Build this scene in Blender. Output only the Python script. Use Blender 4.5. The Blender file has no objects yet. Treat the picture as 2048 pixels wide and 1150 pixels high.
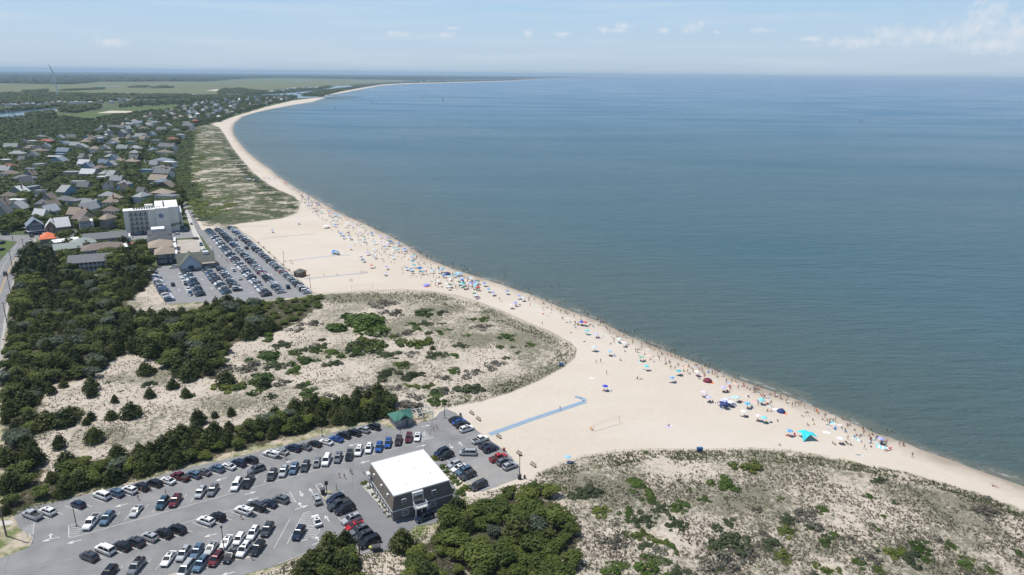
import bpy, bmesh, math, random
import numpy as np
from mathutils import Vector, Matrix
from mathutils.geometry import tessellate_polygon
R = random.Random(11)
SC = bpy.context.scene
COL = SC.collection
rad = math.radians
# ------------------------------------------------------------------ camera model
F = 1400.0; HC = 105.0; PITCH = math.atan(427 / 1400.0); ROLL = math.atan(21 / 2048.0)
WZ = -0.8
cp, sp = math.cos(PITCH), math.sin(PITCH)
r0 = np.array([1., 0, 0]); u0 = np.array([0, sp, cp]); FW = np.array([0, cp, -sp])
RT = math.cos(ROLL) * r0 + math.sin(ROLL) * u0
UP = math.cos(ROLL) * u0 - math.sin(ROLL) * r0

def G(px, py, z=0.0):
    "ground point seen at a pixel of the 2048x1150 photograph"
    d = FW + (px - 1024) / F * RT - (py - 575) / F * UP
    t = (HC - z) / (-d[2])
    return Vector((d[0] * t, d[1] * t, z))

def PX(x, y, z=0.0):
    v = np.array([x, y, z - HC]); w = v.dot(FW)
    return 1024 + F * v.dot(RT) / w, 575 - F * v.dot(UP) / w

def scale_at(py):   # photo pixels per metre at a ground row
    return F * ((py - 575) / F * cp + sp) / HC

# ------------------------------------------------------------------ regions (pixels of the photo)
SHORE = [(2900, 1350), (2500, 1180), (2250, 1070), (2048, 976), (1950, 941.5), (1896, 921), (1840, 901.6), (1809, 888), (1753, 870), (1696, 846), (1640, 821.4),
  (1583, 797.6), (1527, 779.5), (1475, 761.5), (1432, 744.5), (1393, 728), (1351, 711.5), (1299, 692), (1257, 674), (1205, 648), (1173, 635),
  (1114, 614), (1056, 589), (997, 569), (938, 549.5), (892, 534), (853, 518), (814, 493), (775, 471), (716, 443), (673, 424.5), (632, 400), (595, 379),
  (556, 354), (541, 340), (512, 320), (490, 300), (478, 286), (467, 270), (464, 258), (468, 246), (485, 233), (510, 225.5), (537, 219), (591, 209), (625, 204), (643, 198), (657, 194),
  (654, 191), (664, 189), (690, 185), (728, 177.6), (762, 171.2), (810, 168), (913, 165.3), (1015, 162.2), (1083, 158.2), (1130, 156.4), (1200, 155.2), (1290, 154.9)]
SHW = np.array([G(x, y, WZ)[:2] for x, y in SHORE])
BAY = np.array(list(map(tuple, SHW)) + [(42000., 60000.), (90000., 20000.), (4000., -400.)])
def W(poly): return np.array([G(x, y)[:2] for x, y in poly])
DUNE_M = W([(620, 590), (680, 587), (740, 583), (800, 580.5), (860, 584), (910, 592), (950, 603), (1000, 622), (1050, 645), (1100, 665), (1140, 687), (1152, 700),
  (1148, 716), (1125, 735), (1080, 760), (1020, 785), (960, 803), (915, 810), (875, 818), (830, 832), (780, 838), (700, 848), (600, 868), (520, 890), (430, 912), (340, 935), (240, 962), (120, 992),
  (60, 1010), (12, 1035), (8, 800), (10, 700), (22, 600), (40, 520), (110, 500), (140, 548), (240, 548), (290, 540), (322, 590), (345, 615), (450, 606), (560, 603)])
DUNE_S = W([(1075, 950), (1120, 930), (1170, 915), (1230, 905), (1300, 901.5), (1400, 902.5), (1500, 900), (1580, 904), (1660, 917), (1740, 931), (1810, 944), (1900, 969),
  (1980, 994), (2060, 1024), (2300, 1130), (2500, 1500), (700, 1600), (480, 1160), (560, 1135), (640, 1098), (672, 1083), (700, 1085), (724, 1112), (790, 1098), (850, 1070), (905, 1038), (930, 1010), (950, 990), (1040, 968)])
DUNE_N = W([(440, 255), (452, 272), (466, 295), (486, 320), (508, 345), (538, 368), (560, 380), (590, 392), (603, 405), (596, 425), (564, 437), (480, 447), (440, 455), (405, 452),
  (390, 428), (368, 396), (352, 385), (345, 345), (350, 305), (372, 270), (392, 255), (420, 247)])
BEACH = W([(2500, 1180), (2250, 1120), (2048, 1020), (1980, 994), (1900, 969), (1810, 944), (1740, 931), (1660, 917), (1580, 904), (1500, 900), (1400, 902.5), (1300, 901.5), (1170, 915), (1075, 950), (1060, 975), (930, 1000), (880, 960),
  (860, 830), (880, 818), (560, 600), (470, 452), (395, 462), (345, 385), (338, 345), (345, 300), (372, 262), (400, 252), (440, 243), (470, 232), (530, 214), (585, 201), (625, 196), (648, 193), (660, 188), (690, 181), (728, 174.5), (762, 169), (810, 166.4), (913, 164.0), (1015, 161.2),
  (1083, 157.4), (1130, 155.9), (1200, 154.9), (1290, 154.5), (1330, 160), (1250, 230), (1100, 620)])
SPEC = dict(
 thick=[W([(36, 520), (60, 492), (125, 495), (150, 550), (240, 550), (300, 520), (310, 545), (285, 585), (255, 610), (270, 645), (350, 640), (420, 622), (500, 605), (600, 597), (640, 592), (640, 622), (590, 652), (545, 672), (470, 690), (452, 720), (440, 762), (370, 765), (320, 730), (250, 705), (190, 760), (100, 775), (80, 815), (65, 850), (70, 920), (100, 1000), (40, 1026), (6, 1035), (14, 700), (27, 640), (34, 560)]),
        W([(95, 965), (130, 925), (200, 930), (280, 905), (340, 885), (420, 872), (520, 845), (600, 822), (680, 805), (760, 795), (790, 815), (770, 835), (700, 848), (620, 862), (540, 885), (460, 905), (400, 922), (300, 950), (200, 975), (100, 1003)]),
        W([(820, 1120), (870, 1075), (905, 1040), (940, 1010), (1000, 990), (1080, 984), (1110, 1005), (1130, 1045), (1160, 1090), (1155, 1140), (1150, 1300), (820, 1300)]),
        W([(596, 1120), (640, 1090), (690, 1082), (725, 1125), (730, 1200), (590, 1200)])],
 town=[W([(-900, 420), (0, 480), (60, 470), (110, 500), (140, 545), (240, 545), (290, 538), (330, 520), (345, 470), (370, 400), (345, 380), (338, 345), (345, 300), (372, 262), (440, 243), (470, 232), (530, 214), (585, 200), (600, 191), (480, 194), (300, 206), (180, 218), (0, 242), (-900, 255)])],
 field=[W([(105, 231), (200, 222), (250, 216), (345, 210), (370, 214), (320, 222), (230, 232), (120, 238)]), W([(-300, 242), (40, 235), (105, 234), (110, 240), (0, 246)])],
 marsh=[W([(-1500, 170), (0, 166), (60, 168), (150, 168.5), (200, 163.5), (420, 163), (480, 158), (560, 156), (700, 158.5), (800, 160), (820, 162.5), (690, 170.5), (650, 173), (560, 178), (480, 188), (380, 191), (240, 189), (100, 187), (0, 186), (-1500, 200)])],
 lawn=[W([(-60, 500), (0, 478), (18, 474), (31, 482), (24, 495), (8, 508), (-60, 520)])],
)
COVER = [W([(620, 590), (860, 583), (1000, 622), (1140, 688), (1150, 705), (1120, 735), (1020, 785), (915, 810), (880, 800), (960, 760), (1000, 720), (900, 680), (850, 650), (780, 625), (700, 625), (640, 615)]), W([(1100, 940), (1300, 912), (1330, 960), (1450, 960), (1480, 912), (1600, 925), (1800, 975), (1950, 1020), (2048, 1080), (2048, 1110), (1800, 1060), (1650, 1030), (1500, 1040), (1350, 1060), (1200, 1050), (1120, 1010), (1085, 960)])]
SAND_FAR = [W([(196, 226), (222, 221.5), (262, 222), (264, 225), (220, 226)]), W([(95, 228), (130, 212), (175, 210), (178, 213), (128, 216)]), W([(412, 181), (436, 178.5), (450, 179.5), (430, 182)])]

def seg_dist(X, Y, poly, closed=True):
    d = np.full(X.shape, 1e18); n = len(poly)
    for i in range(n if closed else n - 1):
        ax, ay = poly[i]; bx, by = poly[(i + 1) % n]
        vx, vy = bx - ax, by - ay; L = vx * vx + vy * vy + 1e-12
        t = np.clip(((X - ax) * vx + (Y - ay) * vy) / L, 0, 1)
        d = np.minimum(d, (X - ax - t * vx) ** 2 + (Y - ay - t * vy) ** 2)
    return np.sqrt(d)

def inside(X, Y, poly):
    c = np.zeros(X.shape, bool); n = len(poly)
    for i in range(n):
        ax, ay = poly[i]; bx, by = poly[(i + 1) % n]
        if ay == by: continue
        k = ((ay > Y) != (by > Y)) & (X < (bx - ax) * (Y - ay) / (by - ay) + ax)
        c ^= k
    return c

def sdist(X, Y, poly, reach=60.0):
    "signed distance, + inside, clamped outside the polygon's box"
    out = np.full(X.shape, -reach)
    lo = poly.min(0) - reach; hi = poly.max(0) + reach
    k = (X > lo[0]) & (X < hi[0]) & (Y > lo[1]) & (Y < hi[1])
    if k.any():
        x, y = X[k], Y[k]
        d = seg_dist(x, y, poly); d[~inside(x, y, poly)] *= -1
        out[k] = np.maximum(d, -reach)
    return out

def sm(x, a, b):
    t = np.clip((x - a) / (b - a), 0, 1); return t * t * (3 - 2 * t)

_rn = np.random.RandomState(5)
_waves = [(_rn.uniform(0.6, 1.6), _rn.uniform(0, 6.283), _rn.uniform(0, 6.283)) for _ in range(9)]
def nz(X, Y, s):
    v = 0
    for f, a, p in _waves:
        v = v + np.sin((X * math.cos(a) + Y * math.sin(a)) * f * 6.283 / s + p + 1.7 * np.sin((X * math.sin(a) - Y * math.cos(a)) * 4.1 / s + p * 2))
    return v / 5.0

def height(X, Y, full=False):
    X = np.asarray(X, float); Y = np.asarray(Y, float)
    dw = seg_dist(X, Y, SHW, False)
    wat = inside(X, Y, BAY)
    sd = np.where(wat, -dw, dw)
    h = np.where(sd > 0, WZ * (1 - sm(sd, -6, 26)), np.maximum(WZ * (1 - sm(sd, -6, 26)) + sd * 0.06, -3.0))
    m = sdist(X, Y, DUNE_M); s = sdist(X, Y, DUNE_S); n = sdist(X, Y, DUNE_N)
    rel = 1.15 + 0.55 * nz(X, Y, 34) + 0.28 * nz(X, Y, 11) + 0.1 * nz(X, Y, 4)
    dn = sm(m, 0, 16) + sm(s, 0, 14) + sm(n, 0, 30)
    h = h + np.clip(rel, 0.05, 3) * np.clip(dn, 0, 1)
    if full: return h, sd, m, s, n
    return h

def hz1(x, y): return float(height(np.array([x]), np.array([y]))[0])
def GH(px, py, off=0.0):
    z = 0.0
    for _ in range(4):
        p = G(px, py, z); z = hz1(p.x, p.y)
    p = G(px, py, z); p.z = z + off
    return p

# ------------------------------------------------------------------ materials
MATS = {}
def nodes_of(m):
    m.use_nodes = True; t = m.node_tree; return t, t.nodes, t.links
def N(t, typ, **kw):
    n = t.nodes.new(typ)
    for k, v in kw.items():
        if k in n.inputs.keys(): n.inputs[k].default_value = v
        else: setattr(n, k, v)
    return n
def mat(name, col, rough=0.7, metal=0.0, var=0.12, scale=3.0, coat=0.0, bump=0.0, rnd=0.0, spec=None):
    if name in MATS: return MATS[name]
    m = bpy.data.materials.new(name); t, n, l = nodes_of(m)
    b = n['Principled BSDF']; b.inputs['Roughness'].default_value = rough; b.inputs['Metallic'].default_value = metal
    b.inputs['Coat Weight'].default_value = coat; b.inputs['Coat Roughness'].default_value = 0.08
    if spec is not None: b.inputs['Specular IOR Level'].default_value = spec
    tc = N(t, 'ShaderNodeTexCoord'); ns = N(t, 'ShaderNodeTexNoise'); ns.inputs['Scale'].default_value = scale; ns.inputs['Detail'].default_value = 4
    l.new(tc.outputs['Object'], ns.inputs['Vector'])
    hs = N(t, 'ShaderNodeHueSaturation'); hs.inputs['Color'].default_value = (*col, 1)
    mr = N(t, 'ShaderNodeMapRange'); mr.inputs[3].default_value = 1 - var; mr.inputs[4].default_value = 1 + var
    l.new(ns.outputs['Fac'], mr.inputs[0])
    if rnd:
        oi = N(t, 'ShaderNodeObjectInfo'); m2 = N(t, 'ShaderNodeMapRange'); m2.inputs[3].default_value = 1 - rnd; m2.inputs[4].default_value = 1 + rnd
        l.new(oi.outputs['Random'], m2.inputs[0]); mu = N(t, 'ShaderNodeMath', operation='MULTIPLY')
        l.new(mr.outputs[0], mu.inputs[0]); l.new(m2.outputs[0], mu.inputs[1]); l.new(mu.outputs[0], hs.inputs['Value'])
    else: l.new(mr.outputs[0], hs.inputs['Value'])
    l.new(hs.outputs[0], b.inputs['Base Color'])
    if bump:
        bp = N(t, 'ShaderNodeBump'); bp.inputs['Strength'].default_value = bump; l.new(ns.outputs['Fac'], bp.inputs['Height']); l.new(bp.outputs[0], b.inputs['Normal'])
    MATS[name] = m; return m

def leafmat(name, c1, c2, wscale=0.35):
    m = bpy.data.materials.new(name); t, n, l = nodes_of(m); b = n['Principled BSDF']
    b.inputs['Roughness'].default_value = 0.65; b.inputs['Specular IOR Level'].default_value = 0.25
    ge = N(t, 'ShaderNodeNewGeometry'); ns = N(t, 'ShaderNodeTexNoise'); ns.inputs['Scale'].default_value = wscale; ns.inputs['Detail'].default_value = 5; ns.inputs['Roughness'].default_value = 0.7
    l.new(ge.outputs['Position'], ns.inputs['Vector'])
    oi = N(t, 'ShaderNodeObjectInfo'); ad = N(t, 'ShaderNodeMath', operation='MULTIPLY_ADD'); ad.inputs[1].default_value = 0.75; 
    l.new(oi.outputs['Random'], ad.inputs[0]); mr = N(t, 'ShaderNodeMapRange'); mr.inputs[1].default_value = 0.3; mr.inputs[2].default_value = 0.7; mr.inputs[3].default_value = -0.25; mr.inputs[4].default_value = 0.5
    l.new(ns.outputs['Fac'], mr.inputs[0]); l.new(mr.outputs[0], ad.inputs[2])
    mx = N(t, 'ShaderNodeMix', data_type='RGBA'); l.new(ad.outputs[0], mx.inputs[0]); mx.inputs[6].default_value = (*c1, 1); mx.inputs[7].default_value = (*c2, 1)
    l.new(mx.outputs[2], b.inputs['Base Color'])
    tr = N(t, 'ShaderNodeBsdfTranslucent'); l.new(mx.outputs[2], tr.inputs[0]); ms = N(t, 'ShaderNodeMixShader'); ms.inputs[0].default_value = 0.32
    l.new(b.outputs[0], ms.inputs[1]); l.new(tr.outputs[0], ms.inputs[2]); l.new(ms.outputs[0], n['Material Output'].inputs[0])
    MATS[name] = m; return m

# ------------------------------------------------------------------ mesh helpers
class MB:
    def __init__(s): s.v = []; s.f = []; s.m = []
    def add(s, vs, fs, mi=0):
        o = len(s.v); s.v += [tuple(v) for v in vs]; s.f += [tuple(i + o for i in f) for f in fs]; s.m += [mi] * len(fs); return s
    def box(s, x0, x1, y0, y1, z0, z1, mi=0):
        return s.add([(x0, y0, z0), (x1, y0, z0), (x1, y1, z0), (x0, y1, z0), (x0, y0, z1), (x1, y0, z1), (x1, y1, z1), (x0, y1, z1)],
                     [(0, 3, 2, 1), (4, 5, 6, 7), (0, 1, 5, 4), (1, 2, 6, 5), (2, 3, 7, 6), (3, 0, 4, 7)], mi)
    def loft(s, rings, mi=0, cap=True):
        n = len(rings[0]); vs = [p for r in rings for p in r]; fs = []
        for i in range(len(rings) - 1):
            for j in range(n):
                a = i * n + j; b = i * n + (j + 1) % n; fs.append((a, b, b + n, a + n))
        if cap: fs += [tuple(range(n))[::-1], tuple(range((len(rings) - 1) * n, len(rings) * n))]
        return s.add(vs, fs, mi)
    def tube(s, p, q, ra, rb=None, n=6, mi=0):
        rb = ra if rb is None else rb; p = Vector(p); q = Vector(q); d = (q - p).normalized()
        a = d.orthogonal().normalized(); b = d.cross(a)
        return s.loft([[tuple(c + (a * math.cos(k * 6.2832 / n) + b * math.sin(k * 6.2832 / n)) * r) for k in range(n)] for c, r in ((p, ra), (q, rb))], mi)
    def poly(s, pts, z=None, mi=0):
        pts = [(p[0], p[1], z if z is not None else p[2]) for p in pts]
        tr = tessellate_polygon([[Vector(p) for p in pts]])
        o = []
        for a, b, c in tr:
            A, B, Cc = pts[a], pts[b], pts[c]
            if (B[0] - A[0]) * (Cc[1] - A[1]) - (B[1] - A[1]) * (Cc[0] - A[0]) < 0: b, c = c, b
            o.append((a, b, c))
        return s.add(pts, o, mi)
    def mesh(s, name, mats):
        me = bpy.data.meshes.new(name); me.from_pydata(s.v, [], s.f)
        for m in mats: me.materials.append(m)
        if len(mats) > 1: me.polygons.foreach_set('material_index', s.m)
        me.update(); return me

def link(name, data, parent=None, loc=None, rz=None, sc=None, slot=None):
    o = bpy.data.objects.new(name, data); COL.objects.link(o)
    if parent: o.parent = parent
    if loc is not None: o.location = loc
    if rz is not None: o.rotation_euler = (0, 0, rz)
    if sc is not None: o.scale = sc if hasattr(sc, '__len__') else (sc, sc, sc)
    if slot: setslot(o, slot)
    return o
def setslot(o, d):
    for i, m in d.items():
        o.material_slots[i].link = 'OBJECT'; o.material_slots[i].material = m
def build(mb, name, mats, parent=None, **kw):
    return link(name, mb.mesh(name, mats if isinstance(mats, (list, tuple)) else [mats]), parent, **kw)
def kind(o, k): o['kind'] = k; return o
def tag(o, label, cat, group=None):
    o['label'] = label; o['category'] = cat
    if group: o['group'] = group
    return o
ORD = 'first second third fourth fifth sixth seventh eighth ninth tenth eleventh twelfth'.split()
def ordn(i):
    if i < 12: return ORD[i]
    k = i + 1; return '%d%s' % (k, 'th' if 10 < k % 100 < 14 else {1: 'st', 2: 'nd', 3: 'rd'}.get(k % 10, 'th'))
REG = []
def reg(o, desc, cat, group=None, key=0.0, side='from the left', share=False):
    o['category'] = cat; o['label'] = desc
    if group: o['group'] = group
    REG.append((o, desc, group, key, side, share))
def finish_labels():
    d = {}
    for r in REG: d.setdefault(r[1], []).append(r)
    for desc, rs in d.items():
        if len(rs) == 1: continue
        if any(r[5] for r in rs):
            for r in rs: r[0]['group'] = r[2] or desc
            continue
        for i, r in enumerate(sorted(rs, key=lambda r: r[3])):
            r[0]['label'] = '%s, %s %s' % (desc, ordn(i), r[4])
# ------------------------------------------------------------------ camera, light, sky, air
cam = bpy.data.cameras.new('camera'); co = bpy.data.objects.new('camera', cam); COL.objects.link(co)
cam.sensor_width = 36; cam.sensor_fit = 'HORIZONTAL'; cam.lens = F / 2048 * 36; cam.clip_start = 0.5; cam.clip_end = 200000
M3 = Matrix(((RT[0], UP[0], -FW[0]), (RT[1], UP[1], -FW[1]), (RT[2], UP[2], -FW[2])))
co.matrix_world = Matrix.Translation((0, 0, HC)) @ M3.to_4x4(); SC.camera = co
SUN_EL, SUN_AZ = rad(66), rad(-70)      # azimuth clockwise from +Y
sv = Vector((math.sin(SUN_AZ) * math.cos(SUN_EL), math.cos(SUN_AZ) * math.cos(SUN_EL), math.sin(SUN_EL)))
sl = bpy.data.lights.new('sun', 'SUN'); sl.energy = 4.6; sl.angle = rad(0.55); sl.color = (1.0, 0.96, 0.9)
so = bpy.data.objects.new('sun', sl); COL.objects.link(so); so.rotation_euler = sv.to_track_quat('Z', 'Y').to_euler(); so.location = sv * 3000
SC.view_settings.view_transform = 'Standard'; SC.view_settings.look = 'None'; SC.view_settings.gamma = 1.0; SC.view_settings.exposure = 0.0
SC.cycles.max_bounces = 5; SC.cycles.diffuse_bounces = 2; SC.cycles.glossy_bounces = 2; SC.cycles.transmission_bounces = 2; SC.cycles.volume_bounces = 0
SC.cycles.use_denoising = True
SC.cycles.use_adaptive_sampling = True; SC.cycles.adaptive_threshold = 0.015
wd = bpy.data.worlds.new('World'); SC.world = wd; wd.use_nodes = True
t = wd.node_tree; l = t.links; bg = t.nodes['Background']; bg.inputs[1].default_value = 0.1
sk = N(t, 'ShaderNodeTexSky', sky_type='NISHITA', sun_disc=False, sun_elevation=SUN_EL, sun_rotation=SUN_AZ, altitude=100, air_density=1.0, dust_density=0.6, ozone_density=2.5)
tc = N(t, 'ShaderNodeTexCoord')
def dirv(px, py):
    d = FW + (px - 1024) / F * RT - (py - 575) / F * UP; return Vector(d).normalized()
CL = [(1965, 42, 34, 42), (1925, 66, 60, 22), (2040, 62, 50, 34), (1840, 74, 60, 18), (1775, 68, 32, 15), (1720, 84, 80, 12), (1990, 90, 90, 16), (1208, 60, 13, 8), (1246, 52, 24, 7), (1232, 60, 40, 7),
      (1325, 61, 12, 6), (1385, 56, 22, 11), (1402, 48, 8, 9), (1432, 64, 8, 4), (1522, 60, 22, 6), (1058, 68, 12, 8), (885, 70, 32, 6), (905, 56, 14, 4), (792, 67, 28, 6), (218, 84, 34, 8), (1125, 68, 22, 5), (1620, 78, 30, 5)]
cur = None
ns = N(t, 'ShaderNodeTexNoise'); ns.inputs['Scale'].default_value = 95; ns.inputs['Detail'].default_value = 6; ns.inputs['Roughness'].default_value = 0.62
l.new(tc.outputs['Generated'], ns.inputs['Vector'])
for cx, cy, rx, ry in CL:
    c = dirv(cx, cy); s1 = N(t, 'ShaderNodeVectorMath', operation='SUBTRACT'); s1.inputs[1].default_value = c; l.new(tc.outputs['Generated'], s1.inputs[0])
    s2 = N(t, 'ShaderNodeVectorMath', operation='MULTIPLY'); s2.inputs[1].default_value = (F / rx, F / rx, F / ry); l.new(s1.outputs[0], s2.inputs[0])
    ln = N(t, 'ShaderNodeVectorMath', operation='LENGTH'); l.new(s2.outputs[0], ln.inputs[0])
    su = N(t, 'ShaderNodeMath', operation='SUBTRACT'); su.inputs[0].default_value = 1.0; l.new(ln.outputs['Value'], su.inputs[1])
    if cur is None: cur = su.outputs[0]
    else:
        mx = N(t, 'ShaderNodeMath', operation='MAXIMUM'); l.new(cur, mx.inputs[0]); l.new(su.outputs[0], mx.inputs[1]); cur = mx.outputs[0]
ma = N(t, 'ShaderNodeMath', operation='MULTIPLY_ADD'); ma.inputs[1].default_value = 2.6; l.new(ns.outputs['Fac'], ma.inputs[0]); l.new(cur, ma.inputs[2])
mr = N(t, 'ShaderNodeMapRange'); mr.inputs[1].default_value = 1.25; mr.inputs[2].default_value = 2.4; mr.inputs[3].default_value = 0; mr.inputs[4].default_value = 0.85; l.new(ma.outputs[0], mr.inputs[0])
# thin high streaks
mp = N(t, 'ShaderNodeMapping'); mp.inputs['Scale'].default_value = (3, 3, 46); mp.inputs['Rotation'].default_value = (0.0, 0.03, 0); l.new(tc.outputs['Generated'], mp.inputs['Vector'])
n2 = N(t, 'ShaderNodeTexNoise'); n2.inputs['Scale'].default_value = 1.3; n2.inputs['Detail'].default_value = 7; l.new(mp.outputs[0], n2.inputs['Vector'])
m3 = N(t, 'ShaderNodeMapRange'); m3.inputs[1].default_value = 0.47; m3.inputs[2].default_value = 0.75; m3.inputs[3].default_value = 0; m3.inputs[4].default_value = 0.36; l.new(n2.outputs['Fac'], m3.inputs[0])
mm = N(t, 'ShaderNodeMath', operation='MAXIMUM'); l.new(mr.outputs[0], mm.inputs[0]); l.new(m3.outputs[0], mm.inputs[1])
hs = N(t, 'ShaderNodeHueSaturation'); hs.inputs['Saturation'].default_value = 1.0; hs.inputs['Value'].default_value = 1.0; l.new(sk.outputs[0], hs.inputs['Color'])
mc = N(t, 'ShaderNodeMix', data_type='RGBA'); mc.inputs[7].default_value = (7.3, 7.8, 8.5, 1); l.new(mm.outputs[0], mc.inputs[0])
sx = N(t, 'ShaderNodeSeparateXYZ'); l.new(tc.outputs['Generated'], sx.inputs[0])
cr = N(t, 'ShaderNodeValToRGB'); l.new(sx.outputs[2], cr.inputs[0]); e_ = cr.color_ramp.elements
e_[0].position = 0.0; e_[0].color = (0.49, 0.61, 0.74, 1); e_[1].position = 0.5; e_[1].color = (0.11, 0.21, 0.43, 1)
for p_, c_ in ((0.045, (0.475, 0.62, 0.78, 1)), (0.11, (0.39, 0.60, 0.83, 1)), (0.2, (0.27, 0.45, 0.69, 1)), (0.95, (0.06, 0.13, 0.3, 1))): q_ = e_.new(p_); q_.color = c_
vs_ = N(t, 'ShaderNodeVectorMath', operation='SCALE'); vs_.inputs['Scale'].default_value = 10.8; l.new(cr.outputs[0], vs_.inputs[0])
mr_ = N(t, 'ShaderNodeMapRange'); mr_.inputs[1].default_value = 0.1; mr_.inputs[2].default_value = 0.6; mr_.inputs[3].default_value = 0.85; mr_.inputs[4].default_value = 0.3; l.new(sx.outputs[2], mr_.inputs[0])
m0 = N(t, 'ShaderNodeMix', data_type='RGBA'); l.new(mr_.outputs[0], m0.inputs[0]); l.new(hs.outputs[0], m0.inputs[6]); l.new(vs_.outputs[0], m0.inputs[7])
l.new(m0.outputs[2], mc.inputs[6])
l.new(mc.outputs[2], bg.inputs[0])
# the air
HZ = True
if HZ:
    b = MB().box(-45000, 52000, -3000, 52000, -6.0, 150)
    m = bpy.data.materials.new('haze_air'); tt, n, ll = nodes_of(m); n.remove(n['Principled BSDF'])
    pv = N(tt, 'ShaderNodeVolumePrincipled'); pv.inputs['Density'].default_value = 5.2e-5; pv.inputs['Color'].default_value = (0.60, 0.81, 1, 1)
    pv.inputs['Anisotropy'].default_value = 0.0; pv.inputs['Density Attribute'].default_value = ''
    ll.new(pv.outputs[0], n['Material Output'].inputs['Volume'])
    kind(build(b, 'haze', m), 'stuff')

# ------------------------------------------------------------------ ground and water sheets on one polar grid
ang = np.concatenate([np.linspace(-85, -52, 12), np.arange(-50, 50.01, 0.125), np.linspace(52, 85, 12)]) * math.pi / 180
rr = 60 * np.exp(np.arange(0, math.log(42000 / 60.), 0.0055)); rr = np.append(rr, 43000.)
def grid(name, r, a, hfun, material, attrs):
    X = np.outer(r, np.sin(a)).ravel(); Y = np.outer(r, np.cos(a)).ravel(); nr, na = len(r), len(a)
    Z, at = hfun(X, Y)
    co_ = np.stack([X, Y, Z], 1).astype(np.float32)
    i = (np.arange(nr - 1)[:, None] * na + np.arange(na - 1)[None]).ravel()
    q = np.stack([i, i + na, i + na + 1, i + 1], 1)[:, ::-1]
    keep = attrs(X, Y, q) if callable(attrs) else None
    if keep is not None: q = q[keep]
    me = bpy.data.meshes.new(name); me.vertices.add(len(co_)); me.vertices.foreach_set('co', co_.ravel())
    me.loops.add(q.size); me.loops.foreach_set('vertex_index', q.ravel().astype(np.int32))
    me.polygons.add(len(q)); me.polygons.foreach_set('loop_start', (np.arange(len(q)) * 4).astype(np.int32))
    me.polygons.foreach_set('use_smooth', np.ones(len(q), bool))
    for k, v in at.items():
        A = me.attributes.new(k, 'FLOAT_COLOR', 'POINT'); A.data.foreach_set('color', np.stack(v, 1).astype(np.float32).ravel())
    me.update(calc_edges=True); me.materials.append(material)
    return link(name, me)

def ground_h(X, Y):
    h, sd, m, s, n = height(X, Y, True)
    b = sdist(X, Y, BEACH, 80)
    th = np.full(X.shape, -60.)
    for p in SPEC['thick']: th = np.maximum(th, sdist(X, Y, p))
    fld = np.full(X.shape, -60.); lw = fld.copy(); mar = fld.copy()
    for p in SPEC['field']: fld = np.maximum(fld, sdist(X, Y, p, 60))
    for p in SPEC['lawn']: lw = np.maximum(lw, sdist(X, Y, p, 10))
    for p in SPEC['marsh']: mar = np.maximum(mar, sdist(X, Y, p, 300))
    sf = np.full(X.shape, -60.)
    for p in SAND_FAR: sf = np.maximum(sf, sdist(X, Y, p, 60))
    dist = np.hypot(X, Y)
    sand = np.maximum(sm(b, -2, 2 + dist * 0.001), sm(sf, -8, 4)); sand = np.where(sd < 45, np.maximum(sand, sm(-sd, -12 - 0.0005 * dist, -8)), sand)
    duneveg = np.clip(sm(m, -1, 1.5) + sm(s, -1, 1.5) + sm(n, -2, 3) * 1.0, 0, 1)
    dense_n = sm(n, -2, 3); cov = dense_n * .9
    for p in COVER: cov = np.maximum(cov, sm(sdist(X, Y, p), -8, 12))
    thick = sm(th, -2.5, 1.5)
    A = [sand, duneveg, thick, np.clip(sd / 60.0, -1, 1) * 0.5 + 0.5]
    B = [sm(mar, -60, 60), np.maximum(sm(fld, -10, 10), sm(lw, -1, 1)), cov, dense_n]
    return h, dict(A=A, B=B)

gm = bpy.data.materials.new('ground_surface'); t, n, l = nodes_of(gm); bs = n['Principled BSDF']; bs.inputs['Roughness'].default_value = 0.9; bs.inputs['Specular IOR Level'].default_value = 0.15
ge = N(t, 'ShaderNodeNewGeometry'); P = ge.outputs['Position']
def noise(scale, detail=5, rough=0.6, vec=None, stretch=None):
    vec = P if vec is None else vec
    if stretch:
        mp = N(t, 'ShaderNodeMapping'); mp.inputs['Scale'].default_value = stretch; t.links.new(vec, mp.inputs['Vector']); vec = mp.outputs[0]
    x = N(t, 'ShaderNodeTexNoise'); x.inputs['Scale'].default_value = scale; x.inputs['Detail'].default_value = detail; x.inputs['Roughness'].default_value = rough; t.links.new(vec, x.inputs['Vector']); return x.outputs['Fac']
def mapr(x, a, b, c=0., d=1., smooth=False):
    r = N(t, 'ShaderNodeMapRange'); r.inputs[1].default_value = a; r.inputs[2].default_value = b; r.inputs[3].default_value = c; r.inputs[4].default_value = d
    if smooth: r.interpolation_type = 'SMOOTHSTEP'
    t.links.new(x, r.inputs[0]); return r.outputs[0]
def mix(f, a, b):
    x = N(t, 'ShaderNodeMix', data_type='RGBA')
    for v, i in ((f, 0), (a, 6), (b, 7)):
        if isinstance(v, tuple): x.inputs[i].default_value = (*v, 1)
        elif isinstance(v, (int, float)): x.inputs[i].default_value = v
        else: t.links.new(v, x.inputs[i])
    return x.outputs[2]
def mth(op, a, b=0., c=None):
    x = N(t, 'ShaderNodeMath', operation=op)
    for v, i in ((a, 0), (b, 1), (c, 2)):
        if v is None: continue
        if isinstance(v, (int, float)): x.inputs[i].default_value = v
        else: t.links.new(v, x.inputs[i])
    return x.outputs[0]
def attr(name):
    a = N(t, 'ShaderNodeAttribute'); a.attribute_name = name; s_ = N(t, 'ShaderNodeSeparateColor'); t.links.new(a.outputs['Color'], s_.inputs[0]); return s_.outputs[0], s_.outputs[1], s_.outputs[2], a.outputs['Alpha']
aS, aD, aT, aSh = attr('A'); bM, bF, bN, bG = attr('B')
shore = mth('MULTIPLY_ADD', aSh, 120.0, -60.0)
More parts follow.
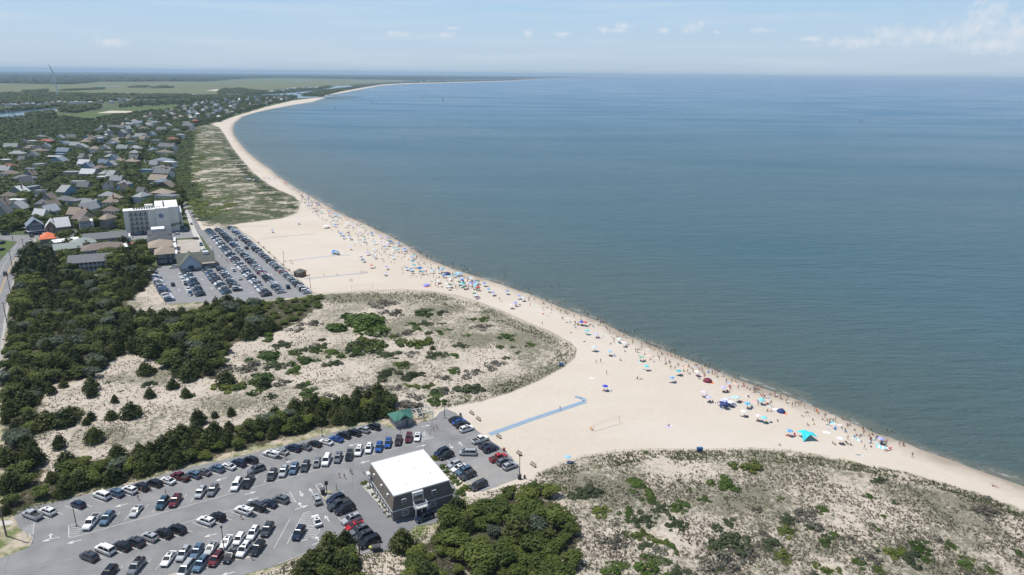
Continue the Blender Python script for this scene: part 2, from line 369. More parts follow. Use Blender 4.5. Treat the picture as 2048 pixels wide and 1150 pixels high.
sand = mix(noise(0.05, 6, 0.65), (0.515, 0.448, 0.365), (0.585, 0.515, 0.43))
sand = mix(mapr(noise(1.1, 6, 0.7), 0.5, 0.72, 0, 0.42), sand, (0.44, 0.38, 0.315))
sand = mix(mapr(noise(0.3, 7, 0.75), 0.5, 0.7, 0, 0.28), sand, (0.42, 0.36, 0.295)); sand = mix(mapr(noise(0.012, 5, 0.6, stretch=(1, 2.5, 1)), 0.42, 0.62, 0, 0.3), sand, (0.62, 0.58, 0.52))
wl = mth('ADD', shore, mapr(noise(0.06, 4), 0.3, 0.7, -3.0, 3.0))
sand = mix(mapr(wl, 2.5, 8.0, 1, 0, True), sand, (0.46, 0.40, 0.33))
sand = mix(mapr(wl, -.5, 3.2, 1, 0, True), sand, (0.33, 0.28, 0.22))
# dunes: speckled sand, grass litter
dsand = mix(noise(0.12, 6, 0.7), (0.45, 0.39, 0.32), (0.55, 0.485, 0.405))
big = noise(0.035, 4, 0.6); fine = noise(0.75, 6, 0.75); fine2 = noise(2.3, 4, 0.7)
cover = mth('ADD', mth('ADD', mapr(big, 0.36, 0.66, -0.16, 0.16), mapr(bN, 0, 1, 0.035, 0.13)), fine)
grasscol = mix(noise(0.09, 4), (0.205, 0.185, 0.135), (0.125, 0.135, 0.085))
grasscol = mix(bG, grasscol, mix(noise(0.05, 5), (0.05, 0.07, 0.03), (0.12, 0.13, 0.065)))
mid = noise(0.11, 7, 0.78, stretch=(1, .55, 1)); dcol = mix(mth('MULTIPLY', bG, mapr(mid, 0.42, 0.52)), dcol0 if False else dsand, (0.10, 0.12, 0.05)) if False else dsand
dsand = mix(mth('MULTIPLY', bG, mapr(mth('ADD', noise(0.05, 7, 0.8), mth('MULTIPLY', noise(0.014, 3, 0.6), 0.35)), 0.58, 0.68)), dsand, mix(noise(0.03, 4), (0.035, 0.052, 0.02), (0.09, 0.10, 0.048)))
dcol = mix(mapr(mth('ADD', cover, mapr(bG, 0, 1, 0, -0.10)), 0.47, 0.66, 0, 0.92), dsand, grasscol)
dcol = mix(mapr(fine2, 0.56, 0.68, 0, 0.5), dcol, (0.15, 0.125, 0.095))
col = mix(mapr(noise(0.02, 6, 0.7), 0.42, 0.6), (0.10, 0.125, 0.055), (0.06, 0.085, 0.04))      # inland turf and yards
col = mix(mapr(noise(0.035, 5, 0.7), 0.6, 0.68), col, (0.30, 0.28, 0.24))
ln0 = N(t, 'ShaderNodeVectorMath', operation='LENGTH'); l.new(P, ln0.inputs[0])
verge = mix(mapr(noise(0.25, 6, 0.7), 0.42, 0.6), (0.46, 0.39, 0.30), (0.13, 0.16, 0.055))
col = mix(mapr(ln0.outputs['Value'], 345, 358, 1, 0), col, verge)
marsh = mix(noise(0.0016, 6, 0.6, stretch=(1, 0.5, 1)), (0.12, 0.15, 0.065), (0.16, 0.16, 0.085))
marsh = mix(mapr(noise(0.004, 6, 0.7), 0.60, 0.66), marsh, (0.06, 0.10, 0.05))
far = mix(noise(0.0011, 8, 0.75), (0.02, 0.038, 0.022), (0.04, 0.06, 0.03))
far = mix(mapr(noise(0.0007, 5, 0.7), 0.6, 0.66), far, (0.13, 0.15, 0.07))
ln_ = N(t, 'ShaderNodeVectorMath', operation='LENGTH'); l.new(P, ln_.inputs[0])
col = mix(mapr(ln_.outputs['Value'], 2600, 3600), col, far)
col = mix(bM, col, marsh)
col = mix(bF, col, mix(noise(0.006, 5), (0.075, 0.115, 0.035), (0.10, 0.13, 0.045)))
edge = mth('ADD', aS, mapr(noise(0.3, 5), 0.3, 0.7, -0.25, 0.25))
col = mix(mapr(edge, 0.35, 0.65), col, sand)
ed = mth('ADD', aD, mapr(noise(0.5, 5), 0.3, 0.7, -0.35, 0.35)); col = mix(mapr(ed, 0.35, 0.65), col, dcol)
litter = mix(fine, (0.05, 0.055, 0.03), (0.10, 0.085, 0.05))
et = mth('ADD', aT, mapr(noise(0.35, 5), 0.3, 0.7, -0.5, 0.5)); col = mix(mapr(et, 0.5, 0.8), col, litter)
l.new(col, bs.inputs['Base Color'])
bp = N(t, 'ShaderNodeBump'); bp.inputs['Strength'].default_value = 0.55; bp.inputs['Distance'].default_value = 0.35
l.new(mth('MULTIPLY', mth('ADD', noise(0.9, 6, 0.7), noise(0.16, 4, 0.6)), mapr(ln_.outputs['Value'], 100, 900, 1, 0.0)), bp.inputs['Height']); l.new(bp.outputs[0], bs.inputs['Normal'])
g_ = grid('ground', rr, ang, ground_h, gm, None); kind(g_, 'structure')
# inner disc below the camera, flush with the sheet's first ring
pass
# sea
def sea_h(X, Y):
    dw = seg_dist(X, Y, SHW, False); wat = inside(X, Y, BAY)
    sd = np.where(wat, dw, -dw)
    return np.full(X.shape, WZ), dict(A=[np.clip(sd / 400.0, 0, 1), np.clip(sd / 60.0, -1, 1) * 0.5 + 0.5, np.zeros(X.shape), np.ones(X.shape)])
def keep(X, Y, q):
    dw = seg_dist(X, Y, SHW, False); wat = inside(X, Y, BAY); ok = wat | (dw < 10)
    return ok[q].any(1)
wm = bpy.data.materials.new('sea_water'); t, n, l = nodes_of(wm); bs = n['Principled BSDF']; bs.inputs['IOR'].default_value = 1.33; bs.inputs['Specular IOR Level'].default_value = 0.4
ge = N(t, 'ShaderNodeNewGeometry'); P = ge.outputs['Position']
ln_ = N(t, 'ShaderNodeVectorMath', operation='LENGTH'); l.new(P, ln_.inputs[0]); D = ln_.outputs['Value']
deep, near, _, _ = attr('A'); dn_ = mth('MULTIPLY_ADD', near, 120.0, -60.0)
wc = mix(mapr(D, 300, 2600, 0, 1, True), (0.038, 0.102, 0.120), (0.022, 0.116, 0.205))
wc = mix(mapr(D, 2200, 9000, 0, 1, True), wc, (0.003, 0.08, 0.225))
patch = noise(0.0035, 6, 0.62, stretch=(1, 2.6, 1)); wc = mix(mapr(patch, 0.35, 0.68, 0, 0.3), wc, mix(0.5, wc, (0.02, 0.07, 0.10)))
stk = noise(0.012, 6, 0.68, stretch=(0.5, 2.4, 1)); wc = mix(mapr(stk, 0.38, 0.66, 0, 0.16), wc, mix(0.5, wc, (0.02, 0.05, 0.07)))
stk2 = noise(0.11, 5, 0.7, stretch=(0.45, 2.0, 1)); wc = mix(mapr(stk2, 0.46, 0.66, 0, 0.42), wc, mix(0.5, wc, (0.07, 0.17, 0.22)))
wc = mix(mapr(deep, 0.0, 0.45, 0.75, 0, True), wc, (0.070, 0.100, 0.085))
shn = mth('ADD', dn_, mapr(noise(0.05, 4), 0.3, 0.7, -4, 4))
wc = mix(mapr(shn, 0, 10, 0.6, 0, True), wc, (0.19, 0.175, 0.13))
foam_n = noise(0.55, 5, 0.7); fm = mth('MULTIPLY', mapr(mth('ABSOLUTE', mth('SUBTRACT', shn, 1.6)), 0.2, 1.5, 1, 0), mapr(foam_n, 0.46, 0.68))
fm2 = mth('MULTIPLY', fm, mapr(noise(0.022, 3), 0.3, 0.5))
wc = mix(mth('MULTIPLY', fm2, 0.7), wc, (0.62, 0.61, 0.56))
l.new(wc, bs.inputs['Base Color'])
w1 = noise(0.13, 5, 0.65, stretch=(0.45, 1.6, 1)); w2 = noise(0.6, 5, 0.7, stretch=(0.6, 1.4, 1)); l.new(mapr(noise(0.004, 5, .6, stretch=(.5, 1.6, 1)), .35, .65, .1, .26), bs.inputs['Roughness']); w3 = noise(0.03, 4, 0.6, stretch=(0.4, 1.6, 1))
hh = mth('ADD', mth('MULTIPLY', w1, 3.0), mth('ADD', mth('MULTIPLY', w2, 0.7), mth('MULTIPLY', w3, 3.0)))
bp = N(t, 'ShaderNodeBump'); bp.inputs['Distance'].default_value = 1.0; l.new(hh, bp.inputs['Height']); l.new(mapr(D, 150, 5000, 1.0, 0.3), bp.inputs['Strength']); l.new(bp.outputs[0], bs.inputs['Normal'])
ang2 = np.arange(-45, 60.01, 0.2) * math.pi / 180
rr2 = 150 * np.exp(np.arange(0, math.log(43000 / 150.), 0.008))
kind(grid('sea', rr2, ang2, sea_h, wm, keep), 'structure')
# ------------------------------------------------------------------ paved areas
M = lambda *a, **k: mat(*a, **k)
def pavemat(name, c1, c2, sc=0.15, stain=(0.1, 0.1, 0.1), sandy=0.0):
    global t
    m = bpy.data.materials.new(name); t, n, l = nodes_of(m); b = n['Principled BSDF']; b.inputs['Roughness'].default_value = 0.88; b.inputs['Specular IOR Level'].default_value = 0.25
    ge = N(t, 'ShaderNodeNewGeometry'); P = ge.outputs['Position']
    c = mix(mapr(noise(sc, 6, 0.65, P), 0.35, 0.65), c1, c2)
    c = mix(mapr(noise(0.6, 6, 0.75, P), 0.54, 0.72, 0, 0.3), c, stain)
    if sandy: c = mix(mapr(noise(0.11, 6, 0.7, P), 0.6 - sandy * 0.1, 0.72, 0, 0.75), c, (0.42, 0.37, 0.31))
    vo = N(t, 'ShaderNodeTexVoronoi', feature='DISTANCE_TO_EDGE'); vo.inputs['Scale'].default_value = 0.07; l.new(P, vo.inputs['Vector'])
    c = mix(mapr(vo.outputs['Distance'], 0.0, 0.004, 0.5, 0), c, (0.07, 0.07, 0.07))
    l.new(c, b.inputs['Base Color']); MATS[name] = m; return m
asph = pavemat('lot_asphalt', (0.185, 0.187, 0.188), (0.26, 0.26, 0.258))
asph2 = pavemat('dark_drive_asphalt', (0.185, 0.188, 0.195), (0.21, 0.213, 0.22))
asph3 = pavemat('far_lot_asphalt', (0.22, 0.225, 0.23), (0.26, 0.262, 0.265))
rd = pavemat('road_asphalt', (0.19, 0.193, 0.195), (0.24, 0.24, 0.24))
asphS = pavemat('sanded_asphalt', (0.24, 0.242, 0.24), (0.30, 0.295, 0.28), sandy=1.0)
conc = pavemat('pale_concrete', (0.45, 0.43, 0.40), (0.52, 0.50, 0.46))
wpaint = mat('white_line_paint', (0.56, 0.56, 0.54), 0.7, var=0.45, scale=0.9)
ypaint = mat('yellow_line_paint', (0.65, 0.42, 0.08), 0.7, var=0.15)
def sheet(name, px, z, m, world=False):
    pts = [(p[0], p[1]) if world else tuple(G(*p)[:2]) for p in px]
    return kind(build(MB().poly(pts, z), name, m), 'structure')
sheet('beach_parking_lot', [(28, 1036), (36, 1021), (60, 1013), (108, 1004), (160, 992), (215, 978), (280, 963), (350, 942), (440, 921), (520, 902), (600, 883), (680, 861), (735, 848), (757, 845), (770, 852), (790, 857), (828, 849), (868, 838), (880, 824), (893, 818), (912, 826), (935, 845), (955, 862),
  (985, 884), (1012, 902), (1028, 922), (1040, 940), (1042, 955), (1000, 970), (965, 984), (950, 978), (935, 968), (890, 930), (905, 1000), (780, 1010), (700, 990), (640, 976), (650, 1000), (672, 1012), (725, 1110), (700, 1080), (640, 1093), (600, 1113), (554, 1131), (487, 1150), (380, 1220), (-80, 1300), (-160, 1180), (60, 1094), (66, 1072), (40, 1058)], 0.03, asph)
sheet('motel_drive', [(652, 990), (700, 968), (735, 950), (800, 1000), (900, 960), (918, 985), (922, 1002), (912, 1022), (868, 1048), (830, 1052), (790, 1098), (722, 1110), (688, 1062), (655, 1000)], 0.05, asph2)
sheet('sanded_lot_end', [(885, 940), (935, 968), (965, 984), (1000, 970), (1042, 955), (1040, 938), (1022, 912), (990, 905)], 0.045, asphS)
sheet('far_parking_lot', [(292, 540), (302, 533), (358, 531), (362, 545), (400, 541), (432, 531), (425, 505), (408, 478), (395, 461), (440, 457), (470, 455), (500, 477), (540, 515), (585, 556), (620, 588), (610, 593), (560, 598), (500, 603), (430, 606), (395, 604), (335, 608), (315, 585)], 0.03, asph3)
sheet('shore_road', [(366, 396), (375, 396), (384, 418), (396, 446), (404, 461), (440, 458), (470, 520), (440, 545), (425, 505), (408, 480), (392, 460), (378, 430)], 0.05, rd)
sheet('pavilion_yard', [(352, 480), (402, 478), (412, 500), (430, 531), (400, 532), (352, 516)], 0.025, pavemat('sandy_yard', (0.36, 0.33, 0.28), (0.46, 0.42, 0.36)))
sheet('motel_yard', [(256, 466), (360, 461), (392, 460), (400, 473), (372, 476), (300, 480), (262, 480)], 0.04, asph3)
sheet('cross_street', [(-200, 476), (0, 470), (52, 470), (110, 462), (170, 460), (250, 464), (256, 474), (170, 476), (60, 478), (38, 484), (0, 479), (-200, 486)], 0.06, rd)
sheet('coast_road', [(40, 478), (66, 478), (58, 492), (45, 510), (34, 530), (25, 560), (14, 600), (6, 650), (-10, 740), (-60, 900), (-190, 900), (-90, 660), (-30, 560), (2, 520), (24, 495)], 0.07, rd)
sheet('road_shoulder', [(66, 478), (74, 480), (60, 505), (44, 522), (36, 545), (26, 580), (19, 610), (14, 640), (18, 650), (10, 665), (6, 700), (2, 760), (-30, 860), (-60, 900), (-10, 740), (6, 650), (14, 600), (25, 560), (34, 530), (45, 510), (58, 492)], 0.04, pavemat('shoulder_gravel', (0.30, 0.29, 0.27), (0.38, 0.36, 0.33)))
sheet('gravel_path', [(-40, 1040), (0, 1042), (22, 1041), (30, 1046), (10, 1052), (-40, 1054)], 0.035, conc)
sheet('town_street', [(52, 466), (44, 448), (74, 376), (100, 366), (126, 356), (140, 340), (158, 328), (166, 318), (214, 290), (232, 276), (262, 262), (270, 264), (240, 280), (222, 294), (176, 320), (160, 334), (145, 346), (128, 364), (104, 374), (84, 384), (60, 450), (66, 468)], 0.05, rd)
sheet('inner_street', [(262, 440), (264, 410), (270, 380), (276, 352), (286, 330), (291, 308), (296, 290), (302, 290), (298, 312), (294, 332), (284, 354), (278, 382), (275, 410), (272, 440)], 0.05, rd)
# bay of the canal, harbour and inlet (calm water lying in the low ground)
hw = bpy.data.materials.new('harbour_water'); t, n, l = nodes_of(hw); b = n['Principled BSDF']; b.inputs['Base Color'].default_value = (0.07, 0.13, 0.17, 1); b.inputs['Roughness'].default_value = 0.12; b.inputs['IOR'].default_value = 1.33
ge = N(t, 'ShaderNodeNewGeometry'); bp = N(t, 'ShaderNodeBump'); bp.inputs['Strength'].default_value = 0.15; l.new(noise(0.1, 4, 0.6, ge.outputs['Position']), bp.inputs['Height']); l.new(bp.outputs[0], b.inputs['Normal'])
sheet('canal', [(-60, 226), (0, 223), (60, 219), (100, 216.5), (128, 215), (122, 219), (90, 226), (50, 231), (0, 237), (-60, 243)], 0.35, hw)
sheet('harbour', [(494, 191), (520, 188.5), (560, 187), (600, 183.5), (640, 179), (662, 175.6), (672, 171.8), (700, 170.8), (706, 173), (672, 176.5), (650, 181), (620, 184.5), (602, 190.6), (606, 193.5), (640, 193.0), (664, 192.0), (666, 194.4), (645, 195.0), (600, 196.5), (575, 194.5), (545, 196.5), (505, 196)], 0.6, hw)
for i, c in enumerate([[(190, 173.4), (242, 173.1), (244, 173.9), (192, 174.2)], [(330, 189.5), (480, 188.2), (482, 189.6), (330, 190.8)], [(40, 187), (100, 186.6), (150, 188), (146, 189), (60, 188.6)], [(450, 164.4), (470, 164.2), (470, 164.9), (450, 165.1)], [(580, 163.2), (618, 162.8), (618, 163.6), (582, 164.0)], [(700, 163.0), (830, 161.4), (830, 162.2), (700, 163.8)], [(850, 160.4), (1000, 158.9), (1000, 159.5), (850, 161.1)]]):
    sheet('marsh_creek', c, 0.8, hw)
# tracks of bare sand through the dunes
sheet('sand_track', [(626, 592), (640, 588), (655, 600), (640, 606)], 0.02, conc) if False else None
# ------------------------------------------------------------------ painted markings
mk = MB()
def stroke(p, q, w=0.14, z=0.062, mb=None):
    p = Vector((p[0], p[1], 0)); q = Vector((q[0], q[1], 0)); d = (q - p).normalized() * w / 2; a = Vector((-d.y, d.x, 0))
    (mb or mk).add([(p + a)[:2] + (z,), (p - a)[:2] + (z,), (q - a)[:2] + (z,), (q + a)[:2] + (z,)], [(0, 1, 2, 3)])
def pl(pts, w=0.14, z=0.062):
    g = [G(*p) for p in pts]
    for a, b in zip(g, g[1:]): stroke(a, b, w, z)
pl([(141, 1076.5), (380, 1010.5), (640, 938), (867, 876)], 0.16)
pl([(60, 1094), (200, 1067)], 0.0001)
pl([(312, 1064), (372, 1045), (400, 1037), (467, 1019)], 0.14)
pl([(137, 1051), (138, 1077)], 0.14); pl([(137, 1051.5), (168, 1043)], 0.14)
pl([(69, 1044.5), (66, 1069)], 0.16)
pl([(836, 902 - 20), (850, 861), (868, 876)], 0.12)
def hatch(poly, n, ang_pts, w=0.14):
    "parallel strokes inside a marked triangle: interpolate between two edges"
    (a, b), (c, d) = poly
    A, B, Cc, D_ = G(*a), G(*b), G(*c), G(*d)
    for i in range(n + 1):
        f = i / n; stroke(A.lerp(B, f), Cc.lerp(D_, f), w)
hatch((((138, 1053), (139, 1074)), ((166, 1050), (158, 1070))), 5, 0)
hatch((((69, 1047), (67, 1066)), ((46, 1057), (44, 1080))), 6, 0)
hatch((((850, 861.5), (867, 875)), ((842, 882), (852, 880))), 5, 0)
pl([(846, 884), (850, 861.5), (868, 875.5)], 0.14)
hatch((((580, 984.5), (592, 1005)), ((566, 987), (577, 1001))), 5, 0); pl([(566, 987.5), (580, 984), (593, 1006)], 0.14)
hatch((((608, 1028), (599, 1046)), ((623, 1026), (628, 1052))), 6, 0); hatch((((616, 1051), (603, 1081)), ((640, 1057), (630, 1076))), 6, 0)
pl([(574, 1088), (608, 1026), (620, 1023)], 0.14); pl([(617, 1050), (602, 1083), (626, 1076), (638, 1065), (640, 1055)], 0.14)
pl([(631, 970), (641, 967), (656, 989)], 0.14); pl([(631, 970), (648, 998)], 0.14); hatch((((633, 971), (646, 993)), ((641, 968), (654, 988))), 3, 0)
pl([(652, 994), (688, 982)], 0.12); pl([(719, 1098), (762, 1085)], 0.14)
pl([(580, 1038), (548, 1097)], 0.13)
pl([(1000, 972), (985, 976)], 0.1)
def arrow(px, py, hx, hy, L=3.0, bend=0):
    c = G(px, py); h = (G(px + hx, py + hy) - c).normalized(); s_ = Vector((-h.y, h.x, 0))
    stroke(c - h * L / 2, c + h * L * 0.1, 0.28); t_ = c + h * L / 2; b = c + h * L * 0.02
    mk.add([(*(t_)[:2], .062), (*(b + s_ * 0.6)[:2], .062), (*(b - s_ * 0.6)[:2], .062)], [(0, 1, 2)])
    if bend:
        e = c + s_ * bend * L * 0.45; stroke(c, e, 0.28); mk.add([(*(e + s_ * bend * 0.9)[:2], .0625), (*(e + h * 0.6)[:2], .0625), (*(e - h * 0.6)[:2], .0625)], [(0, 1, 2)])
for a in [(242, 1011, -30, 8), (148, 1084, -30, 8), (442, 959, -30, 8), (501, 986.5, 30, -8), (505, 999, -30, 8), (421, 1071, -30, 8), (581, 923, -30, 8), (706, 890, -30, 8), (730, 924, -30, 8), (843, 892, 30, -8),
          (602.5, 988, 12, 20), (622.5, 982, -12, -18), (654, 1037, -14, -18), (902, 893, 14, 16), (921, 888, -14, -14), (852, 852, 30, -6)]: arrow(*a)
arrow(101, 1079, -30, 8, 3.6, -1); arrow(604, 1015, 30, -10, 3.6, 1); arrow(640, 1084, 30, -12, 3.6, 1); arrow(455, 1148, -30, 8)
FAR_ROWS = []
# ------------------------------------------------------------------ parked cars
def carproto(typ):
    "body lofted from a side outline, glazed cabin, wheels and lamps; x forward"
    S = dict(sedan=(4.7, 0.90, [(-2.35, .62), (-2.28, .92), (-1.6, .98), (-1.2, 1.0), (0.9, .98), (1.3, .92), (2.1, .78), (2.35, .58)], (-1.85, -0.95, 0.25, 1.15, 1.42), 0.33),
             suv=(4.75, 0.95, [(-2.37, .72), (-2.32, 1.05), (-1.5, 1.08), (0, 1.08), (1.0, 1.06), (1.35, 1.02), (2.15, .92), (2.37, .66)], (-2.22, -1.85, 0.45, 1.22, 1.72), 0.37),
             large=(5.2, 1.0, [(-2.6, .75), (-2.55, 1.12), (-1.5, 1.15), (0, 1.15), (1.1, 1.14), (1.5, 1.1), (2.4, 1.0), (2.6, .7)], (-2.45, -2.2, 0.6, 1.38, 1.88), 0.4),
             van=(5.1, 0.99, [(-2.55, .72), (-2.5, 1.02), (-1.5, 1.05), (0, 1.04), (1.2, 1.02), (1.7, .96), (2.35, .82), (2.55, .6)], (-2.42, -2.15, 0.75, 1.9, 1.76), 0.36),
             jeep=(4.3, 0.93, [(-2.1, .8), (-2.08, 1.1), (-1.2, 1.12), (0, 1.12), (0.6, 1.12), (0.8, 1.1), (1.95, 1.05), (2.1, .75)], (-2.02, -1.95, 0.35, 0.62, 1.85), 0.42),
             hatch=(4.2, 0.88, [(-2.1, .65), (-2.05, .95), (-1.3, .98), (0, .98), (0.9, .96), (1.2, .92), (1.9, .8), (2.1, .58)], (-1.98, -1.55, 0.3, 1.12, 1.5), 0.33),
             pickup=(5.7, 1.0, [(-2.85, .78), (-2.82, 1.12), (-1.6, 1.14), (-0.6, 1.14), (1.2, 1.14), (1.5, 1.12), (2.65, 1.02), (2.85, .72)], (-0.75, -0.55, 0.75, 1.4, 1.88), 0.42))[typ]
    L, w, prof, (gb0, gt0, gt1, gb1, zt), wr = S
    b = MB(); rings = []
    for i, (x, z) in enumerate(prof):
        e = 0.86 if i in (0, len(prof) - 1) else (0.95 if i in (1, len(prof) - 2) else 1.0); W_ = w * e
        rings.append([(x, -W_ * .93, .3), (x, -W_, .5), (x, -W_, z - .16), (x, -W_ * .9, z), (x, W_ * .9, z), (x, W_, z - .16), (x, W_, .5), (x, W_ * .93, .3)])
    b.loft(rings)
    zb = prof[3][1] - 0.02
    wt, wb = w * .74, w * .88
    b.loft([[(gt0 - .05, -wt * 1.0, zt - .05), (gt0 - .05, wt, zt - .05), (gt1 + .05, wt, zt - .05), (gt1 + .05, -wt, zt - .05)], [(gt0 + .1, -wt * .9, zt + .03), (gt0 + .1, wt * .9, zt + .03), (gt1 - .12, wt * .9, zt + .03), (gt1 - .12, -wt * .9, zt + .03)]])
    for s_ in (-1, 1):
        for xb, xt in ((gb0, gt0), (gb1, gt1), ((gb0 + gb1) / 2 - .1, (gt0 + gt1) / 2)):
            b.tube((xb, s_ * wb * 1.0, zb), (xt, s_ * wt * 1.01, zt - .03), 0.055, n=4)
        b.box(gb1 - .35, gb1 - .15, s_ * w - .02 if s_ < 0 else w - .02, s_ * w - .2 if s_ < 0 else w + .16, zb - .02, zb + .14) if False else None
        y0, y1 = sorted((s_ * (w * .95), s_ * (w + .17))); b.box(gb1 - .5, gb1 - .36, y0, y1, zb + .0, zb + .15)
    mats = [paints['white'], dark]
    if typ == 'pickup':   # open load bed lined dark
        b.box(-2.72, -.85, -w * .82, w * .82, 1.141, 1.146, 1)
        b.box(-2.85, -2.74, -w * .9, w * .9, 1.1, 1.24); b.box(-2.74, -.8, -w * .93, -w * .83, 1.1, 1.24); b.box(-2.74, -.8, w * .83, w * .93, 1.1, 1.24)
    if typ in ('suv', 'large', 'van'):
        for s_ in (-1, 1): b.box(gt0 + .25, gt1 - .3, s_ * wt * .86 - .025, s_ * wt * .86 + .025, zt + .03, zt + .09, 1)
    if typ == 'jeep': b.tube((-2.12, 0, .98), (-2.3, 0, .98), .38, n=10, mi=1)
    for x in (prof[0][0] - .03, prof[-1][0] - .04): b.box(x, x + .07, -w * .74, w * .74, .34, .52, 1)
    body = b.mesh(typ + '_body', mats)
    g = MB(); e = .012
    g.loft([[(gb0 + .03, -wb, zb), (gb0 + .03, wb, zb), (gb1 - .03, wb, zb), (gb1 - .03, -wb, zb)], [(gt0 + .02, -wt * .98, zt - .04), (gt0 + .02, wt * .98, zt - .04), (gt1 - .02, wt * .98, zt - .04), (gt1 - .02, -wt * .98, zt - .04)]])
    if typ in ('sedan', 'suv'): g.box(gt1 - 1.0, gt1 - .35, -wt * .5, wt * .5, zt + .031, zt + .036)
    glass = g.mesh(typ + '_glass', [glassm])
    wh = MB(); wh.tube((0, -.11, 0), (0, .11, 0), wr, n=14); wh.tube((0, -.125, 0), (0, .125, 0), wr * .6, n=8, mi=1)
    wheel = wh.mesh(typ + '_wheel', [tyre, rim])
    hl = MB().box(-.1, .03, -.2, .2, -.07, .07).mesh(typ + '_headlight', [lampm]); tl = MB().box(-.03, .08, -.09, .09, -.16, .14).mesh(typ + '_taillight', [tailm])
    ax = L / 2 - .9
    kids = [('windows', glass, (0, 0, 0))] + [('wheel', wheel, (sx * ax - .03, sy * (w - .12), wr)) for sx in (-1, 1) for sy in (-1, 1)]
    kids += [('headlight', hl, (L / 2 - .07, sy * w * .68, prof[-1][1] + .02)) for sy in (-1, 1)] + [('taillight', tl, (-L / 2 + .0, sy * w * .78, prof[0][1] + .12)) for sy in (-1, 1)]
    return body, kids, L
dark = mat('dark_plastic', (0.02, 0.02, 0.022), 0.6, var=0.05); tyre = mat('tyre_rubber', (0.016, 0.016, 0.017), 0.85); rim = mat('alloy_rim', (0.42, 0.43, 0.45), 0.35, 0.6)
glassm = mat('car_glass', (0.014, 0.02, 0.025), 0.06, 0.0, var=0.02, spec=0.8); lampm = mat('headlight_lens', (0.7, 0.72, 0.75), 0.15, 0.1); tailm = mat('taillight_lens', (0.35, 0.01, 0.012), 0.25)
PC = dict(white=(.78, .78, .77), silver=(.46, .475, .48), grey=(.17, .18, .19), charcoal=(.055, .06, .066), black=(.012, .013, .015), navy=(.014, .026, .06), blue=(.02, .10, .36), steel=(.10, .17, .25), teal=(.02, .07, .11), red=(.45, .015, .02), maroon=(.13, .012, .018), brown=(.06, .035, .035), tan=(.38, .33, .26))
paints = {k: mat('paint_' + k, v, 0.28, 0.0 if k in ('white',) else 0.25, var=0.03, coat=0.6) for k, v in PC.items()}
CNAME = dict(navy='dark navy', steel='steel blue', teal='dark teal', maroon='dark red', charcoal='dark grey', blue='bright blue', red='bright red')
TN = dict(sedan='sedan', suv='SUV', large='large SUV', van='minivan', jeep='boxy off-roader', hatch='hatchback', pickup='pickup truck')
TC = dict(sedan='car', suv='suv', large='suv', van='minivan', jeep='jeep', hatch='car', pickup='pickup truck')
PROTO = {k: carproto(k) for k in TN}
CARS = []
TGM = MB().loft([[(0, -.72, 0), (0, .72, 0), (0, .72, .06), (0, -.72, .06)], [(-.95, -.66, .28), (-.95, .66, .28), (-.95, .66, .33), (-.95, -.66, .33)]]).mesh('tailgate', [paints['white']])
CARGO = MB().loft([[(-.7, -.5, 0), (.6, -.5, 0), (.6, .5, 0), (-.7, .5, 0)], [(-.5, -.35, .42), (.4, -.4, .36), (.35, .36, .4), (-.55, .3, .34)]]).tube((.1, -.3, .45), (-.5, .3, .5), .16, n=7).mesh('roof_cargo', [dark])
def car(px, py, hx, hy, colr, typ, where, group, key=None, side='from the left', parts=True, extra='', heading=None, zoff=0.04):
    body, kids, L = PROTO[typ]
    c = G(px, py, 0.75)       # photo centre of the car is about mid-height
    h = (G(px + hx, py + hy) - G(px, py)) if heading is None else heading
    rz = math.atan2(h.y, h.x) + R.uniform(-.015, .015)
    o = link('parked_car', body, None, (c.x, c.y, zoff), rz, R.uniform(.97, 1.03)); setslot(o, {0: paints[colr]})
    if parts:
        for nm, me, loc in kids: link(nm, me, o, loc)
    else: link('windows', kids[0][1], o); [link('wheel', m_, o, lc) for nm, m_, lc in kids[1:5]] if parts is None else None
    if 'tailgate' in extra: tg_ = link('tailgate', TGM, o, (-L / 2 + .25, 0, 1.62)); setslot(tg_, {0: paints[colr]})
    if 'roof load' in extra: link('roof_cargo', CARGO, o, (-.9, 0, 1.9))
    reg(o, '%s %s%s %s' % (CNAME.get(colr, colr), TN[typ], extra, where), 'parked car', group, key if key is not None else px, side)
    CARS.append(o); return o
def row(items, hx, hy, where, group, lines=True, **k):
    prev = None
    i0 = items[1]; h0 = G(i0[0] + hx, i0[1] + hy) - G(i0[0], i0[1])
    for it in items:
        px, py, colr, typ = it[:4]; o = car(px, py, hx, hy, colr, typ, where, group, extra=it[4] if len(it) > 4 else '', heading=h0, **k)
        c = Vector(o.location); h = Vector((math.cos(o.rotation_euler.z), math.sin(o.rotation_euler.z), 0))
        if lines and prev is not None:
            pc, ph = prev; gap = (c - pc).length; s_ = max(1, round(gap / 3.15))
            for i in range(s_):
                m_ = pc.lerp(c, (i + .5) / s_); stroke(m_ - h * 2.75, m_ + h * 2.3, 0.13)
        prev = (c, h)
gA = 'cars parked along the shrub bank'
